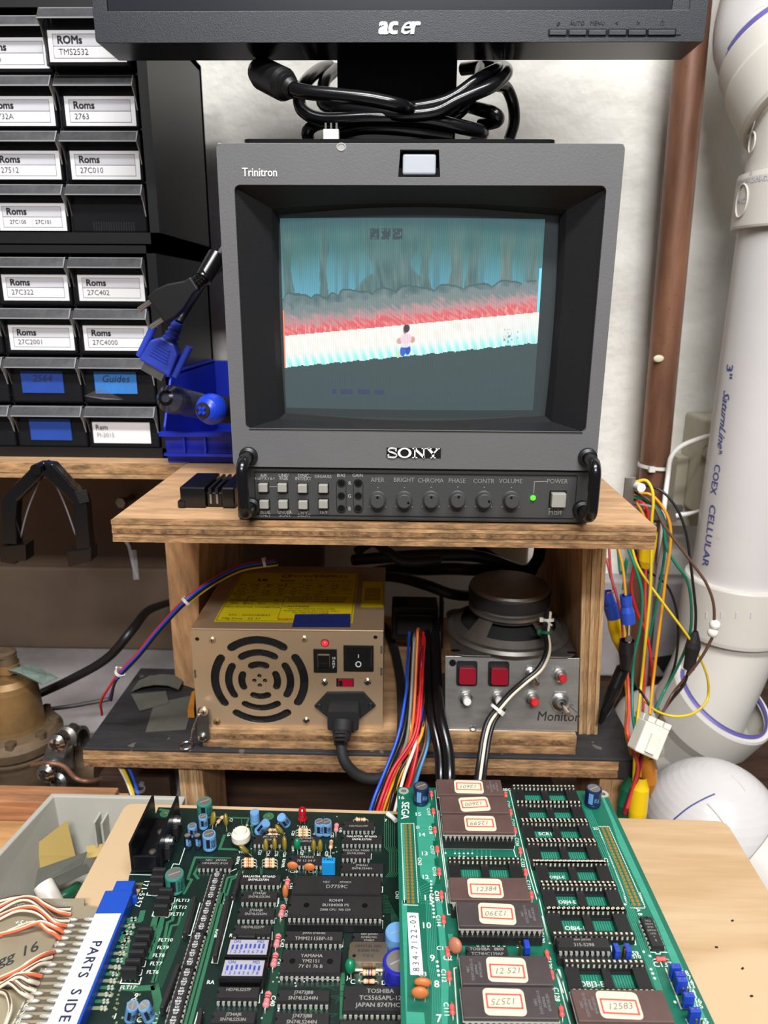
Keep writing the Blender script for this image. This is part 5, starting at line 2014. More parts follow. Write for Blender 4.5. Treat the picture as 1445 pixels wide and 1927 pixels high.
b = MB()
q = [py(u, v, y) for u, v, y in ((5, 1258, vy - .005), (40, 1268, vy - .022), (80, 1288, vy - .01), (109, 1275, vy + .01), (70, 1254, vy + .02), (40, 1249, vy + .01))]
b.add(q, [(0, 1, 2, 3, 4, 5)], 'tag_paper')
b.add([v + Vector((0, 0, -.0004)) for v in q], [(5, 4, 3, 2, 1, 0)], 'tag_paper')
b.build('paper_tag', val)
b = MB()
b.cyl((vx - .02, vy, Z(1440)), (vx - .2, vy, Z(1440)), .019, 'brass_dull', n=24)
b.cyl((vx + .02, vy, Z(1435)), py(190, 1440, vy), .017, 'brass_dull', n=24)
b.build('pipe_stub', val)
gc = thing('ground_clamp', 'zinc ground clamp with bolts on pipe beside the brass valve', 'clamp', py(115, 1420, .13))
Tp = frame((py(128, 1425, .145).x, vy, py(128, 1425, .145).z), (0, 1, 0), (0, 0, 1))
b = MB()
b.lathe([(.0172, -.006), (.0205, -.006), (.0205, .006), (.0172, .006)], 'dull_tin', Tp, 24)
b.build('ring', gc)
for (ua, va, ub, vb, th) in ((111, 1398, 90, 1453, .005),):
    b = MB()
    A_, B_ = py(ua, va, .118), py(ub, vb, .112)
    dv = (A_ - B_)
    b.prism(rr_rect(0, 0, .0165, dv.length + .016, .008, 5), 0, .005, 'zinc', frame((A_ + B_) / 2, dv.cross(Vector((0, 1, 0))), dv))
    b.build('saddle', gc, bevel=.001)
for (u, v, y, r, m_) in ((108, 1397, .108, .0082, 'chrome'), (88, 1455, .102, .0082, 'chrome'), (111, 1468, .112, .0082, 'zinc'), (128, 1384, .125, .0095, 'dull_tin')):
    b = MB()
    c = py(u, v, y)
    b.cyl(c + Vector((0, .012, 0)), c, r * .55, 'zinc')
    screw(b, c, r, (-.1, -1, .15), m_)
    b.build('bolt', gc)
b = MB()
b.tube([py(60, 1440, .115), py(90, 1436, .108), py(120, 1442, .11), py(142, 1464, .11), (py(165, 1470, .11)), py(190, 1466, .12)], .0021, 'copper_pipe', 8)
tag(b.build('bare_copper_wire'), 'stiff brown copper wire looping from the ground clamp', 'wire')

# ================================================================ copper pipe with a cable tied to it
b = MB()
pt, pb_ = Vector((.2525, .35, .60)), Vector((.276, .35, -.30))
b.tube([pt, pb_], .0150, 'copper_pipe', 32, 1)
cp_ = b
cpipe = tag(cp_.build('copper_pipe'), 'tall bare copper water pipe standing against the white wall', 'pipe')
b = MB()
q_ = py(1240, 675, .3345)
b.ball((q_.x, .3355, q_.z), 1, 'sticker', None, 12, 8, (.0055, .0012, .0036))
b.build('paint_blob', cpipe)
wc = thing('white_cable', 'thin white cable tied to the copper pipe and running toward wall box', 'cable', py(1255, 880, .33))
b = MB()
b.tube([py(1345, 818, .31), py(1315, 826, .32), py(1282, 840, .325), py(1262, 862, .327), py(1256, 900, .327), py(1250, 950, .312), py(1246, 1000, .316), py(1240, 1060, .335)], .0026, 'w_pvcwhite', 9)
b.build('cable', wc)
c = py(1228, 880, .35)
zc = py(1228, 882, .335).z
M = Matrix.Translation((pt.x + (pb_.x - pt.x) * (pt.z - zc) / (pt.z - pb_.z), .35, zc)) @ Matrix.Rotation(.06, 4, 'Y')
b = MB()
b.lathe([(.0168, -.0018), (.0176, -.0018), (.0176, .0018), (.0168, .0018)], 'nylon', M, 28)
c2 = py(1226, 883, .334)
b.cbox(c2.x, .3335, c2.z, .0062, .005, .0055, 'nylon')
b.build('cable_tie', wc)
# pipe clamp with bolt
pc = thing('pipe_clamp', 'dull pipe clamp with white lead on copper pipe behind the hanging wires', 'clamp', py(1262, 965, .33))
zc = py(1262, 968, .335).z
xc = pt.x + (pb_.x - pt.x) * (pt.z - zc) / (pt.z - pb_.z)
b = MB()
b.lathe([(.0160, -.006), (.0182, -.006), (.0182, .006), (.0160, .006)], 'dull_tin', Matrix.Translation((xc, .35, zc)), 26)
b.box(xc + .014, xc + .030, .336, .343, zc - .006, zc + .009, 'dull_tin')
b.build('ring', pc)
b = MB()
c = py(1262, 968, .325)
b.cyl((c.x, .3325, c.z), (c.x, .320, c.z), .0085, 'dull_tin', n=6)
b.build('bolt', pc)
b = MB()
b.tube([py(1272, 970, .322), py(1295, 967, .318), py(1320, 960, .315)], .0036, 'w_pvcwhite', 8, 3, rend=.0014)
b.build('lead', pc)
b = MB()
b.tube([py(1229, 985, .316), py(1226, 1060, .316), py(1220, 1180, .318), py(1210, 1320, .32)], .003, 'w_gray', 8)
tag(b.build('gray_cable'), 'grey cable dropping beside the copper pipe behind the coloured leads', 'cable')
# electrical box on the wall
eb = thing('wall_box', 'beige electrical box on the wall, half hidden by fat white pipe', 'electrical box', py(1340, 900, .37))
p0, p1 = py(1312, 970, .335), py(1318, 790, .335)
b = MB()
b.box(p0.x - .002, p0.x + .075, .338, .399, p0.z, p1.z, 'elec_box')
b.build('box', eb, bevel=.004, seg=3)
b = MB()
for k in range(2):
    c = py(1330, 850 + 70 * k, .336)
    b.prism(circ(c.x + .005, c.z, .011, 20), -.3378, -.3371, 'elec_box', F0, [circ(c.x + .005, c.z, .009, 20)])
b.build('knockout', eb)
b = MB()
c = py(1328, 922, .336)
screw(b, (c.x, .337, c.z), .003, (0, -1, 0), 'zinc')
b.build('screw', eb)
b = MB()
p0, p1 = py(1268, 990, .37), py(1268, 862, .37)
b.box(p0.x - .004, p0.x + .05, .372, .399, p0.z, p1.z, 'elec_box')
b.build('backing_plate', eb)
# ================================================================ white plastic drain pipe and fittings
PX_, PY_ = 0.3385, 0.27
R3 = 0.0445
zA = py(1387, 322, .255).z
zB = py(1377, 428, .255).z
zC = py(1308, 1092, .255).z
zD = py(1312, 1195, .255).z
dp = thing('drain_pipe', 'fat white plastic drain pipe with fittings running down the right edge', 'pipe', (PX_, PY_, -.2))
TP = Matrix.Translation((PX_, PY_, 0))
b = MB()
b.lathe([(R3, zC), (R3, zB + .01)], 'pvc', TP, 56)
b.build('straight_pipe', dp)
b = MB()
b.lathe([(R3, zB), (.0500, zB), (.0506, zB + .002), (.0506, zA - .004), (.0498, zA), (.046, zA + .001)], 'pvc_fit', TP, 56)
b.build('hub', dp)
zN = py(1402, 205, .255).z
P0 = Vector((PX_, PY_, zN))
d1 = Vector((-.25, .52, .80)).normalized()
b = MB()
b.tube([Vector((PX_, PY_, zA - .004)), Vector((PX_, PY_, zN - .004)), P0 + d1 * .010, P0 + d1 * .04], .0450, 'pvc_fit', 56, 8)
b.build('elbow', dp)


def ax(o, d):
    M = Vector(d).normalized().to_track_quat('Z', 'Y').to_matrix().to_4x4()
    M.translation = Vector(o)
    return M


b = MB()
b.lathe([(.0452, .006), (.0525, .0062), (.0535, .010), (.0535, .047), (.0525, .050), (.047, .051)], 'pvc_fit', ax(P0, d1), 56)
b.build('hub', dp)
P1 = P0 + d1 * .052
b = MB()
b.lathe([(.0520, -.002), (.0500, .0), (.0500, .020), (.0490, .022), (.046, .024)], 'pvc_fit', ax(P1, d1), 56)
b.build('hub', dp)
P2 = P1 + d1 * .022
b = MB()
b.tube([P1, P2, P2 + d1 * .02, P2 + Vector((.0, .012, .06)), P2 + Vector((.02, .012, .2))], .0450, 'pvc', 48, 6)
b.build('upper_pipe', dp)
b = MB()
b.lathe([(.0452, .0), (.0456, .001), (.0456, .007), (.0452, .008)], 'primer', ax(P2, d1), 48)
b.build('primer_stain', dp)
# raised oval marks
for (u, v, s_, txt) in ((1415, 218, 1.0, 'ABS'), (1415, 268, .5, 'II'), (1395, 378, .82, 'PVC')):
    r_ = .0507 if v > 300 else .0458
    c = py(u, v, PY_ - .03)
    d = _ray(u, v)
    # hit the cylinder
    o_ = CAM - Vector((PX_, PY_, 0))
    A2, B2, C2 = d.x ** 2 + d.y ** 2, 2 * (o_.x * d.x + o_.y * d.y), o_.x ** 2 + o_.y ** 2 - r_ ** 2
    ds = B2 * B2 - 4 * A2 * C2
    t_ = (-B2 - math.sqrt(max(ds, 0))) / (2 * A2)
    h = CAM + d * t_
    a = math.atan2(h.y - PY_, h.x - PX_)

    def onc(dx, dz, lift, r_=r_, a=a, h=h):
        aa = a + dx / r_
        return Vector((PX_ + (r_ + lift) * math.cos(aa), PY_ + (r_ + lift) * math.sin(aa), h.z + dz))
    ring = [onc(.0105 * s_ * math.cos(2 * PI * k / 28), .0165 * s_ * math.sin(2 * PI * k / 28), .0004) for k in range(29)]
    b = MB()
    b.tube(ring, .0008, 'pvc_fit', 6, 1)
    if s_ > .9:
        b.tube([onc(-.009, -.001, .001), onc(.009, .002, .001)], .0018, 'pvc_fit', 8, 1)
    vs, fs = text_geo(txt, .03)
    b.add([onc(p_.x * .007 * s_ * 1.2, p_.y * .008 * s_ + (.008 * s_ if s_ > .9 else 0), .0005) for p_ in vs], fs, 'card_gray')
    if s_ > .9:
        b.add([onc(p_.x * .006, p_.y * .006 - .009, .0005) for p_ in vs], fs, 'card_gray')
    b.build('moulded_mark', dp)
b = MB()
vs, fs = text_geo('MADE IN CANADA', .02)
u_, v_ = 1402, 338


def cylhit(u, v, r_):
    d = _ray(u, v)
    o_ = CAM - Vector((PX_, PY_, 0))
    A2, B2, C2 = d.x ** 2 + d.y ** 2, 2 * (o_.x * d.x + o_.y * d.y), o_.x ** 2 + o_.y ** 2 - r_ ** 2
    t_ = (-B2 - math.sqrt(max(B2 * B2 - 4 * A2 * C2, 0))) / (2 * A2)
    h = CAM + d * t_
    return math.atan2(h.y - PY_, h.x - PX_), h.z


a, z_ = cylhit(1412, 340, .0507)
b.add([(PX_ + .0509 * math.cos(a + (-p_.x) * -.0048 / .0507), PY_ + .0509 * math.sin(a + p_.x * .0048 / .0507), z_ + p_.y * .006) for p_ in vs], fs, 'card_gray')
vs, fs = text_geo('3', .02)
b.add([(PX_ + .0509 * math.cos(a + p_.x * .007 / .0507), PY_ + .0509 * math.sin(a + p_.x * .007 / .0507), z_ + .008 + p_.y * .009) for p_ in vs], fs, 'card_gray')
b.build('moulded_lettering', dp)
# blue printed line down the pipe (reads downward)
b = MB()


def vtext(t, v0, v1, u0, u1, sz, shear=0.0, bold=.012):
    a0, z0 = cylhit(u0, v0, R3)
    a1, z1 = cylhit(u1, v1, R3)
    vs, fs = text_geo(t, bold, shear)
    xs = [p_.x for p_ in vs]
    x0, x1 = min(xs), max(xs)
    o = []
    for p_ in vs:
        k = (p_.x - x0) / (x1 - x0)
        aa = a0 + (a1 - a0) * k + p_.y * sz / R3
        o.append((PX_ + (R3 + .00025) * math.cos(aa), PY_ + (R3 + .00025) * math.sin(aa), z0 + (z1 - z0) * k))
    b.add(o, fs, 'blue_ink')


vtext('3"', 686, 712, 1373, 1370, .012)
vtext('SaturnLine', 735, 845, 1367, 1355, .012, .5)
vtext('R', 848, 856, 1356, 1355, .006)
vtext('COEX', 874, 930, 1350, 1341, .0115)
vtext('CELLULAR', 950, 1066, 1341, 1326, .0115)
b.build('printed_lettering', dp)
# lower hub, street elbow and the tilted socket it enters
b = MB()
b.lathe([(.046, zD - .002), (.0508, zD), (.0514, zD + .004), (.0514, zC - .002), (.0505, zC), (R3, zC)], 'pvc_fit', TP, 56)
b.build('hub', dp)
b = MB()
for k in range(4):
    a, z_ = cylhit(1330 + 28 * k, 1150, .0514)
    b.box(-.0005, .0005, -.0006, .0006, -.003, .003, 'card_gray', Matrix.Translation((PX_ + .0514 * math.cos(a), PY_ + .0514 * math.sin(a), z_ - .004)))
b.build('depth_tick', dp)
E0 = Vector((PX_, PY_, zD))
d2 = Vector((-.30, -.10, -.95)).normalized()
E1 = E0 + Vector((-.004, -.002, -.03))
E2 = E1 + d2 * .05
b = MB()
b.tube([E0 + Vector((0, 0, .005)), E0 + Vector((0, 0, -.012)), E1, E2, E2 + d2 * .03], .0455, 'pvc_fit', 52, 6)
b.build('street_elbow', dp)
RC = py(1362, 1312, .235)
nrm_ = Vector((.34, -.34, .88)).normalized()
b = MB()
T = ax(RC, nrm_)
b.lathe([(.0468, -.004), (.0488, .0), (.0525, .0006), (.0540, -.002), (.0540, -.036), (.050, -.048), (.045, -.075), (.045, -.10)], 'pvc_fit', T, 56)
b.lathe([(.0462, .002), (.0486, -.0005)], 'primer', T, 56)
b.build('socket', dp)
b = MB()
b.lathe([(.0455, .0), (.0463, .0035), (.0468, -.002)], 'primer', T, 56)
b.build('primer_ring', dp)
b = MB()
b.tube([RC - nrm_ * .05, RC - nrm_ * .09 + Vector((-.02, .02, 0)), py(1265, 1480, .30), py(1180, 1500, .34)], .046, 'pvc_fit', 44, 6)
b.build('branch_pipe', dp)
# big elbow in front, its socket pointing down to the right
BC = py(1338, 1556, .125)
be = thing('drain_elbow', 'large white plastic elbow below the drain pipe behind the wooden board corner', 'pipe', (BC.x, BC.y, BC.z - .06))
b = MB()
b.ball(BC, .0600, 'pvc', None, 48, 28)
b.tube([BC, BC + Vector((-.01, .01, -.06)), BC + Vector((-.02, .02, -.14))], .057, 'pvc', 40, 4)
b.build('bend', be)
RE = py(1442, 1652, .095)
dE = (RE - BC).normalized()
LE = (RE - BC).length
b = MB()
T = ax(BC, dE)
b.lathe([(.057, LE - .03), (.0640, LE - .012), (.0655, LE - .008), (.0655, LE), (.0600, LE + .0005)], 'pvc_fit', T, 52)
b.lathe([(.0600, LE - .004), (.0600, .22)], 'pvc', T, 52)
b.build('socket', be)
b = MB()


def onball(u, v, r_=.0602):
    d = _ray(u, v).normalized()
    o_ = CAM - BC
    B2 = o_.dot(d)
    C2 = o_.dot(o_) - r_ * r_
    ds = B2 * B2 - C2
    return CAM + d * (-B2 - math.sqrt(max(ds, 0)))


b.tube([onball(1262, 1548), onball(1275, 1536), onball(1298, 1518), onball(1325, 1503), onball(1345, 1494)], .0006, 'blue_ink', 6)
b.build('ink_line', be)
b = MB()
b.tube([onball(1332, 1512), onball(1350, 1532), onball(1368, 1556)], .0011, 'pvc_fit', 8)
b.tube([onball(1375, 1458), onball(1392, 1474), onball(1402, 1488)], .0004, 'pvc_fit', 6)
b.build('mould_seam', be)

# ================================================================ test leads over a hook beside the riser
hk = thing('lead_hook', 'grey bent metal hook on the riser side holding coloured test leads', 'hook', py(1185, 930, .13))
b = MB()
p0, p1 = py(1176, 898, .128), py(1191, 944, .128)
b.box(p0.x, p1.x, .127, .1285, p1.z - .004, p0.z, 'dull_tin')
b.box(.1513, p1.x, .127, .20, p1.z - .005, p1.z - .0035, 'dull_tin')
b.build('bracket', hk, bevel=.0003)
b = MB()
p = py(1207, 918, .12)
b.cyl(p + Vector((-.003, .02, -.002)), p, .0035, 'cap_white')
b.build('tip', hk)


LN = [0, 0, False]


def lead(label, m_, pts, r=.0014, cat='wire', extra=None):
    LN[0] += 1
    dy = (LN[0] * 7 % 26) * .0016 - .006
    low = pts[0][1] > 1330

    def yy(v, y):
        k = max(0, min(1, (v - 1320) / 60))
        return (y + dy) * (1 - k) + (y * .3 + .030 + dy * .35) * k
    pts = [(q[0], q[1], yy(q[1], q[2])) for q in pts]
    LN[2] = low
    t = thing('test_lead', label, cat, py(*pts[-1]), 'test leads hanging on the hook')
    LN[1] = dy
    b = MB()
    b.tube([py(*q) for q in pts], r * .88, m_, 8)
    b.build('lead_wire', t)
    if extra:
        extra(t)
    return t


def boot(parent, m_, pts, prof, name='clip_boot'):
    b = MB()
    A, B = [py(q[0], q[1], (q[2] + LN[1]) if not LN[2] else (q[2] * .3 + .030 + LN[1] * .35)) for q in pts[:2]]
    L = (B - A).length
    T = ax(A, B - A)
    b.lathe([(r_, k * L) for r_, k in prof] + [(1e-6, L * prof[-1][1] + .0002)], m_, T, 16)
    return b.build(name, parent)


BP = [(.0022, 0), (.0048, .04), (.0052, .35), (.0070, .55), (.0068, .85), (.005, 1.0)]
# (u, v, depth) along each lead
lead('long yellow lead with a wide loop down to the white connector', 'w_lime',
     [(1193, 908, .124), (1215, 904, .12), (1227, 922, .115), (1229, 950, .112), (1226, 985, .112), (1224, 1100, .112), (1215, 1200, .112), (1205, 1300, .112), (1196, 1390, .11), (1192, 1470, .105)])
lead('yellow lead crossing to the right and curling in a big open loop', 'w_lime',
     [(1189, 1030, .118), (1198, 1060, .114), (1215, 1090, .11), (1250, 1138, .106), (1296, 1200, .104), (1318, 1240, .106), (1332, 1280, .108), (1330, 1318, .108), (1305, 1342, .106), (1270, 1348, .104), (1235, 1338, .104), (1212, 1318, .104)], .0012)
lead('green lead falling in a long bow to the black clip', 'w_green',
     [(1193, 932, .126), (1215, 940, .118), (1235, 956, .112), (1248, 990, .11), (1254, 1030, .11), (1272, 1062, .108), (1292, 1090, .106), (1300, 1130, .105), (1300, 1180, .106), (1290, 1220, .108), (1272, 1260, .109), (1250, 1300, .11), (1232, 1340, .11)])
lead('second green lead dropping straight behind the red one', 'w_green',
     [(1182, 1032, .122), (1196, 1070, .116), (1207, 1110, .114), (1208, 1150, .114), (1203, 1190, .115), (1194, 1230, .115), (1190, 1270, .115), (1190, 1340, .112), (1197, 1390, .108)])
lead('dark green lead behind the orange one, passing between pipe and hook', 'w_green',
     [(1190, 936, .14), (1225, 948, .14), (1247, 980, .14), (1252, 1020, .14), (1245, 1080, .142), (1232, 1150, .144), (1222, 1200, .145)], .0014)
lead('black lead arching far right and down to the black clip', 'w_black',
     [(1193, 915, .13), (1222, 915, .122), (1250, 928, .115), (1275, 960, .11), (1290, 1000, .106), (1298, 1050, .104), (1304, 1100, .103), (1309, 1150, .102), (1308, 1190, .102)], .0013)
lead('black lead crossing low behind the yellow leads', 'w_black',
     [(1190, 1010, .13), (1202, 1058, .126), (1218, 1075, .124), (1240, 1088, .122), (1260, 1110, .12), (1273, 1150, .118), (1276, 1200, .118), (1270, 1250, .117), (1255, 1290, .116), (1235, 1330, .114)], .0013)
lead('brown lead running along the fat pipe to white beads', 'w_brown',
     [(1193, 926, .132), (1225, 945, .122), (1250, 990, .114), (1280, 1030, .108), (1310, 1070, .103), (1330, 1100, .1), (1343, 1140, .098), (1342, 1190, .097), (1334, 1212, .097), (1318, 1240, .098), (1295, 1270, .1)], .0013,
     extra=lambda t: [MB().ball(py(u, v, .0965 + LN[1]), .0042, 'nylon').build('bead', t) for u, v in ((1345, 1176), (1341, 1190))])
lead('orange lead falling behind the hook past the copper pipe', 'w_amber',
     [(1194, 930, .136), (1222, 930, .13), (1245, 952, .126), (1260, 985, .124), (1261, 1030, .124), (1252, 1090, .124), (1245, 1150, .122), (1236, 1220, .118), (1228, 1290, .114), (1222, 1345, .11)])
lead('pink red lead bending left of the green leads then down', 'w_red',
     [(1193, 940, .128), (1213, 950, .12), (1219, 975, .118), (1210, 1020, .118), (1192, 1070, .118), (1188, 1110, .117), (1198, 1150, .116), (1215, 1190, .114), (1225, 1240, .112), (1226, 1300, .11), (1222, 1350, .108)])
lead('coral red lead falling nearly straight beside the green ones', 'w_coral',
     [(1203, 945, .128), (1216, 965, .12), (1218, 1000, .12), (1214, 1090, .114), (1214, 1180, .112), (1213, 1260, .111), (1210, 1330, .11), (1206, 1380, .108)])
lead('grey lead hanging close against the pipe', 'w_gray',
     [(1192, 948, .14), (1240, 960, .138), (1250, 1000, .138), (1240, 1060, .14), (1232, 1120, .142)], .0016)
lead('yellow boot clip lead under the shelf end', 'w_amber',
     [(1197, 945, .126), (1212, 975, .118), (1218, 1030, .116)], .0014,
     extra=lambda t: boot(t, 'clip_yellow', [(1222, 1000, .116), (1214, 1068, .116)], [(.0064, 0), (.0066, .4), (.0058, .8), (.0035, 1)]))
lead('blue collared lead with yellow boot, nearest to the plywood side', 'w_rose',
     [(1141, 1050, .12), (1148, 1080, .114), (1155, 1110, .11), (1142, 1118, .108)], .0014,
     extra=lambda t: (boot(t, 'clip_blue', [(1140, 1114, .108), (1156, 1162, .106)], [(.0048, 0), (.005, .3), (.0052, .5), (.0062, .52), (.0062, 1)], 'collar'),
                      boot(t, 'clip_yellow', [(1155, 1160, .106), (1172, 1228, .104)], [(.0058, 0), (.0068, .3), (.0064, .6), (.0035, 1)])))
lead('blue collared lead with bare crimp end above a black boot', 'w_amber',
     [(1163, 1030, .12), (1172, 1070, .114), (1177, 1120, .108)], .0013,
     extra=lambda t: (boot(t, 'clip_blue', [(1177, 1120, .107), (1182, 1172, .105)], [(.0046, 0), (.0046, .3), (.0042, .4), (.0056, .6), (.0056, 1)], 'collar'),
                      boot(t, 'chrome', [(1183, 1168, .104), (1182, 1212, .103)], [(.0020, 0), (.0016, .6), (.0028, .85), (.0024, 1)], 'crimp_pin'),
                      boot(t, 'w_black', [(1180, 1205, .106), (1176, 1258, .105)], [(.0058, 0), (.0062, .4), (.0036, 1)], 'black_boot')))
lead('rose red thin lead beside the plywood side', 'w_rose', [(1146, 1030, .125), (1150, 1085, .118), (1160, 1120, .114), (1170, 1170, .113), (1174, 1250, .112)], .0013)
lead('thin green lead behind the blue collars', 'w_green', [(1162, 1030, .13), (1168, 1080, .125), (1180, 1050, .124), (1172, 1110, .122)], .0012)
lead('amber lead dropping behind the yellow boot to the bottom', 'w_amber', [(1172, 1225, .108), (1175, 1270, .108), (1180, 1320, .106), (1178, 1375, .104), (1188, 1420, .102)], .0016)
lead('red lead next to the amber one going behind the shelf edge', 'w_coral', [(1176, 1232, .112), (1182, 1290, .110), (1183, 1340, .108), (1181, 1380, .106), (1200, 1440, .102), (1192, 1480, .1), (1180, 1520, .1)], .0016)
t = lead('black test probe with long handle leaning on the plywood side', 'w_black', [(1178, 1248, .106), (1190, 1280, .104), (1208, 1305, .104), (1222, 1326, .104)], .0012,
         extra=lambda t: boot(t, 'black_gloss', [(1175, 1250, .102), (1128, 1362, .086)], [(.0025, 0), (.0052, .06), (.0056, .4), (.0042, .8), (.0016, 1)], 'probe_handle'))
t = lead('black boot clip hanging on brown twin wires before the fat pipe', 'w_brown', [(1300, 1258, .1), (1290, 1275, .1), (1266, 1305, .102), (1250, 1335, .103), (1238, 1362, .102)], .0014,
         extra=lambda t: (boot(t, 'black_matte', [(1309, 1188, .1), (1296, 1258, .1)], [(.002, 0), (.0052, .25), (.0062, .4), (.0048, .7), (.0046, 1)]),
                          MB().tube([py(u, v, y + LN[1]) for u, v, y in ((1296, 1262, .099), (1285, 1290, .1), (1262, 1318, .101), (1244, 1345, .102), (1236, 1368, .101))], .0013, 'w_black', 7).build('twin_wire', t)))
# white nylon connector
cn = thing('nylon_connector', 'translucent white nylon wire connector hanging beside the shelf end', 'connector', py(1222, 1385, .048))
b = MB()
dvx = Vector((.42, 0, -.9)).normalized()
dvx = (py(1212, 1412, .043) - py(1236, 1352, .052)).normalized()
sdx = Vector((dvx.z, 0, -dvx.x)).normalized() * -1
T = frame(py(1223, 1380, .047), sdx, dvx)
b.cbox(0, 0.004, 0, .0195, .024, .014, 'nylon_conn', T)
b.build('housing', cn, bevel=.0012)
for i in range(3):
    for j in range(2):
        b = MB()
        b.cbox(-.0066 + .0066 * i, -.010, -.004 + .008 * j, .0055, .004, .0062, 'nylon_conn', T)
        b.build('socket', cn)
b = MB()
b.cbox(0, .006, -.0085, .007, .014, .002, 'nylon_conn', T)
b.build('latch', cn)
# ends that hang down behind the board
lead('green boot lead reaching down behind the riser leg', 'w_green', [(1192, 1350, .1), (1197, 1400, .1), (1192, 1460, .1)], .0018,
     extra=lambda t: boot(t, 'tie_green', [(1190, 1462, .096), (1172, 1535, .09)], [(.003, 0), (.0072, .3), (.0074, .7), (.005, 1)]))
lead('maroon lead slanting down past the shelf end', 'w_maroon', [(1213, 1400, .1), (1207, 1425, .1), (1196, 1470, .1), (1185, 1500, .1), (1175, 1530, .1)], .0022)
lead('big yellow boot clip hanging lowest by the board edge', 'w_amber', [(1200, 1340, .1), (1201, 1400, .1), (1204, 1460, .1)], .002,
     extra=lambda t: boot(t, 'clip_yellow', [(1206, 1462, .094), (1198, 1540, .084)], [(.004, 0), (.0072, .25), (.0074, .8), (.0068, 1)]))
lead('orange probe with a bare pin hanging under the white connector', 'w_amber', [(1213, 1405, .1), (1215, 1430, .1)], .0025,
     extra=lambda t: (boot(t, 'clip_orange', [(1216, 1422, .096), (1222, 1490, .09)], [(.0066, 0), (.0070, .3), (.0066, .7), (.0028, 1)], 'probe_body'),
                      boot(t, 'gold_pad', [(1222, 1488, .09), (1225, 1502, .088)], [(.0010, 0), (.0008, 1)], 'probe_pin')))
lead('short green lead with tinned end under the white connector', 'w_green', [(1226, 1405, .1), (1229, 1425, .1)], .0018,
     extra=lambda t: boot(t, 'chrome', [(1229, 1424, .1), (1236, 1447, .1)], [(.0012, 0), (.0008, 1)], 'tinned_end'))

# ================================================================ bench, beam, tray and wooden board
BZ = -0.272
bench = tag(MB().prism([(-.8, -.42), (.45, -.42), (.45, -.02), (-.235, -.02), (-.235, .088), (-.8, .088)], BZ - .03, BZ, 'bench_wood').build('workbench', bevel=.001), 'tan wooden workbench top under the grey tray at lower left', 'bench')
pf, pt_ = py(20, 1560, .05), py(20, 1508, .05)
tag(MB().box(-.8, -.2355, .05, .070, BZ, pt_.z, 'fir_wood').build('wooden_beam', bevel=.001), 'reddish fir beam lying across the bench behind the grey tray', 'beam')
# tray
tr = thing('parts_tray', 'grey plastic tray of scraps under the left end of the wooden board', 'tray', (-.15, -.06, BZ))
tz = -0.2085
c_ = pz(97, 1492, tz)
ty1 = c_.y
e_ = pz(0, 1597, tz)
TX0, TX1 = c_.x, -0.158
TY0 = -.24
sk = (e_.x - c_.x) / (e_.y - c_.y)


def trayring(g, z):
    return [(TX0 + g + sk * (TY0 - ty1), TY0 + g, z), (TX1 - g, TY0 + g, z), (TX1 - g, ty1 - g, z), (TX0 + g, ty1 - g, z)]


b = MB()
o0, o1 = trayring(.006, BZ + .0002), trayring(0, tz)
i1, i0 = trayring(.0035, tz), trayring(.010, BZ + .003)
vs = o0 + o1 + i1 + i0
fs = [(3, 2, 1, 0)]
for r_ in range(3):
    for k in range(4):
        a, c = r_ * 4 + k, r_ * 4 + (k + 1) % 4
        fs.append((a, c, c + 4, a + 4))
fs.append((12, 13, 14, 15))
b.add(vs, fs, 'tray_gray')
b.build('tray_body', tr, bevel=.0008)
for du in (0, 14):
    b = MB()
    p = py(178 + du, 1540, ty1 - .012)
    b.box(p.x, p.x + .0016, ty1 - .0155, ty1 - .004, BZ + .01, tz - .012, 'tray_gray')
    b.build('rib', tr)


def sheet(name, label, cat, m_, pts, th=.0006):
    b = MB()
    P = [pz(u, v, z + .003) + Vector((.004, -.005, .002)) for u, v, z in pts]
    n_ = Vector((0, 0, th))
    k = len(P)
    b.add(P + [p_ + n_ for p_ in P], [tuple(range(k))[::-1], tuple(range(k, 2 * k))] + [(i, (i + 1) % k, (i + 1) % k + k, i + k) for i in range(k)], m_)
    return tag(b.build(name), label, cat)


sheet('manila_card', 'tan folded card leaning in the grey tray', 'card', 'manila', [(40, 1604, -.236), (122, 1540, -.226), (138, 1606, -.250), (55, 1672, -.262)])
sheet('manila_card', 'crumpled tan card half under the wooden board in the tray', 'card', 'manila', [(158, 1588, -.246), (200, 1582, -.246), (196, 1604, -.25), (160, 1610, -.25)])
sheet('sandpaper_strip', 'dark grey sandpaper strip with a hole lying over the tan card', 'sandpaper', 'sandpaper', [(68, 1630, -.244), (160, 1598, -.240), (150, 1622, -.246), (62, 1664, -.25)])
sheet('sandpaper_strip', 'lighter sandpaper strip below the holed one in the tray', 'sandpaper', 'sandpaper', [(62, 1662, -.250), (158, 1620, -.246), (168, 1634, -.252), (74, 1676, -.256)])
b = MB()
c = pz(92, 1684, -.250)
b.lathe([(.0055, -.008), (.0064, -.008), (.0064, .008), (.0055, .008)], 'w_white', ax(c, (-.6, .5, .5)), 22)
tag(b.build('white_ring'), 'short white plastic tube piece in the grey tray', 'tube')
b = MB()
b.tube([pz(40, 1692, -.258), pz(54, 1682, -.258), pz(66, 1674, -.258)], .0032, 'w_lime', 10)
tag(b.build('lime_tube'), 'yellow green tubing piece poking out in the tray', 'tube')
b = MB()
b.tube([pz(112, 1690, -.258), pz(130, 1680, -.258), pz(146, 1668, -.262)], .0035, 'tie_green', 10)
tag(b.build('green_tube'), 'dark green tubing piece beside the white ring in tray', 'tube')
b = MB()
b.prism([(0, 0), (.014, .002), (.012, .014), (.002, .012)], -.262, -.25, 'w_white', Matrix.Translation(pz(180, 1612, -.262) * 1 - Vector((0, 0, -.262))))
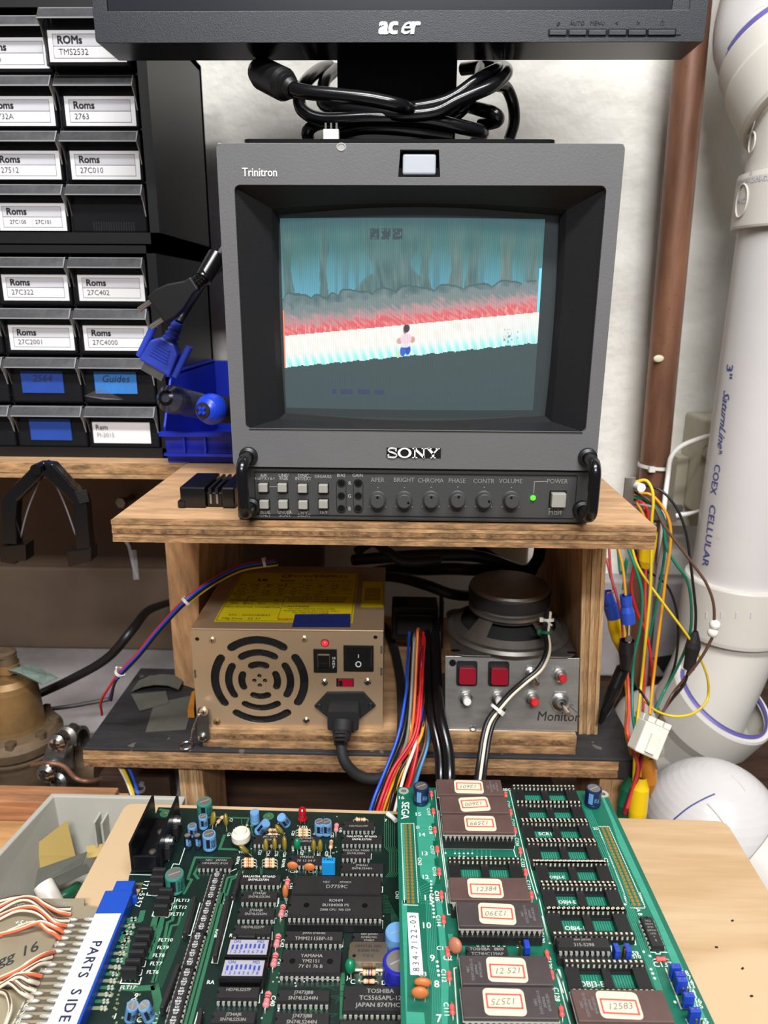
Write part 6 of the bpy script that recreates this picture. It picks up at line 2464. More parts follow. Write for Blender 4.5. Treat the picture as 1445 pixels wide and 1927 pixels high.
tag(b.build('white_scrap', bevel=.002), 'white plastic scrap under the wooden board edge', 'scrap')
b = MB()
b.box(-.12, .18, -.20, -.05, BZ + .0001, -.2076, 'fir_wood')
tag(b.build('support_block', bevel=.001), 'wooden block under the maple board, carrying it on the bench', 'block')

# wooden board carrying the circuit boards
MZ = -.200
q = [pz(237, 1511, MZ), pz(1366, 1545, MZ)]
el = pz(152, 1668, MZ)
er = pz(1445, 1676, MZ)
fy = -.235
L = [q[0] + Vector((0, 0, 0)), q[1]]
sl = (el.x - q[0].x) / (el.y - q[0].y)
sr = (er.x - q[1].x) / (er.y - q[1].y)
fl = Vector((q[0].x + sl * (fy - q[0].y), fy, 0))
fr_ = Vector((q[1].x + sr * (fy - q[1].y), fy, 0))


def chamf(P, k, r):
    a, o_, c = P[k - 1], P[k], P[(k + 1) % len(P)]
    p1, p2 = o_ + (a - o_).normalized() * r, o_ + (c - o_).normalized() * r
    return [p1.lerp(o_, .0), p1.lerp(o_, .45).lerp(p2, .12), p2.lerp(o_, .45).lerp(p1, .12), p2]


P4 = [Vector((p_.x, p_.y, 0)) for p_ in (fl, fr_, L[1], L[0])]
poly = [P4[0], P4[1]] + chamf(P4, 2, .006) + chamf(P4, 3, .006)
b = MB()
b.prism([(p_.x, p_.y) for p_ in poly], MZ - .0075, MZ, 'maple', mside='maple_edge')
mb_ = b.build('maple_board', bevel=.0005)
tag(mb_, 'pale maple plywood board under the two green circuit boards', 'board')
for (u, v, a) in ((1397, 1823, .6), (1414, 1875, .3), (1378, 1733, .5), (1348, 1783, 0)):
    p = pz(u, v, MZ)
    tag(MB().cbox(0, 0, 0, .0022, .0012, .0004, 'black_matte', rz(a, (p.x, p.y, MZ + .0002)) @ Matrix.Diagonal((.7, .7, 1, 1))).build('crumb'),
        {1397: 'dark crumb on the maple board, the upper of two slanted ones', 1414: 'dark crumb on the maple board, lowest and rightmost', 1378: 'tiny dark crumb on maple board, uppermost', 1348: 'tiny dark crumb on maple board, nearest the circuit board'}[u], 'crumb')
# ================================================================ circuit boards
TH = 0.022
CT, ST = math.cos(TH), math.sin(TH)
XA, YA = Vector((CT, ST, 0)), Vector((-ST, CT, 0))
MBZ, RBZ = -0.1935, -0.1745
mainb = thing('circuit_board', 'dark green circuit board crowded with chips, lying on the maple board', 'circuit board', pz(480, 1720, MBZ))
romb = thing('circuit_board', 'bright green memory board with rows of sockets, raised over the dark one', 'circuit board', pz(1000, 1700, RBZ))
CB = dict(b=mainb, z=MBZ)


def fr_at(p, a=0.0):
    x = XA * math.cos(a) + YA * math.sin(a)
    y = -XA * math.sin(a) + YA * math.cos(a)
    return frame(p, x, y)


def C2(u, v):    # crops of the photo used for measuring
    return 230 + u * .1868, 1480 + v * .1869


def C3(u, v):
    return 420 + u * .2353, 1500 + v * .2353


def C4(u, v):
    return 200 + u * .2076, 1680 + v * .2076


def C5(u, v):
    return 400 + u * .263, 1680 + v * .263


def C6(u, v):
    return 720 + u * .2007, 1450 + v * .2006


def C7(u, v):
    return 720 + u * .2353, 1680 + v * .2353


def C8(u, v):
    return 940 + u * .2076, 1450 + v * .2076


def CA(u, v):
    return 1020 + u * .2941, 1680 + v * .2941


def C0(u, v):
    return u * .2768, 1480 + v * .2768


def slab(pts, z, th, name, parent, m, medge, holes=()):
    P = [pz(u, v, z) for u, v in pts]
    H = []
    for (u, v, r) in holes:
        c = pz(u, v, z)
        H.append(circ(c.x, c.y, r, 16))
    b = MB()
    b.prism([(p.x, p.y) for p in P], z - th, z, m, None, H, mside=medge)
    return b.build(name, parent)


# ---- the two bare boards
mo = [(298, 1519), (700, 1531), (985, 1540), (1010, 1640), (1075, 2010), (90, 2010), (203, 1720), (215, 1704), (250, 1704), (270, 1661), (241, 1661), (243, 1648)]
slab(mo, MBZ, .0016, 'board', mainb, 'pcb_dark', 'pcb_edge', [(*C2(435, 272), .0017), (*C3(362, 155), .0017)])
ro = [(747, 1481), (1139, 1489), (1384, 2010), (756, 2010)]
slab(ro, RBZ, .0016, 'board', romb, 'pcb_green', 'pcb_edge', [(*C6(197, 192), .0016), (*C8(936, 212), .0016)])
for (u, v) in (C6(197, 192), C8(936, 212), (760, 1980), (1368, 1990)):
    p = pz(u, v, RBZ)
    b = MB()
    b.lathe([(.0030, -(.0013)), (.0030, -(RBZ - MBZ))], 'nylon', Matrix.Translation((p.x, p.y, RBZ)), 10)
    b.build('standoff', romb)
for (cc, r1, z, pb) in ((C2(435, 272), .0036, MBZ, mainb), (C3(362, 155), .0036, MBZ, mainb), (C6(197, 192), .0033, RBZ, romb), (C8(936, 212), .0036, RBZ, romb)):
    p = pz(*cc, z)
    b = MB()
    b.prism(circ(p.x, p.y, r1, 20), z, z + .00012, 'solder' if pb is romb else 'pcb_trace', None, [circ(p.x, p.y, .00165, 14)])
    b.build('mounting_ring', pb)


class Print:
    """flat print of one board: copper and lettering"""

    def __init__(s, z):
        s.z, s.b = z, MB()

    def line(s, pts, w_, m, lift=.00006, crop=None):
        P = [pz(*(crop(*q) if crop else q), s.z) for q in pts]
        s.b.ribbon([(p.x, p.y) for p in P], w_, m, s.z + lift)

    def poly(s, pts, m, lift=.00004, crop=None):
        P = [pz(*(crop(*q) if crop else q), s.z) for q in pts]
        s.b.prism([(p.x, p.y) for p in P], s.z + lift - .00003, s.z + lift, m)

    def text(s, t, u, v, size, a=0.0, m='silk', bold=.02, crop=None, sp=1.0):
        p = pz(*(crop(u, v) if crop else (u, v)), s.z)
        s.b.text(t, size * .72, fr_at(p, a), m, min(bold, .02) * .8, sp=sp, lift=.00014)

    def dot(s, u, v, r, m='solder', crop=None, lift=.00010):
        p = pz(*(crop(u, v) if crop else (u, v)), s.z)
        s.b.prism(circ(p.x, p.y, r, 8), s.z, s.z + lift, m)


mp_, rp_ = Print(MBZ), Print(RBZ)
D90 = -PI / 2
# ---------------- copper of the dark board
G = 'pcb_trace'
for pts, w_ in (
        ([(1070, 10), (760, 1190)], .0018), ([(1035, 0), (715, 1190)], .0014), ([(630, 70), (600, 250), (555, 270), (510, 520), (420, 810)], .0016), ([(680, 180), (650, 290), (590, 300), (530, 520), (440, 800)], .0013),
        ([(520, 130), (480, 330), (390, 590)], .0035), ([(330, 170), (310, 250), (200, 260)], .0030), ([(250, 260), (130, 420), (200, 430), (165, 640)], .0022), ([(470, 180), (420, 330)], .0040),
        ([(430, 860), (250, 870), (150, 860)], .0030), ([(440, 850), (470, 1000), (420, 1190)], .004)):
    mp_.line(pts, w_, G, crop=C4)
for pts, w_ in (([(1090, 725), (735, 715), (660, 930), (700, 940), (620, 1080)], .0016), ([(770, 800), (725, 880), (765, 930)], .0016), ([(1180, 850), (1150, 900), (1060, 920), (990, 1177)], .0014), ([(1220, 850), (1200, 900), (1100, 935), (1030, 1177)], .0012),
                ([(940, 310), (1275, 320), (1250, 390)], .0013), ([(1160, 635), (980, 630), (1030, 490)], .0018), ([(380, 232), (540, 260)], .002)):
    mp_.line(pts, w_, G, crop=C2)
for k in range(9):     # fine bus lines running down past the filters
    mp_.line([(745 + 9 * k, 60), (730 + 9 * k, 130), (640 + 9 * k, 330), (520 + 9 * k, 640), (430 + 9 * k, 860)], .00028, 'pcb_trace_thin', crop=C4)
for k in range(9):
    mp_.line([(455 + 8 * k, 60), (440 + 8 * k, 330), (415 + 8 * k, 600), (350 + 8 * k, 939)], .00030, 'pcb_trace_thin', crop=C5)
for k in range(12):
    mp_.line([(1205, 20 + 11 * k), (1250 + 6 * k, 25 + 11 * k), (1275 + 6 * k, 70 + 12 * k), (1285 + 5 * k, 420)], .00034, 'pcb_trace_thin', crop=C5)
for k in range(6):
    mp_.line([(1290 + 16 * k, 150), (1290 + 16 * k, 400), (1330 + 14 * k, 440), (1330 + 14 * k, 600), (1300 + 15 * k, 640)], .0004, G, crop=C3)
rq = random.Random(21)
for k in range(34):
    u, v = rq.uniform(560, 1300), rq.uniform(620, 939)
    mp_.line([(u, v), (u + rq.choice((-1, 1)) * rq.uniform(20, 90), v), (u + rq.uniform(-20, 20), v + rq.uniform(15, 50))], .0003, 'pcb_trace_thin', crop=C5)
for k in range(26):
    u, v = rq.uniform(100, 900), rq.uniform(150, 600)
    mp_.line([(u, v), (u, v + rq.uniform(20, 70)), (u + rq.uniform(-60, 60), v + rq.uniform(70, 90))], .0004, rq.choice((G, 'pcb_trace_thin')), crop=C3)
for k in range(60):
    mp_.dot(rq.uniform(30, 330), rq.uniform(380, 1180), .0006, 'pcb_edge', crop=C4)
for k in range(50):
    mp_.dot(rq.uniform(80, 1330), rq.uniform(150, 800), .0005, 'solder', crop=C3)
for k in range(50):
    mp_.dot(rq.uniform(60, 1250), rq.uniform(20, 900), .0005, 'solder', crop=C5)
for k in range(14):    # square copper runs from the edge fingers
    v = 240 + k * 62
    u = 180 - k * 21
    mp_.line([(u - 40, v), (u + 60 + (k % 3) * 20, v), (u + 90, v + 18)], .0018, 'pcb_edge' if k % 2 else G, crop=C4)
    for q in range(4):
        mp_.dot(u + 50 + 34 * (q % 2), v - 12 + 24 * (q // 2), .0007, crop=C4)
# ---------------- lettering of the dark board
W = 'silk'
for t, u, v in (('FLT13', 694, 72), ('FLT12', 668, 134), ('FLT11', 645, 197), ('FLT10', 538, 431), ('FLT9', 513, 500), ('FLT8', 475, 571), ('FLT7', 450, 646), ('FLT6', 420, 722), ('FLT17', 195, 862)):
    mp_.text(t, u, v, .0041, crop=C4)
for (u, v) in ((615, 70), (590, 132), (560, 200), (437, 430), (408, 500), (378, 570), (350, 645), (318, 722)):
    mp_.line([(u - 10, v - 28), (u + 10, v - 24), (u - 3, v + 26), (u - 22, v + 26)], .00045, W, crop=C4)
mp_.line([(150, 765), (125, 822), (300, 828), (318, 768)], .0006, W, crop=C4)
mp_.line([(375, 0), (365, 22), (480, 30)], .0006, W, crop=C4)
mp_.line([(430, 170), (415, 212), (565, 220), (580, 178)], .0006, W, crop=C4)
mp_.text('171-5357', 966, 728, .0060, D90 + .02, bold=.03, crop=C0, sp=1.2)
mp_.line([(75, 887), (330, 893)], .0005, W, crop=C2)
for pts in ([(850, 92), (765, 387), (715, 382)], [(655, 708), (545, 1075), (490, 1070)], [(1165, 10), (1005, 640), (955, 635), (970, 590)], [(880, 1085), (850, 1190)], [(830, 1085), (800, 1190)]):
    mp_.line(pts, .00055, W, crop=C4)
for t, u, v in (('RA9', 1080, 80), ('RA8', 1000, 370), ('RA', 945, 815), ('R', 1130, 390)):
    mp_.text(t, u, v, .0042, D90 if t in ('RA9', 'RA8') else 0, crop=C4)
mp_.line([(1150, 830), (1090, 855)], .0005, W, crop=C2)
mp_.line([(490, 830), (515, 780), (575, 785), (630, 620)], .0005, W, crop=C2)
for t, u, v, s_, a in (('LED', 640, 242, .0042, 0), ('VR', 145, 443, .0042, 0), ('C7', 62, 185, .0038, D90), ('C6', 45, 300, .0038, D90), ('+', 190, 228, .005, 0), ('+', 437, 237, .005, 0), ('C21', 292, 445, .0036, D90), ('C24', 360, 450, .0036, D90),
                       ('C25', 425, 455, .0036, D90), ('C26', 490, 460, .0036, D90), ('C20', 558, 290, .0036, D90), ('R18', 738, 285, .0036, D90), ('C22', 872, 305, .0036, D90), ('C45', 938, 265, .0036, D90), ('C27', 628, 445, .0036, D90), ('C28', 760, 450, .0036, D90),
                       ('C29', 825, 455, .0036, D90), ('J3', 852, 480, .0036, D90), ('C30', 565, 598, .0038, 0), ('C31', 712, 600, .0038, 0), ('R5WL', 115, 510, .0036, D90), ('R5WR', 480, 530, .0036, D90), ('C44', 542, 712, .0036, D90), ('+', 690, 432, .005, 0), ('+', 560, 430, .005, 0),
                       ('7', 1300, 188, .005, 0), ('CN3', 1390, 785, .0040, D90), ('13', 525, 208, .0036, 0), ('13', 230, 228, .0034, 0)):
    mp_.text(t, u, v, s_, a, crop=C3)
for t, u, v, s_, a in (('R19', 1238, 583, .0046, 0), ('D1', 1237, 648, .0046, 0), ('C40', 430, 775, .0046, D90), ('C42', 498, 362, .0042, D90), ('C41', 470, 500, .0036, D90), ('C43', 525, 150, .0036, D90), ('J1', 525, 50, .0036, D90), ('C5', 1278, 500, .004, D90), ('2', 1268, 440, .0055, 0), ('C', 1003, 640, .005, 0), ('J', 965, 610, .004, 0)):
    mp_.text(t, u, v, s_, a, crop=C5)
for t, u, v in (('C', 240, 985), ('+', 300, 1105), ('+', 440, 1110), ('C', 300, 1155), ('C', 435, 1165), ('1', 80, 1125), ('9', 270, 940)):
    mp_.text(t, u, v, .0055, 0, crop=C4)
for (u, v, c) in ((460, 700, C3), (1210, 260, C3), (1270, 360, C3), (1185, 475, C3), (1268, 600, C3), (1275, 740, C3), (445, 830, C3)):
    mp_.line([(u - 14, v - 22), (u, v - 22), (u - 3, v + 22), (u - 16, v + 22)], .00045, W, crop=c)
for (u, v) in ((440, 190), (930, 360), (825, 775), (335, 760), (300, 910), (1215, 230), (465, 70), (425, 310), (355, 690)):
    mp_.line([(u - 10, v - 30), (u + 2, v - 30), (u, v + 28), (u - 12, v + 28)], .00045, W, crop=C5)
mp_.line([(475, 608), (910, 622)], .0003, W, crop=C5)
mp_.line([(1045, 637), (1060, 600)], .0014, G, crop=C5)
mp_.line([(930, 580), (925, 900)], .0022, G, crop=C5)
mp_.b.build('copper_and_print', mainb)

# ---------------- copper of the memory board
L_ = 'pcb_plane'
rp_.poly([(320, 300), (440, 300), (475, 370), (505, 1000), (480, 1080), (355, 1000), (320, 560)], L_, crop=C6)
rp_.poly([(172, 500), (200, 500), (225, 1246), (190, 1246)], L_, crop=C6)
rp_.poly([(150, 60), (195, 60), (195, 950), (330, 960), (340, 1050), (190, 1050)], L_, crop=C7)
rp_.poly([(425, 60), (470, 60), (530, 600), (520, 1050), (470, 1050), (470, 600)], L_, crop=C7)
rp_.poly([(520, 330), (560, 330), (575, 430), (540, 440)], L_, crop=C7)
rp_.poly([(1130, 1497), (1135, 1497), (1229, 1700), (1333, 1927), (1308, 1927), (1262, 1805), (1236, 1740), (1212, 1690), (1165, 1590), (1150, 1545)], L_)
for k in range(6):
    u, v = 458 + k * 14, 330 + k * 165
    rp_.poly([(u - 16, v), (u + 26, v), (u + 30, v + 70), (u - 12, v + 70)], 'pcb_deep', .00006, crop=C6)
for k in range(6):
    rp_.line([(345 + k * 14, 60), (365 + k * 14, 560), (400 + k * 14, 780), (395 + k * 13, 1050)], .00035, L_, crop=C7)
for k in range(8):
    rp_.line([(330 + 4 * k, 1040 + 30 * k), (345 + 3 * k, 1100 + 20 * k), (450, 1040 + 30 * k)], .0003, L_, crop=C6)
    rp_.dot(455, 1040 + 30 * k, .0007, 'silk', crop=C6)
for k in range(7):
    rp_.dot(398 + k * 2, 15 + 30 * k, .0007, 'silk', crop=C7)
for k in range(4):
    rp_.dot(436 + k * 4, 552 + 36 * k, .0007, 'silk', crop=C7)
for (u, v) in ((590, 775), (678, 778), (718, 778), (760, 778), (800, 778), (840, 778), (720, 805), (762, 808), (885, 810), (930, 812), (970, 810), (1012, 810)):
    rp_.line([(u, v), (u, 740)], .0003, L_, crop=C6)
    rp_.dot(u, v, .0006, 'silk', crop=C6)
for (u, v) in ((650, 378), (697, 490), (708, 517), (720, 548), (690, 405), (850, 700), (530, 75)):
    rp_.dot(u, v, .0007, 'silk', crop=CA)
for k in range(5):
    rp_.line([(770 + 14 * k, 340 + 6 * k), (830 + 17 * k, 520), (1000 + 20 * k, 900), (1100 + 22 * k, 1204)], .00035, L_, crop=C8)
    rp_.line([(520 + 11 * k, 60), (600 + 13 * k, 260), (740 + 8 * k, 640), (760 + 8 * k, 840)], .00035, L_, crop=CA)
for k in range(16):
    rp_.line([(640 + 12 * k, 410), (650 + 12 * k, 470)], .0003, L_, crop=C7)
for t, u, v in (('16', 172, 258), ('15', 330, 413), ('14', 366, 605), ('13', 390, 782), ('12', 398, 1003), ('15', 327, 533)):
    rp_.text(t, u, v, .0060 if v != 533 else .0042, 0 if v != 533 else D90, crop=C6, bold=.04)
for t, u, v in (('11', 360, 42), ('10', 348, 265), ('9', 398, 527), ('8', 433, 735), ('7', 450, 1010)):
    rp_.text(t, u, v, .0072, crop=C7, bold=.04)
rp_.text('SEGA', 208, 375, .0094, D90 - .05, crop=C6, bold=.06)
for k in range(5):
    rp_.line([(180 + 9 * k, 300), (186 + 9 * k, 452)], .0003, 'pcb_green', .0002, crop=C6)
for t, u, v, c in (('C119', 430, 388, C6), ('C118', 448, 560, C6), ('C117', 465, 745, C6), ('C116', 485, 950, C6), ('C115', 505, 1175, C6), ('CN3', 345, 855, C6), ('C136', 1175, 320, C6), ('C135', 1218, 490, C6), ('C134', 1258, 670, C6),
                   ('C133', 1312, 868, C6), ('C132', 1365, 1075, C6), ('C115', 435, 30, C7), ('C114', 445, 225, C7), ('C112', 487, 665, C7), ('C111', 508, 935, C7), ('C131', 1218, 125, C7), ('C130', 1272, 355, C7), ('C129', 1330, 560, C7),
                   ('C128', 1390, 815, C7), ('CN1', 968, 830, C8), ('S1', 1085, 430, C7), ('A B', 620, 125, CA)):
    rp_.text(t, u, v, .0042 if c is not C7 else .0044, D90 - (.1 if u > 1150 or c is C8 else 0), crop=c, bold=.02)
for t, u, v, c, s_ in (('C113', 487, 447, C7, .0044), ('C2', 520, 525, C7, .0052), ('C3', 318, 655, C7, .0048), ('C137', 772, 462, CA, .0058), ('SEC', 1165, 182, C6, .0044), ('25', 868, 530, C8, .0042), ('S9', 598, 390, CA, .0046), ('S10', 604, 412, CA, .0040),
                       ('S18', 905, 515, CA, .0046), ('S17', 922, 545, CA, .0046), ('S14', 935, 575, CA, .0046), ('S13', 945, 600, CA, .0046), ('S4', 958, 635, CA, .0046), ('S3', 970, 665, CA, .0046), ('S16', 985, 695, CA, .0046), ('S15', 995, 728, CA, .0046), ('S5', 1040, 825, CA, .005),
                       ('OBJ4-1', 212, 230, CA, .0050), ('OBJ3-E', 318, 588, CA, .0056), ('OBJ4-E', 160, 62, CA, .0044), ('SCR11', 430, 578, C8, .0052), ('OBJ2-E', 520, 970, C8, .0040)):
    rp_.text(t, u, v, s_, 0, crop=c, bold=.03)
for k in range(6):
    rp_.text('0', 760 + 42 * k, 424, .0040, 0, crop=C7)
for pts in ([(490, 185), (545, 700), (615, 1245)], [(505, 185), (560, 700), (630, 1245)]):
    rp_.line(pts, .0005, W, crop=C6)
rp_.line([(550, 705), (1235, 712), (1230, 740), (570, 733)], .0005, W, crop=C6)
rp_.line([(490, 185), (515, 185)], .0005, W, crop=C6)
for pts in ([(1190, 190), (1290, 620), (1370, 960), (1445, 1210)], [(1215, 190), (1320, 620), (1400, 960), (1470, 1210)]):
    rp_.line(pts, .0005, W, crop=C6)
rp_.line([(1225, 735), (1310, 1010)], .0005, W, crop=C6)
rp_.line([(500, 0), (520, 175), (625, 180)], .0006, W, crop=C7)
rp_.line([(610, 190), (635, 400), (1250, 408), (1230, 320)], .0006, W, crop=C7)
rp_.line([(590, 600), (570, 605), (600, 1050)], .0006, W, crop=C7)
for pts in ([(1240, 0), (1330, 400), (1370, 412)], [(1270, 0), (1340, 330)], [(1380, 615), (1445, 800)], [(1400, 612), (1445, 720)], [(1240, 330), (1250, 408)]):
    rp_.line(pts, .0005, W, crop=C7)
rp_.line([(0, 150), (45, 325), (600, 333), (585, 270)], .0005, W, crop=CA)
rp_.line([(440, 340), (460, 440), (600, 442)], .0005, W, crop=CA)
rp_.line([(85, 492), (180, 840)], .0005, W, crop=CA)
rp_.line([(110, 492), (205, 840)], .0005, W, crop=CA)
rp_.line([(790, 485), (890, 742), (940, 742)], .0006, W, crop=CA)
rp_.line([(920, 810), (935, 840)], .0006, W, crop=CA)
rp_.line([(690, 380), (725, 382), (730, 392), (755, 392), (755, 380), (800, 382)], .0005, W, crop=CA)


def dashed(p, q, n, w_, c):
    for k in range(n):
        a, e = k / n, (k + .55) / n
        rp_.line([(p[0] + (q[0] - p[0]) * a, p[1] + (q[1] - p[1]) * a), (p[0] + (q[0] - p[0]) * e, p[1] + (q[1] - p[1]) * e)], w_, W, crop=c)


dashed((172, 497), (205, 1246), 40, .0005, C6)
dashed((292, 497), (335, 1246), 40, .0005, C6)
dashed((172, 497), (292, 497), 8, .0005, C6)
dashed((168, 97), (288, 101), 8, .0006, C7)
dashed((890, 508), (1165, 1204), 44, .0005, C8)
dashed((990, 508), (1300, 1204), 44, .0005, C8)
dashed((890, 508), (990, 508), 6, .0005, C8)
dashed((525, 10), (540, 85), 6, .0006, CA)
dashed((565, 97), (660, 99), 8, .0006, CA)
dashed((625, 0), (660, 99), 7, .0006, CA)
SOCK = [(420, 228, C8), (466, 385, C8), (525, 560, C8), (590, 748, C8), (672, 935, C8), (258, 38, CA), (300, 195, CA), (425, 548, CA), (965, 945, C6)]
for (u, v, c) in SOCK:
    p = pz(*c(u, v), RBZ + .004)
    F = fr_at(Vector((p.x, p.y, RBZ)))
    for side in (-1, 1):
        for k in range(7):
            x = side * (.0042 + .00127 * k)
            rp_.b.ribbon([(x, -.0055), (x, .0050)], .00042, L_, .00007, F)
rp_.b.build('copper_and_print', romb)


# ---------------- parts
def pins(b, n, half, z0, z1, m='solder', off=0.0):
    k = n // 2
    for i in range(k):
        x = (i - (k - 1) / 2) * .00254
        for s_ in (-1, 1):
            y = s_ * half
            b.box(x - .00068, x + .00068, min(y, y - s_ * .0008), max(y, y - s_ * .0008), z1 - .00025, z1, m)
            b.box(x - .00068, x + .00068, y - .00014, y + .00014, z1 - .0016, z1, m)
            b.box(x - .00027, x + .00027, y - .00014, y + .00014, z0, z1 - .0016, m)


def dip(u, v, n, wide=False, txt=(), a=0.0, crop=None, sock=False, parent=None, z=None, size=.0022, m='ic_black', notch=True, dots=False, ptxt='ic_print', bold=.012):
    parent = parent or CB['b']
    z0 = CB['z'] if z is None else z
    zs = .0052 if sock else 0
    hb, h1 = .0010, .0042
    W2 = .00675 if wide else .0032
    ph = .00762 if wide else .00381
    Ln = n / 2 * .00254 / 2 + .0001
    if crop:
        u, v = crop(u, v)
    p = pz(u, v, z0 + zs + h1)
    p.z = z0 + zs
    F = fr_at(p, a)
    b = MB(F)
    d = .0004
    zm = (hb + h1) / 2
    for (za, zb2, i0, i1) in ((hb, zm, d, 0), (zm, h1, 0, d)):
        vs = [(-Ln + i0, -W2 + i0, za), (Ln - i0, -W2 + i0, za), (Ln - i0, W2 - i0, za), (-Ln + i0, W2 - i0, za),
              (-Ln + i1, -W2 + i1, zb2), (Ln - i1, -W2 + i1, zb2), (Ln - i1, W2 - i1, zb2), (-Ln + i1, W2 - i1, zb2)]
        b.add(vs, [(3, 2, 1, 0), (4, 5, 6, 7), (0, 1, 5, 4), (1, 2, 6, 5), (2, 3, 7, 6), (3, 0, 4, 7)], m)
    if notch:
        b.prism([(-Ln + .0002, -.001), (-Ln + .0014, -.0005), (-Ln + .0014, .0005), (-Ln + .0002, .001)], h1, h1 + .00003, 'black_gloss')
    if dots:
        for sx in (-.62, .62):
            b.prism(circ(sx * Ln, 0, .0016, 14), h1, h1 + .00003, 'black_gloss')
    o = b.build('chip', parent)
    b = MB(F)
    pins(b, n, ph, -.0005 if not sock else -.001, hb + .0012)
    b.build('pins', o)
    if sock:
        b = MB(F)
        for s_ in (-1, 1):
            b.cbox(0, s_ * ph, -zs / 2 + .0003, Ln * 2, .0026, zs - .0006, 'socket_black')
        b.cbox(0, 0, -zs / 2 - .0005, Ln * 2 * .98, ph * 2, .002, 'socket_black')
        b.build('chip_socket', o)
    if txt:
        b = MB(F)
        k = len(txt)
        for i, t in enumerate(txt):
            s_ = size
            if isinstance(t, tuple):
                t, s_ = t
            b.text(t, s_, Matrix.Translation((0, ((k - 1) / 2 - i) * size * 1.12, h1)), ptxt, bold, wx=1.0)
        b.build('marking', o)
    return o


CB.update(b=mainb, z=MBZ)
dip(1082, 222, 16, txt=('', 'HD74LS139P'), crop=C3)
dip(1108, 328, 20, txt=('MALAYSIA  8716AD', 'SN74LS273N'), crop=C3, ptxt='white_print')
dip(1062, 440, 14, txt=('MALAYSIA 74300', 'SN74LS00N'), crop=C3)
dip(1110, 560, 20, txt=('J740161', 'SN74LS244N'), crop=C3)
dip(375, 330, 16, txt=('JRC 071A', '4558 D'), crop=C3)
dip(660, 342, 14, txt=('AJ740881', 'TL084CN'), crop=C3)
dip(665, 496, 16, txt=('YM3012', '70 13 04 F'), crop=C3, size=.0026)
dip(940, 760, 16, txt=('NEC   JAPAN', 'UPA2003C 8124'), crop=C2)
dip(285, 650, 20, txt=('MALAYSIA  8716AD', 'SN74LS273N'), crop=C3, ptxt='white_print')
dip(290, 785, 16, txt=('J734AJK', 'SN74LS253N'), crop=C3)
dip(312, 140, 16, txt=('J734AJK', 'SN74LS253N'), crop=C5)
dip(285, 262, 16, txt=('HD74LS257P', ''), crop=C5)
dip(182, 712, 16, txt=('HD74LS257P', ''), crop=C5)
dip(150, 890, 16, txt=('J734AJK', 'SN74LS253N'), crop=C5)
dip(910, 700, 40, True, txt=(('NEC          8723KX', .0020), ('D7759C', .0036)), crop=C3, size=.003, bold=.006)
dip(880, 90, 40, True, txt=(('ROHM', .0026), ('BU18400B PS', .0026), ('Z80B CPU  705 529', .0020)), crop=C5, sock=True, dots=True, size=.0028)
dip(725, 310, 24, txt=(('JAPAN 8740HBK', .0017), 'TMM2115BP-10'), crop=C5, size=.0030)
dip(705, 490, 24, True, txt=('YAMAHA', 'YM2151', '7Y 01 76 B'), crop=C5, dots=True, size=.0027)
dip(650, 735, 20, txt=('J7473J88', 'SN74LS244N'), crop=C5, size=.0026)
dip(640, 905, 20, txt=('J7473J88', 'SN74LS244N'), crop=C5, size=.0026)
dip(1120, 320, 14, txt=('NEC JAPAN', 'D74HC74C', '9745D7'), crop=C5, size=.0017)
dip(1200, 755, 28, True, txt=('TOSHIBA', 'TC5565APL-12', 'JAPAN 8747HCK'), crop=C5, size=.0032)
dip(*C5(620, 1075), 24, True)
dip(*C5(110, 1060), 16)
dip(*C5(1180, 1010), 28, True)
for (u, v, hs) in ((402, 1664, 1), (385, 1721, 1), (364, 1785, 1), (343, 1856, 1), (322, 1930, 1)):
    p = pz(u, v, MBZ + .0042)
    o = dip(u, v, 16, a=D90, notch=False)
    b = MB(fr_at(p))
    for k in range(4):
        for j in range(3):
            b.text(('521', '8642', 'TLP')[j], .0015, Matrix.Translation((.0002, .0076 - k * .00508 - j * .0015 + .0014, 0)), 'white_print', .02, lift=.0001)
    b.build('marking', o)
# resistor networks standing in a line
for (u0, v0, u1, v1) in ((366, 1688, 347, 1757), (336, 1815, 304, 1898), (428, 1687, 404, 1800), (452, 1640, 440, 1683), (448, 1762, 480, 1763), (378, 1898, 368, 1960)):
    A, B = pz(u0, v0, MBZ + .005), pz(u1, v1, MBZ + .005)
    m_ = (A + B) / 2
    d = B - A
    F = frame((m_.x, m_.y, MBZ), (d.x, d.y, 0), (-d.y, d.x, 0))
    b = MB(F)
    b.cbox(0, 0, .0032, d.length, .0021, .0052, 'ic_black')
    o = b.build('resistor_network', mainb, bevel=.0003)
    b = MB(F)
    for k in range(int(d.length / .00254)):
        x = -d.length / 2 + .0012 + k * .00254
        b.box(x - .0003, x + .0003, -.0002, .0002, -.0004, .001, 'solder')
        b.prism(circ(x, -.0016, .0007, 8), 0, .0002, 'solder')
    b.build('pins', o)
# EMI filters
for (u, v) in ((1085, 580), (1070, 630), (1065, 682), (1130, 718), (1110, 772), (1095, 828), (990, 985), (970, 1035), (950, 1090), (930, 1140), (905, 1200), (880, 1255)):
    p = pz(*C0(u, v), MBZ + .006)
    F = fr_at(Vector((p.x, p.y, MBZ)))
    b = MB(F)
    b.cbox(0, 0, .0048, .0078, .0023, .0072, 'black_matte')
    o = b.build('filter', mainb, bevel=.0006)
    b = MB(F)
    for x in (-.0025, 0, .0025):
        b.box(x - .0003, x + .0003, -.0003, .0003, -.0005, .0013, 'solder')
    b.build('pins', o)
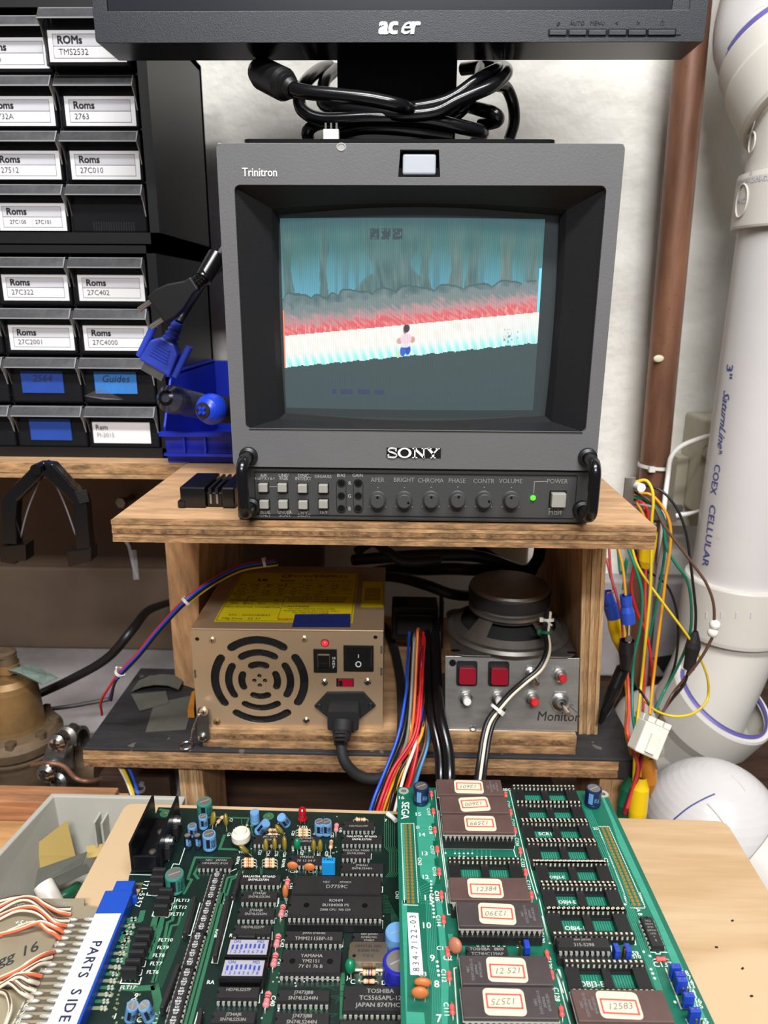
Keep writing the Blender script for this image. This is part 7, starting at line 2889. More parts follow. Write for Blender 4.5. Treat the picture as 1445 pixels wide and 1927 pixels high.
# switch blocks
for (u, v) in ((255, 390), (220, 540)):
    cu, cv = C5(u, v)
    p = pz(cu, cv, MBZ + .0082)
    F = fr_at(Vector((p.x, p.y, MBZ)), .0)
    b = MB(F)
    b.cbox(0, 0, .0045, .0222, .0110, .0070, 'black_gloss')
    o = b.build('switch_block', mainb, bevel=.0004)
    b = MB(F)
    b.cbox(0, 0.0002, .0081, .0198, .0086, .0002, 'sw_face')
    for k in range(8):
        x = -.0079 + k * .00223
        up_ = (k in (2, 3, 4, 5)) if v > 500 else (k > 2)
        b.cbox(x, .0002 + (.0004 if up_ else -.0002), .0083, .0010, .0026, .0003, 'sw_blue')
        b.text(str(k + 1), .0024, Matrix.Translation((x - .0004, -.0028, .0082)), 'sw_blue', .01)
    b.text('ON', .0024, Matrix.Translation((-.0062, .0032, .0082)), 'sw_blue', .01)
    b.text('MD', .0024, Matrix.Translation((.0058, .0032, .0082)), 'sw_blue', .01)
    b.build('switch_face', o)
    for k in range(8):
        b = MB(F)
        x = -.0079 + k * .00223
        b.cbox(x, .0006 if (k in (2, 3, 4, 5)) else .0, .0087, .0008, .0009, .0006, 'sw_blue')
        b.build('slider', o)
# oscillator can
p = pz(*C5(1115, 425), MBZ + .006)
F = fr_at(Vector((p.x, p.y, MBZ)))
b = MB(F)
b.prism(rr_rect(0, 0, .0196, .0122, .002, 4), .0008, .0062, 'can_metal')
o = b.build('oscillator', mainb, bevel=.0006)
b = MB(F)
b.prism(rr_rect(0, 0, .0208, .0134, .002, 4), .0006, .0013, 'can_metal')
b.build('can_flange', o)
b = MB(F)
for t, y in (('CRYSTAL OSC', .0032), ('8.0000 MHz', .0006), ('T.O.C', -.0024)):
    b.text(t, .0022, Matrix.Translation((0, y, .0062)), 'dark_print', .01)
b.prism(circ(-.0072, -.0024, .0009, 10), .0062, .0063, 'black_gloss')
b.build('marking', o)
# adapter chip row sockets hidden: header strip right of the processor
# ---- round capacitors


def ecap(u0, v0, u1, v1, r, m, z=MBZ, parent=None, lean=False, stripe='cap_ink', top='cap_top', txt=None, h=None):
    """(u0,v0) the foot on the board, (u1,v1) the middle of its top"""
    parent = parent or mainb
    A = pz(u0, v0, z)
    if lean:
        B = lean
        d = (B - A)
    else:
        h = h or .012
        d = Vector((0, 0, h))
    T = ax(A, d)
    L = d.length
    b = MB()
    b.lathe([(r * .93, .0006), (r, .0012), (r, .0022), (r * .94, .0027), (r, .0032), (r, L - .0008), (r * .93, L), (r * .78, L), (r * .76, L - .0002)], m, T, 26)
    o = b.build('capacitor', parent)
    b = MB()
    b.lathe([(r * .80, L - .0002), (r * .78, L + .00005), (1e-6, L + .0001)], top, T, 22)
    b.cbox(0, 0, L + .0001, r * 1.2, r * .08, .0001, 'gray_print', T @ Matrix.Rotation(.5, 4, 'Z'))
    b.build('can_top', o)
    if stripe:
        # printed stripe facing the viewer, on the can's own surface
        vs, fs = [], []
        Ti = T.to_3x3().inverted()
        toc = Ti @ (CAM - A)
        a0 = math.atan2(toc.y, toc.x) - .25
        for k in range(5):
            a = a0 - .28 + .56 * k / 4
            for zz in (.0036, L - .0012):
                vs.append(((r + .00006) * math.cos(a), (r + .00006) * math.sin(a), zz))
        b = MB()
        b.add(vs, [(2 * k, 2 * k + 2, 2 * k + 3, 2 * k + 1) for k in range(4)], stripe, True, T)
        g, f = text_geo(txt or '+85C', .02)
        a1 = a0 + .62
        b.add([((r + .00007) * math.cos(a1 - p_.y * .0022 / r), (r + .00007) * math.sin(a1 - p_.y * .0022 / r), L * .55 - p_.x * .0022) for p_ in g], f, stripe, False, T)
        b.add([((r + .00007) * math.cos(a1 + .35 - p_.y * .0022 / r), (r + .00007) * math.sin(a1 + .35 - p_.y * .0022 / r), L * .5 - p_.x * .0022) for p_ in g], f, stripe, False, T)
        b.build('print', o)
    return o


def cap2(uf, vf, dia, hh, m, **k):
    return ecap(*C2(uf, vf), 0, 0, dia / 2, m, h=hh, **k)


cap2(838, 300, .0098, .0118, 'cap_green', txt='16V470')
cap2(540, 1045, .0106, .0118, 'cap_green', txt='16V470')
cap2(885, 625, .0082, .0110, 'cap_ltblue', txt='25V47')
cap2(668, 620, .0046, .0096, 'cap_ink', stripe='cap_ltblue')
cap2(765, 620, .0046, .0096, 'cap_ink', stripe='cap_ltblue')
cap2(712, 500, .0058, .0080, 'cap_ltblue', txt='25V')
cap2(822, 420, .0058, .0090, 'cap_ltblue', txt='25V')
ecap(*C3(255, 210), 0, 0, .0030, 'cap_ltblue', h=.0090, stripe=None, top='cap_ltblue')
for (f, tp, r) in (((275, 285), (345, 205), .0030), ((510, 222), (462, 160), .0030)):
    A = pz(*C3(*f), MBZ)
    Bv = pz(*C3(*tp), MBZ + .0085)
    ecap(*C3(*f), 0, 0, r, 'cap_ltblue', lean=Bv, top='cap_ltblue')
for (u, v) in ((773, 298), (828, 298)):
    ecap(*C3(u, v), 0, 0, .0033, 'cap_ltblue', h=.0095, txt='50V1')
for (f, tp) in (((215, 1150), (240, 1020)), ((400, 1150), (340, 1020))):
    A = pz(*C4(*f), MBZ)
    ecap(*C4(*f), 0, 0, .0028, 'cap_ltblue', lean=pz(*C4(*tp), MBZ + .010), txt='25V')
ecap(*C5(1318, 405), 0, 0, .0062, 'cap_ltblue', h=.0120, stripe=None, top='cap_ltblue')
ecap(*C5(1330, 610), 0, 0, .0080, 'cap_deep', h=.0110, stripe=None)
ecap(*C6(357, 300), 0, 0, .0050, 'cap_navy', z=RBZ, parent=romb, h=.0124, stripe='cap_ltblue', txt='16V')
ecap(*C8(840, 310), 0, 0, .0050, 'cap_navy', z=RBZ, parent=romb, h=.0124, stripe='cap_ltblue', txt='16V')


# flat mustard film capacitors
def leaf(u, v, a, crop, m='mustard', w_=.0062, h=.0095, th=.0032, z=MBZ, parent=None, name='film_capacitor', tilt=0.0):
    p = pz(*crop(u, v), z + h * .6)
    F = fr_at(Vector((p.x, p.y, z)), a) @ Matrix.Rotation(tilt, 4, 'Y')
    b = MB(F)
    b.ball((0, 0, .0018 + h / 2), 1, m, None, 16, 10, (th / 2, w_ / 2, h / 2))
    o = b.build(name, parent or mainb)
    b = MB(F)
    for s_ in (-1, 1):
        b.tube([(0, s_ * w_ * .3, .0035), (0, s_ * .0024, -.0004)], .0003, 'solder', 5, 1)
    b.build('legs', o)
    return o


leaf(890, 340, .5, C2, tilt=.25)
leaf(1045, 350, .3, C2)
leaf(1280, 600, .7, C2, tilt=-.6)
leaf(342, 395, .25, C3, w_=.0055, h=.009)
leaf(412, 385, .25, C3, w_=.0055, h=.009)
leaf(490, 380, .3, C3, h=.0102)
leaf(486, 245, .6, C3, tilt=-.5)
leaf(724, 402, .2, C3, w_=.005, h=.009)
leaf(776, 402, .0, C3, w_=.005, h=.009)
leaf(592, 385, .2, C3, 'drop_green', .005, .008, .0046, name='tantalum_capacitor')
leaf(985, 535, .2, C5, 'drop_green', .006, .008, .0056, name='tantalum_capacitor')
leaf(555, 562, 1.5, C3, 'drop_orange', .0068, .0054, .0026, name='ceramic_capacitor')
leaf(690, 574, 1.5, C3, 'drop_orange', .0068, .0054, .0026, name='ceramic_capacitor')
leaf(497, 765, .3, C3, 'drop_orange', .004, .009, .0035, name='ceramic_capacitor')
leaf(565, 450, .9, C7, 'drop_brown', .0075, .0075, .0042, RBZ, romb, 'ceramic_capacitor', .3)
leaf(320, 735, 1.5, C7, 'drop_orange', .0080, .0050, .0034, RBZ, romb, 'ceramic_capacitor')
leaf(298, 815, 1.5, C7, 'drop_orange', .0080, .0062, .0036, RBZ, romb, 'ceramic_capacitor')
# blue box capacitor
p = pz(*C3(843, 560), MBZ + .005)
F = fr_at(Vector((p.x, p.y, MBZ)))
b = MB(F)
b.cbox(0, 0, .0055, .0078, .0042, .0095, 'film_blue')
o = b.build('box_capacitor', mainb, bevel=.0005)
b = MB(F)
b.text('F 8N2', .0022, Matrix.Translation((0, 0, .01032)), 'cap_ink', .01)
b.build('marking', o)
# trimmer with a round white cap
p = pz(*C2(1200, 570), MBZ)
T = Matrix.Translation((p.x, p.y, MBZ))
b = MB()
b.lathe([(.0058, .0005), (.0060, .003), (.0052, .0032)], 'black_plastic', T, 26)
o = b.build('trimmer', mainb)
b = MB()
b.lathe([(.0056, .003), (.0058, .0036), (.0058, .0072), (.0050, .0082), (.0040, .0086), (.0036, .0098), (1e-6, .0099)], 'trimmer', T, 28)
b.cbox(0, 0, .0101, .0052, .0012, .0008, 'trimmer', T @ Matrix.Rotation(.6, 4, 'Z'))
for k in range(9):
    a_ = .35 * k
    b.cbox(.0047 * math.cos(a_), .0047 * math.sin(a_), .0083, .0010, .0008, .0006, 'trimmer', T @ Matrix.Rotation(0, 4, 'Z'))
b.build('dial', o)
# red lamp
p = pz(*C3(635, 215), MBZ)
T = Matrix.Translation((p.x, p.y, MBZ))
b = MB()
b.lathe([(.0029, .0038), (.0029, .0048), (.0025, .005), (.0025, .0095), (.0022, .0112), (.0014, .0122), (1e-6, .0125)], 'led_red', T, 20)
o = b.build('red_lamp', mainb)
b = MB()
for s_ in (-1, 1):
    b.tube([(p.x + s_ * .0013, p.y, MBZ + .004), (p.x + s_ * .0013, p.y, MBZ - .0004)], .0003, 'gold_pad', 5, 1)
b.build('legs', o)


# axial parts
def axial(u, v, a, crop, m='res_tan', L=.0062, r=.0011, bands=('band_brown', 'band_red', 'mustard'), z=MBZ, parent=None, name='resistor', lift=.0016):
    p = pz(*crop(u, v), z + lift)
    F = fr_at(Vector((p.x, p.y, z + lift)), a)
    T = F @ Matrix.Rotation(PI / 2, 4, 'Y')
    b = MB()
    pr = [(.0003, -L / 2 - .0003), (r * .8, -L / 2), (r * 1.12, -L / 2 + .0005), (r * 1.12, -L / 2 + .0014), (r, -L / 2 + .0018), (r, L / 2 - .0018), (r * 1.12, L / 2 - .0014), (r * 1.12, L / 2 - .0005), (r * .8, L / 2), (.0003, L / 2 + .0003)]
    b.lathe(pr, m, T, 14)
    o = b.build(name, parent or mainb)
    if bands:
        b = MB()
        for i, c in enumerate(bands):
            x = -L * .22 + i * L * .2
            b.lathe([(r * 1.03, x - .00035), (r * 1.03, x + .00035)], c, T, 14)
        b.build('colour_bands', o)
    b = MB()
    b.tube([F @ Vector((-L / 2 - .0016, 0, -lift - .0004)), F @ Vector((-L / 2 - .0015, 0, -.0003)), F @ Vector((-L / 2 - .0008, 0, 0)), F @ Vector((L / 2 + .0008, 0, 0)), F @ Vector((L / 2 + .0015, 0, -.0003)), F @ Vector((L / 2 + .0016, 0, -lift - .0004))], .0003, 'solder', 6, 1)
    b.build('leads', o)
    return o


for (u, v) in ((205, 500), (205, 524), (205, 548), (372, 502), (372, 526), (372, 550)):
    axial(u, v, 0, C3, L=.0058, bands=('band_red', 'band_red', 'mustard') if u < 300 else ('cap_ltblue', 'band_red', 'mustard'))
for (u, v) in ((640, 264), (640, 285), (640, 306), (400, 264), (400, 300), (1100, 180)):
    axial(u, v, 0, C3, bands=('mustard', 'band_brown', 'mustard'), lift=.0016 if v != 180 else .0050)
axial(150, 250, 0, C3, lift=.002)
axial(*C2(985, 335), 1.2, lambda a_, b_: (a_, b_), bands=('band_red', 'band_brown'))
axial(862, 380, D90, C3, lift=.004, L=.0064)
axial(905, 245, D90, C3, 'res_pink', L=.006, r=.0014, bands=(), name='axial_capacitor', lift=.003)
axial(510, 700, D90, C3, 'res_pink', L=.007, r=.0014, bands=('band_red',), name='axial_capacitor', lift=.003)
for (u, v) in ((497, 132), (463, 345), (443, 482), (390, 765)):
    axial(u, v, D90 - .05, C5, 'res_pink', L=.0072, r=.0015, bands=('band_red', 'band_brown'), name='axial_capacitor', lift=.002)
axial(1120, 572, 0, C5, L=.0066, r=.0013, bands=('mustard', 'primer', 'band_red'))
axial(1120, 634, 0, C5, 'res_tan', L=.0056, r=.0010, bands=('band_red', 'band_red'), name='diode', lift=.0012)
RC_ = [(457, 222, C6), (475, 385, C6), (490, 560, C6), (512, 742, C6), (530, 952, C6), (552, 1170, C6), (487, 215, C7), (532, 668, C7), (557, 935, C7), (520, 475, C7),
       (1153, 228, C6), (1200, 393, C6), (1240, 565, C6), (1290, 755, C6), (1340, 958, C6), (1395, 1172, C6), (1240, 225, C7), (1315, 500, C7), (1352, 660, C7), (1430, 950, C7)]
for (u, v, c) in RC_:
    axial(u, v, D90 - (.1 if u > 1100 else 0), c, 'res_red', L=.0046, r=.0011, bands=(), z=RBZ, parent=romb, name='axial_capacitor', lift=.0012)
axial(760, 425, 0, CA, 'res_red', L=.0046, r=.0011, bands=(), z=RBZ, parent=romb, name='axial_capacitor', lift=.0012)

# ---- heat sink with two tall walls
hz = MBZ + .0022
pf0, pf1 = pz(247, 1640, hz), pz(303, 1640, hz)
hh = .0195
bk = pz(293, 1497, hz + hh)
y0, y1 = pf0.y, bk.y
xl, xr_ = pf0.x, pf1.x
sk_ = (bk.x - pz(245, 1590, hz + hh).x) / (bk.y - pz(245, 1590, hz + hh).y)
hsk = MB(Matrix.Translation((xl, y0, hz)) @ Matrix.Rotation(TH, 4, 'Z'))
wd, ln = xr_ - xl, y1 - y0
hsk.box(0, wd, 0, ln, 0, .0018, 'heatsink')
hsk.box(.0018, wd - .0018, 0, .0016, .0018, hh * .55, 'heatsink')
hsk.box(0, .0018, 0, ln, .0018, hh, 'heatsink')
hsk.box(wd - .0018, wd, 0, ln, .0018, hh, 'heatsink')
hs = hsk.build('heat_sink', mainb, bevel=.0004)
HM = Matrix.Translation((xl, y0, hz)) @ Matrix.Rotation(TH, 4, 'Z')
for fy_ in (.32, .72):
    b = MB(HM)
    b.lathe([(.0022, .0018), (.0020, .0026), (1e-6, .0030)], 'dull_tin', Matrix.Translation((wd * .48, ln * fy_, 0)), 14)
    b.build('rivet', hs)
    b = MB(HM)
    b.cyl((wd, ln * fy_, .010), (wd + .0022, ln * fy_, .010), .0034, 'zinc', n=20)
    b.cyl((wd + .0022, ln * fy_, .010), (wd + .0042, ln * fy_, .010), .0024, 'zinc', n=16)
    b.build('screw', hs)
    b = MB(HM)
    b.box(wd, wd + .0028, ln * fy_ - .005, ln * fy_ + .005, .0003, .0085, 'ic_black')
    for k in (-1, 0, 1):
        b.box(wd + .001, wd + .0016, ln * fy_ + k * .0025 - .0004, ln * fy_ + k * .0025 + .0004, -.0024, .0003, 'solder')
    b.build('regulator', hs)
# clip wire and tag at the right rear of the dark board
b = MB()
b.tube([pz(*C3(1310, 130), MBZ + .004), pz(*C3(1350, 160), MBZ + .003), pz(*C3(1380, 190), MBZ + .003)], .0016, 'nylon', 8)
b.build('board_clip', mainb)

# ================================================================ memory board sockets
CB.update(b=romb, z=RBZ)


def socket(u, v, crop, n=32, z=RBZ):
    p = pz(*crop(u, v), z + .004)
    F = fr_at(Vector((p.x, p.y, z)))
    k = n // 2
    L = k * .00254
    b = MB(F)
    hp = [[(a_, c), (d, c), (d, e_), (a_, e_)] for a_, c, d, e_ in ((-L * .34, -.0058, -L * .05, .0052), (L * .05, -.0058, L * .33, .0052))]
    b.prism([(-L / 2, -.0089), (L / 2, -.0089), (L / 2, .0089), (-L / 2, .0089)], .0004, .0011, 'socket_black', None, hp)
    b.cbox(0, 0, .0022, L * .10, .0150, .0024, 'socket_black')
    b.cbox(L * .415, 0, .0026, L * .17, .0150, .0032, 'socket_black')
    b.cbox(-L * .42, 0, .0026, L * .16, .0150, .0032, 'socket_black')
    for s_ in (-1, 1):
        b.cbox(0, s_ * .00762, .0028, L, .0030, .0052, 'socket_black')
    o = b.build('socket', romb)
    b = MB(F)
    for i in range(k):
        x = (i - (k - 1) / 2) * .00254
        for s_ in (-1, 1):
            b.cbox(x, s_ * .00762 + .0003, .00545, .0011, .0012, .0001, 'contact')
            b.cbox(x, s_ * .00762 - .0015 * 1, .0042, .0009, .00012, .0020, 'contact')
    b.build('contacts', o)
    return o, p


for (u, v, c) in SOCK:
    socket(u, v, c, 30 if c is CA and v > 500 else 32)

dip(262, 318, 20, txt=(('8641 JAPAN', .0016), ('315-5298', .0026)), crop=CA, sock=True, size=.0026)
dip(835, 472, 16, txt=('TOSHIBA   8809', 'TC74HC139AP'), crop=C7, size=.0024)
o = dip(*CA(703, 245), 14, a=D90 - .0)
p = pz(*CA(703, 245), RBZ + .0042)
b = MB(fr_at(p))
for k in range(7):
    b.text(('74LS', 'HD74', '8739', 'JAPAN', 'LS32', 'P', 'JJ')[k], .0015, Matrix.Translation((0, .006 - k * .0019, 0)), 'ic_print', .01)
b.build('marking', o)
# pin headers, two rows of 25 gold pads
for (a0, a1, b0, b1) in ((C6(213, 512), C7(206, 72), C6(253, 512), C7(243, 74)), (C8(930, 522), CA(588, 76), C8(970, 522), CA(618, 76))):
    for (p_, q_) in ((a0, a1), (b0, b1)):
        b = MB()
        A, B = pz(*p_, RBZ), pz(*q_, RBZ)
        for k in range(25):
            c = A.lerp(B, k / 24)
            b.prism(rr_rect(c.x, c.y, .0017, .0019, .0006, 2), RBZ, RBZ + .00028, 'gold_pad', None, [circ(c.x, c.y, .0005, 8)])
            b.prism(circ(c.x, c.y, .00048, 8), RBZ, RBZ + .0008, 'gold_pad')
        b.build('pad_row', romb)
# blue jumpers and their pins
for (u, v, pin) in ((475, 372, 1), (545, 372, 0), (852, 492, 0), (880, 540, 0), (892, 578, 1), (935, 675, 0), (975, 772, 1)):
    p = pz(*CA(u, v), RBZ + .007)
    F = fr_at(Vector((p.x, p.y, RBZ)), 0)
    b = MB(F)
    b.cbox(0, 0, .0058, .0048 if u > 600 else .0026, .0026 if u > 600 else .0048, .0072, 'jumper_blue')
    o = b.build('jumper', romb, bevel=.0003)
    b = MB(F)
    for s_ in (-1, 1):
        b.cbox(s_ * .0011 if u > 600 else 0, s_ * .0011 if u < 600 else 0, .0040, .0006, .0006, .0112, 'header_pin')
    b.build('pins', o)
    if pin:
        for s_ in (-1, 1):
            b = MB(F)
            xx, yy = (s_ * .0012, -.0045) if u > 600 else (.0036, s_ * .0012)
            b.cbox(xx, yy, .0046, .0006, .0006, .0092, 'header_pin')
            b.build('header_pin', o)
p = pz(*C7(1150, 450), RBZ + .006)
F = fr_at(Vector((p.x, p.y, RBZ)))
b = MB(F)
b.cbox(0, 0, .0058, .0026, .0048, .0072, 'jumper_blue')
o = b.build('jumper', romb, bevel=.0003)
b = MB(F)
for yy in (-.0012, .0012):
    b.cbox(-.0032, yy, .0046, .0006, .0006, .0092, 'header_pin')
b.build('header_pin', o)
b = MB()
q = [pz(*C7(x, y), RBZ + .00022) for x, y in ((195, 158), (285, 162), (326, 655), (222, 655))]
b.add(q, [(3, 2, 1, 0)], 'card')
b.add([v_ + Vector((0, 0, -.0002)) for v_ in q], [(0, 1, 2, 3)], 'card')
mid = (q[0] + q[1] + q[2] + q[3]) / 4
dd = (q[0] + q[1]) / 2 - (q[2] + q[3]) / 2
b.text('834-7122-03', .0046, frame(mid, dd, Vector((-dd.y, dd.x, 0))), 'dark_print', .0, wx=1.0, sp=1.4)
b.build('part_number_label', romb)

# ---- memory chips with paper stickers: each can be pulled from its socket
EL, EW = .0206, .0075


def eprom(u, v, crop, label, txt, m, sx=0.0, rot=PI, tilt=0.0, lx=0.003, side=0, n=32, sock=True):
    zc_ = RBZ + .0112
    p = pz(*crop(u, v), zc_)
    F = fr_at(Vector((p.x, p.y, RBZ + .0064)), tilt)
    t = thing('memory_chip', label, 'memory chip', (p.x, p.y, RBZ + .0056), 'memory chips with stickers')
    L = n / 4 * .00254 + .0003
    b = MB(F)
    b.cbox(0, 0, .0014, 2 * L, 2 * EW - .0004, .0018, m)
    b.cbox(0, 0, .0034, 2 * L, 2 * EW, .0022, m)
    b.build('body', t, bevel=.0004)
    b = MB(F)
    b.cbox(0, 0, .0023, 2 * L + .0005, 2 * EW + .0006, .0005, 'solder')
    b.build('seal_band', t)
    b = MB(F)
    k = n // 2
    for i in range(k):
        x = (i - (k - 1) / 2) * .00254
        for s_ in (-1, 1):
            y = s_ * .00775
            b.box(x - .0007, x + .0007, y - .00014, y + .00014, .0006, .0026, 'solder')
            b.box(x - .00028, x + .00028, y - .00014, y + .00014, -.0008, .0006, 'solder')
    b.build('pins', t)
    S = F @ Matrix.Translation((lx, 0, .00452)) @ Matrix.Rotation(sx, 4, 'Z')
    b = MB(S)
    b.prism(rr_rect(0, 0, .0182, .0128, .0022, 4), 0, .00012, 'sticker')
    b.prism(rr_rect(0, -.0008 if rot == 0 else 0.0003, .0160, .0072, .0003, 2), .00012, .00016, 'sticker_red', None, [rr_rect(0, -.0008 if rot == 0 else .0003, .0144, .0056, .0003, 2)])
    if txt:
        b.text(txt, .0043, Matrix.Translation((0, -.0008 if rot == 0 else .0003, .00014)) @ Matrix.Rotation(rot + .08, 4, 'Z'), 'pencil', -.004, .3, wx=1.05)
    b.build('sticker', t)
    if side:
        b = MB(F)
        for k in range(4):
            b.text(('NEC', 'D27C1001D-15', 'JAPAN', '8741XK201')[k], .0017, Matrix.Translation((side * .0145 + (k - 1.5) * .0019, 0, .0045)) @ Matrix.Rotation(PI / 2, 4, 'Z'), 'dim_print', .004)
        b.build('marking', t)
    if sock:
        so = MB(F)
        for s_ in (-1, 1):
            so.cbox(0, s_ * .00762, -.0031, 2 * L - .0004, .0030, .0048, 'socket_black')
        so.cbox(0, 0, -.0047, 2 * L - .0006, .0124, .0020, 'socket_black')
        so.build('socket', romb)
    return t


eprom(815, 150, C6, 'brown memory chip farthest back on the memory board, scribbled sticker', '12601', 'ceramic', -.03, lx=-.0005, side=1)
eprom(860, 312, C6, 'brown memory chip with sticker, second from the back on memory board', '12600', 'ceramic', .08, lx=.0, side=0)
eprom(890, 492, C6, 'dark brown memory chip with sticker, third from back, row of pins showing', '12599', 'ceramic', -.01, lx=.0015)
eprom(998, 1100, C6, 'reddish brown memory chip whose sticker reads 12384 upright', '12384', 'ceramic', -.02, rot=0, lx=-.002)
eprom(930, 165, C7, 'dark memory chip whose sticker reads 12390 upside down', '12390', 'ceramic_dark', -.05, lx=-.001, side=1)
eprom(985, 612, C7, 'dark memory chip whose sticker reads 12521 upright', '12 521', 'ceramic_dark', -.03, rot=0, lx=.0005, side=-1)
eprom(1010, 870, C7, 'dark memory chip whose sticker reads 12575, nearest on the left row', '12575', 'ceramic_dark', -.02, lx=-.002, side=1)
eprom(508, 716, CA, 'brown memory chip whose sticker reads 12583, alone on the right row', '12583', 'ceramic', -.04, rot=0, lx=-.001, side=-1)

# ================================================================ edge connector adapter
ad = thing('edge_adapter', 'tan wiring adapter board with blue edge connector and striped soldered wires', 'adapter board', pz(120, 1830, -.19))
AZ = MBZ - .0004
ct, cw = .0095, .011
CZ = MBZ + .0075
cl0, cr0 = pz(208, 1678, CZ), pz(238, 1690, CZ)
# connector follows the left edge of the dark board
a0, a1 = pz(212, 1704, CZ), pz(118, 1927, CZ)
dcn = (a1 - a0).normalized()
ncn = Vector((-dcn.y, dcn.x, 0))
if ncn.x < 0:
    ncn = -ncn
Fc = frame((a0.x, a0.y, AZ - .0059), -dcn, -ncn)      # x toward the back, y toward the left
LB = .125
wc_ = (pz(238, 1708, CZ) - pz(183, 1703, CZ)).length / 2 * .92
b = MB(Fc)
b.box(-LB, .0105, -wc_, wc_, 0, CZ - AZ + .0060, 'conn_blue')
con = b.build('connector', ad, bevel=.0004)
b = MB(Fc)
b.box(.0105, .0185, -wc_ + .001, wc_ - .0035, .0005, CZ - AZ + .0050, 'conn_blue')
b.box(.0085, .0105, -wc_ - .0022, -wc_ + .004, .001, CZ - AZ + .0030, 'conn_blue')
b.build('end_tab', con, bevel=.0003)
ztop = CZ - AZ + .0060
b = MB(Fc)
b.cbox(-LB / 2 - .0028, .0004, ztop + .0002, LB - .006, wc_ * 1.80, .0004, 'strip_white')
st_ = b.build('white_strip', con)
b = MB(Fc)


def alongstrip(u, v):
    p = pz(u, v, AZ - .0062 + ztop + .0004)
    q = Fc.inverted() @ p
    return q.x


x0, x1 = alongstrip(170, 1780), alongstrip(110, 1918)
PT = 'PARTS SIDE'
xs_ = [alongstrip(u, v) for u, v in ((173, 1777), (165, 1791), (159, 1808), (153, 1822), (147, 1836), (0, 0), (131, 1868), (125, 1884), (118, 1898), (112, 1918))]
for ch, x in zip(PT, xs_):
    if ch == ' ':
        continue
    b.text(ch, .0070, Matrix.Translation((x, .0, ztop + .0004)) @ Matrix.Rotation(PI, 4, 'Z'), 'ink_blue', .012)
b.build('lettering', con)
# tan board
slab([(-40, 1690), (160, 1691), (158, 1704), (192, 1709), (85, 1960), (-60, 1960)], AZ - .0006, .0016, 'board', ad, 'pcb_bare', 'pcb_edge')
BZ2 = AZ - .0006
for k in range(20):
    u0, v0 = C0(575, 842) if k == 0 else (0, 0)
pads = []
for k in range(22):
    x = -.0015 - k * .00396 * 1.0
    p0 = Fc @ Vector((x, wc_ + .0002, 0))
    p1 = Fc @ Vector((x, wc_ + .0185, 0))
    pads.append((p0, p1))
    d = (p1 - p0).normalized()
    F = frame(((p0 + p1) / 2).xy.to_3d() + Vector((0, 0, BZ2)), d, Vector((-d.y, d.x, 0)))
    b = MB(F)
    b.cbox(0, 0, .00006, .0185, .0024, .00012, 'finger')
    o = b.build('finger', ad)
    b = MB(F)
    b.ball((-.005, 0, .0009), 1, 'solder', None, 10, 6, (.0040, .0011, .0012))
    if k not in (6, 9, 10):
        b.ball((.0052, 0, .0008), 1, 'solder', None, 10, 6, (.0034, .0010, .0011))
    b.build('solder_joint', o)
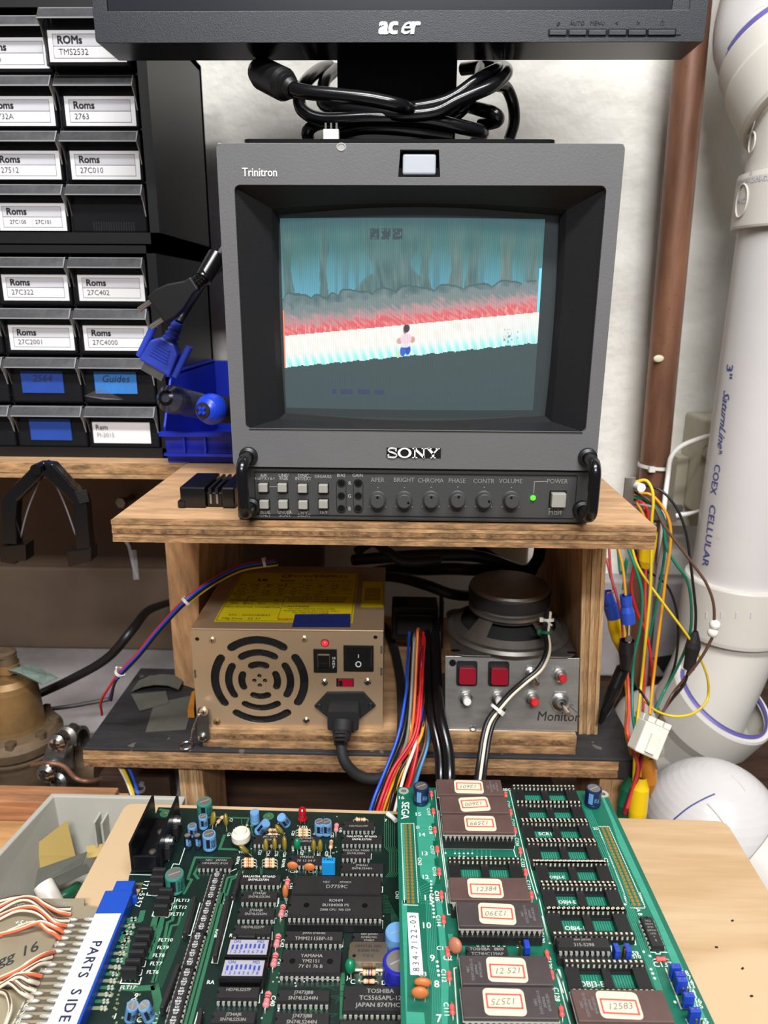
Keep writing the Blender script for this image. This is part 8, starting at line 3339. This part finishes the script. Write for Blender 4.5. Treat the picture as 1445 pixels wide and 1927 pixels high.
wl = [  # ends on the fingers to the left side of the frame
    (0, 'w_cream', [(480, 832), (380, 830), (300, 790), (230, 757), (120, 752), (-60, 790)]),
    (1, 'w_salmon', [(480, 870), (400, 850), (300, 800), (240, 760), (130, 760), (-60, 840)]),
    (2, 'w_cream', [(470, 912), (380, 905), (290, 830), (200, 772), (100, 785), (-60, 880)]),
    (3, 'w_salmon', [(450, 948), (380, 930), (300, 860), (230, 820), (120, 830), (-60, 905)]),
    (4, 'w_cream', [(440, 985), (360, 950), (290, 880), (210, 845), (100, 850), (-60, 930)]),
    (5, 'w_salmon', [(410, 1035), (370, 1000), (320, 975), (260, 930), (170, 940), (-60, 1040)]),
    (5.4, 'w_salmon', [(430, 990), (380, 960), (300, 925), (240, 930), (120, 975), (-60, 1020)]),
    (7, 'w_salmon', [(370, 1125), (300, 1140), (200, 1195), (120, 1250), (-60, 1330)]),
    (8, 'w_cream', [(350, 1160), (280, 1180), (190, 1225), (100, 1290), (-60, 1370)]),
    (9, 'w_cream', [(340, 1200), (270, 1205), (190, 1250), (110, 1300), (-60, 1390)]),
    (11, 'w_salmon', [(280, 1290), (200, 1275), (120, 1280), (40, 1330), (-60, 1380)]),
    (12, 'w_cream', [(260, 1340), (200, 1320), (130, 1290), (50, 1330), (-60, 1400)]),
    (13, 'w_cream', [(240, 1390), (170, 1360), (100, 1310), (20, 1340), (-60, 1400)]),
    (14, 'w_cream', [(220, 1440), (150, 1400), (60, 1330), (-60, 1350)]),
    (16, 'w_cream', [(30, 1640), (70, 1520), (60, 1440), (30, 1400), (-60, 1385)]),
]
for i, (k, m_, pts) in enumerate(wl):
    b = MB()
    n = len(pts)
    P = []
    for j, (u, v) in enumerate(pts):
        hgt = BZ2 + .0012 + .0075 * math.sin(PI * min(1, j / (n - 1) * 1.0)) * (.7 + .1 * (i % 4))
        P.append(pz(*C0(u, v), hgt))
    b.tube(P, .00105, m_, 8)
    o = b.build('wire', ad)
    b = MB()
    Pl = [p_ + Vector((0, 0, .00075)) for p_ in P]
    b.tube(Pl, .00052, 'w_cream' if m_ == 'w_salmon' else 'w_brown', 6)
    b.build('tracer_stripe', o)
b = MB()


def bz(t, u, v, s_, a=0.0, m='dark_print', sh=.2):
    p = pz(*C0(u, v), BZ2)
    b.text(t, s_, fr_at(p, a), m, .006, sh)


bz('egg 16', 90, 1155, .0090, .55)
bz('+5 V', 150, 930, .0042, -.1, 'silk', 0)
bz('GND', 120, 805, .0036, -.1, 'silk', 0)
for k, (u, v) in enumerate(((165, 1490), (140, 1540), (110, 1600))):
    bz(str(16 + k), u, v, .0040, 0, 'silk', 0)
bz('A', 10, 1010, .005, 0, 'silk', 0)
bz('1', 385, 1075, .005, 0, 'silk', 0)
bz('11', 290, 1255, .0040, 0, 'silk', 0)
bz('12M1', 430, 800, .0036, 0, 'gray_print', 0)
b.build('writing', ad)
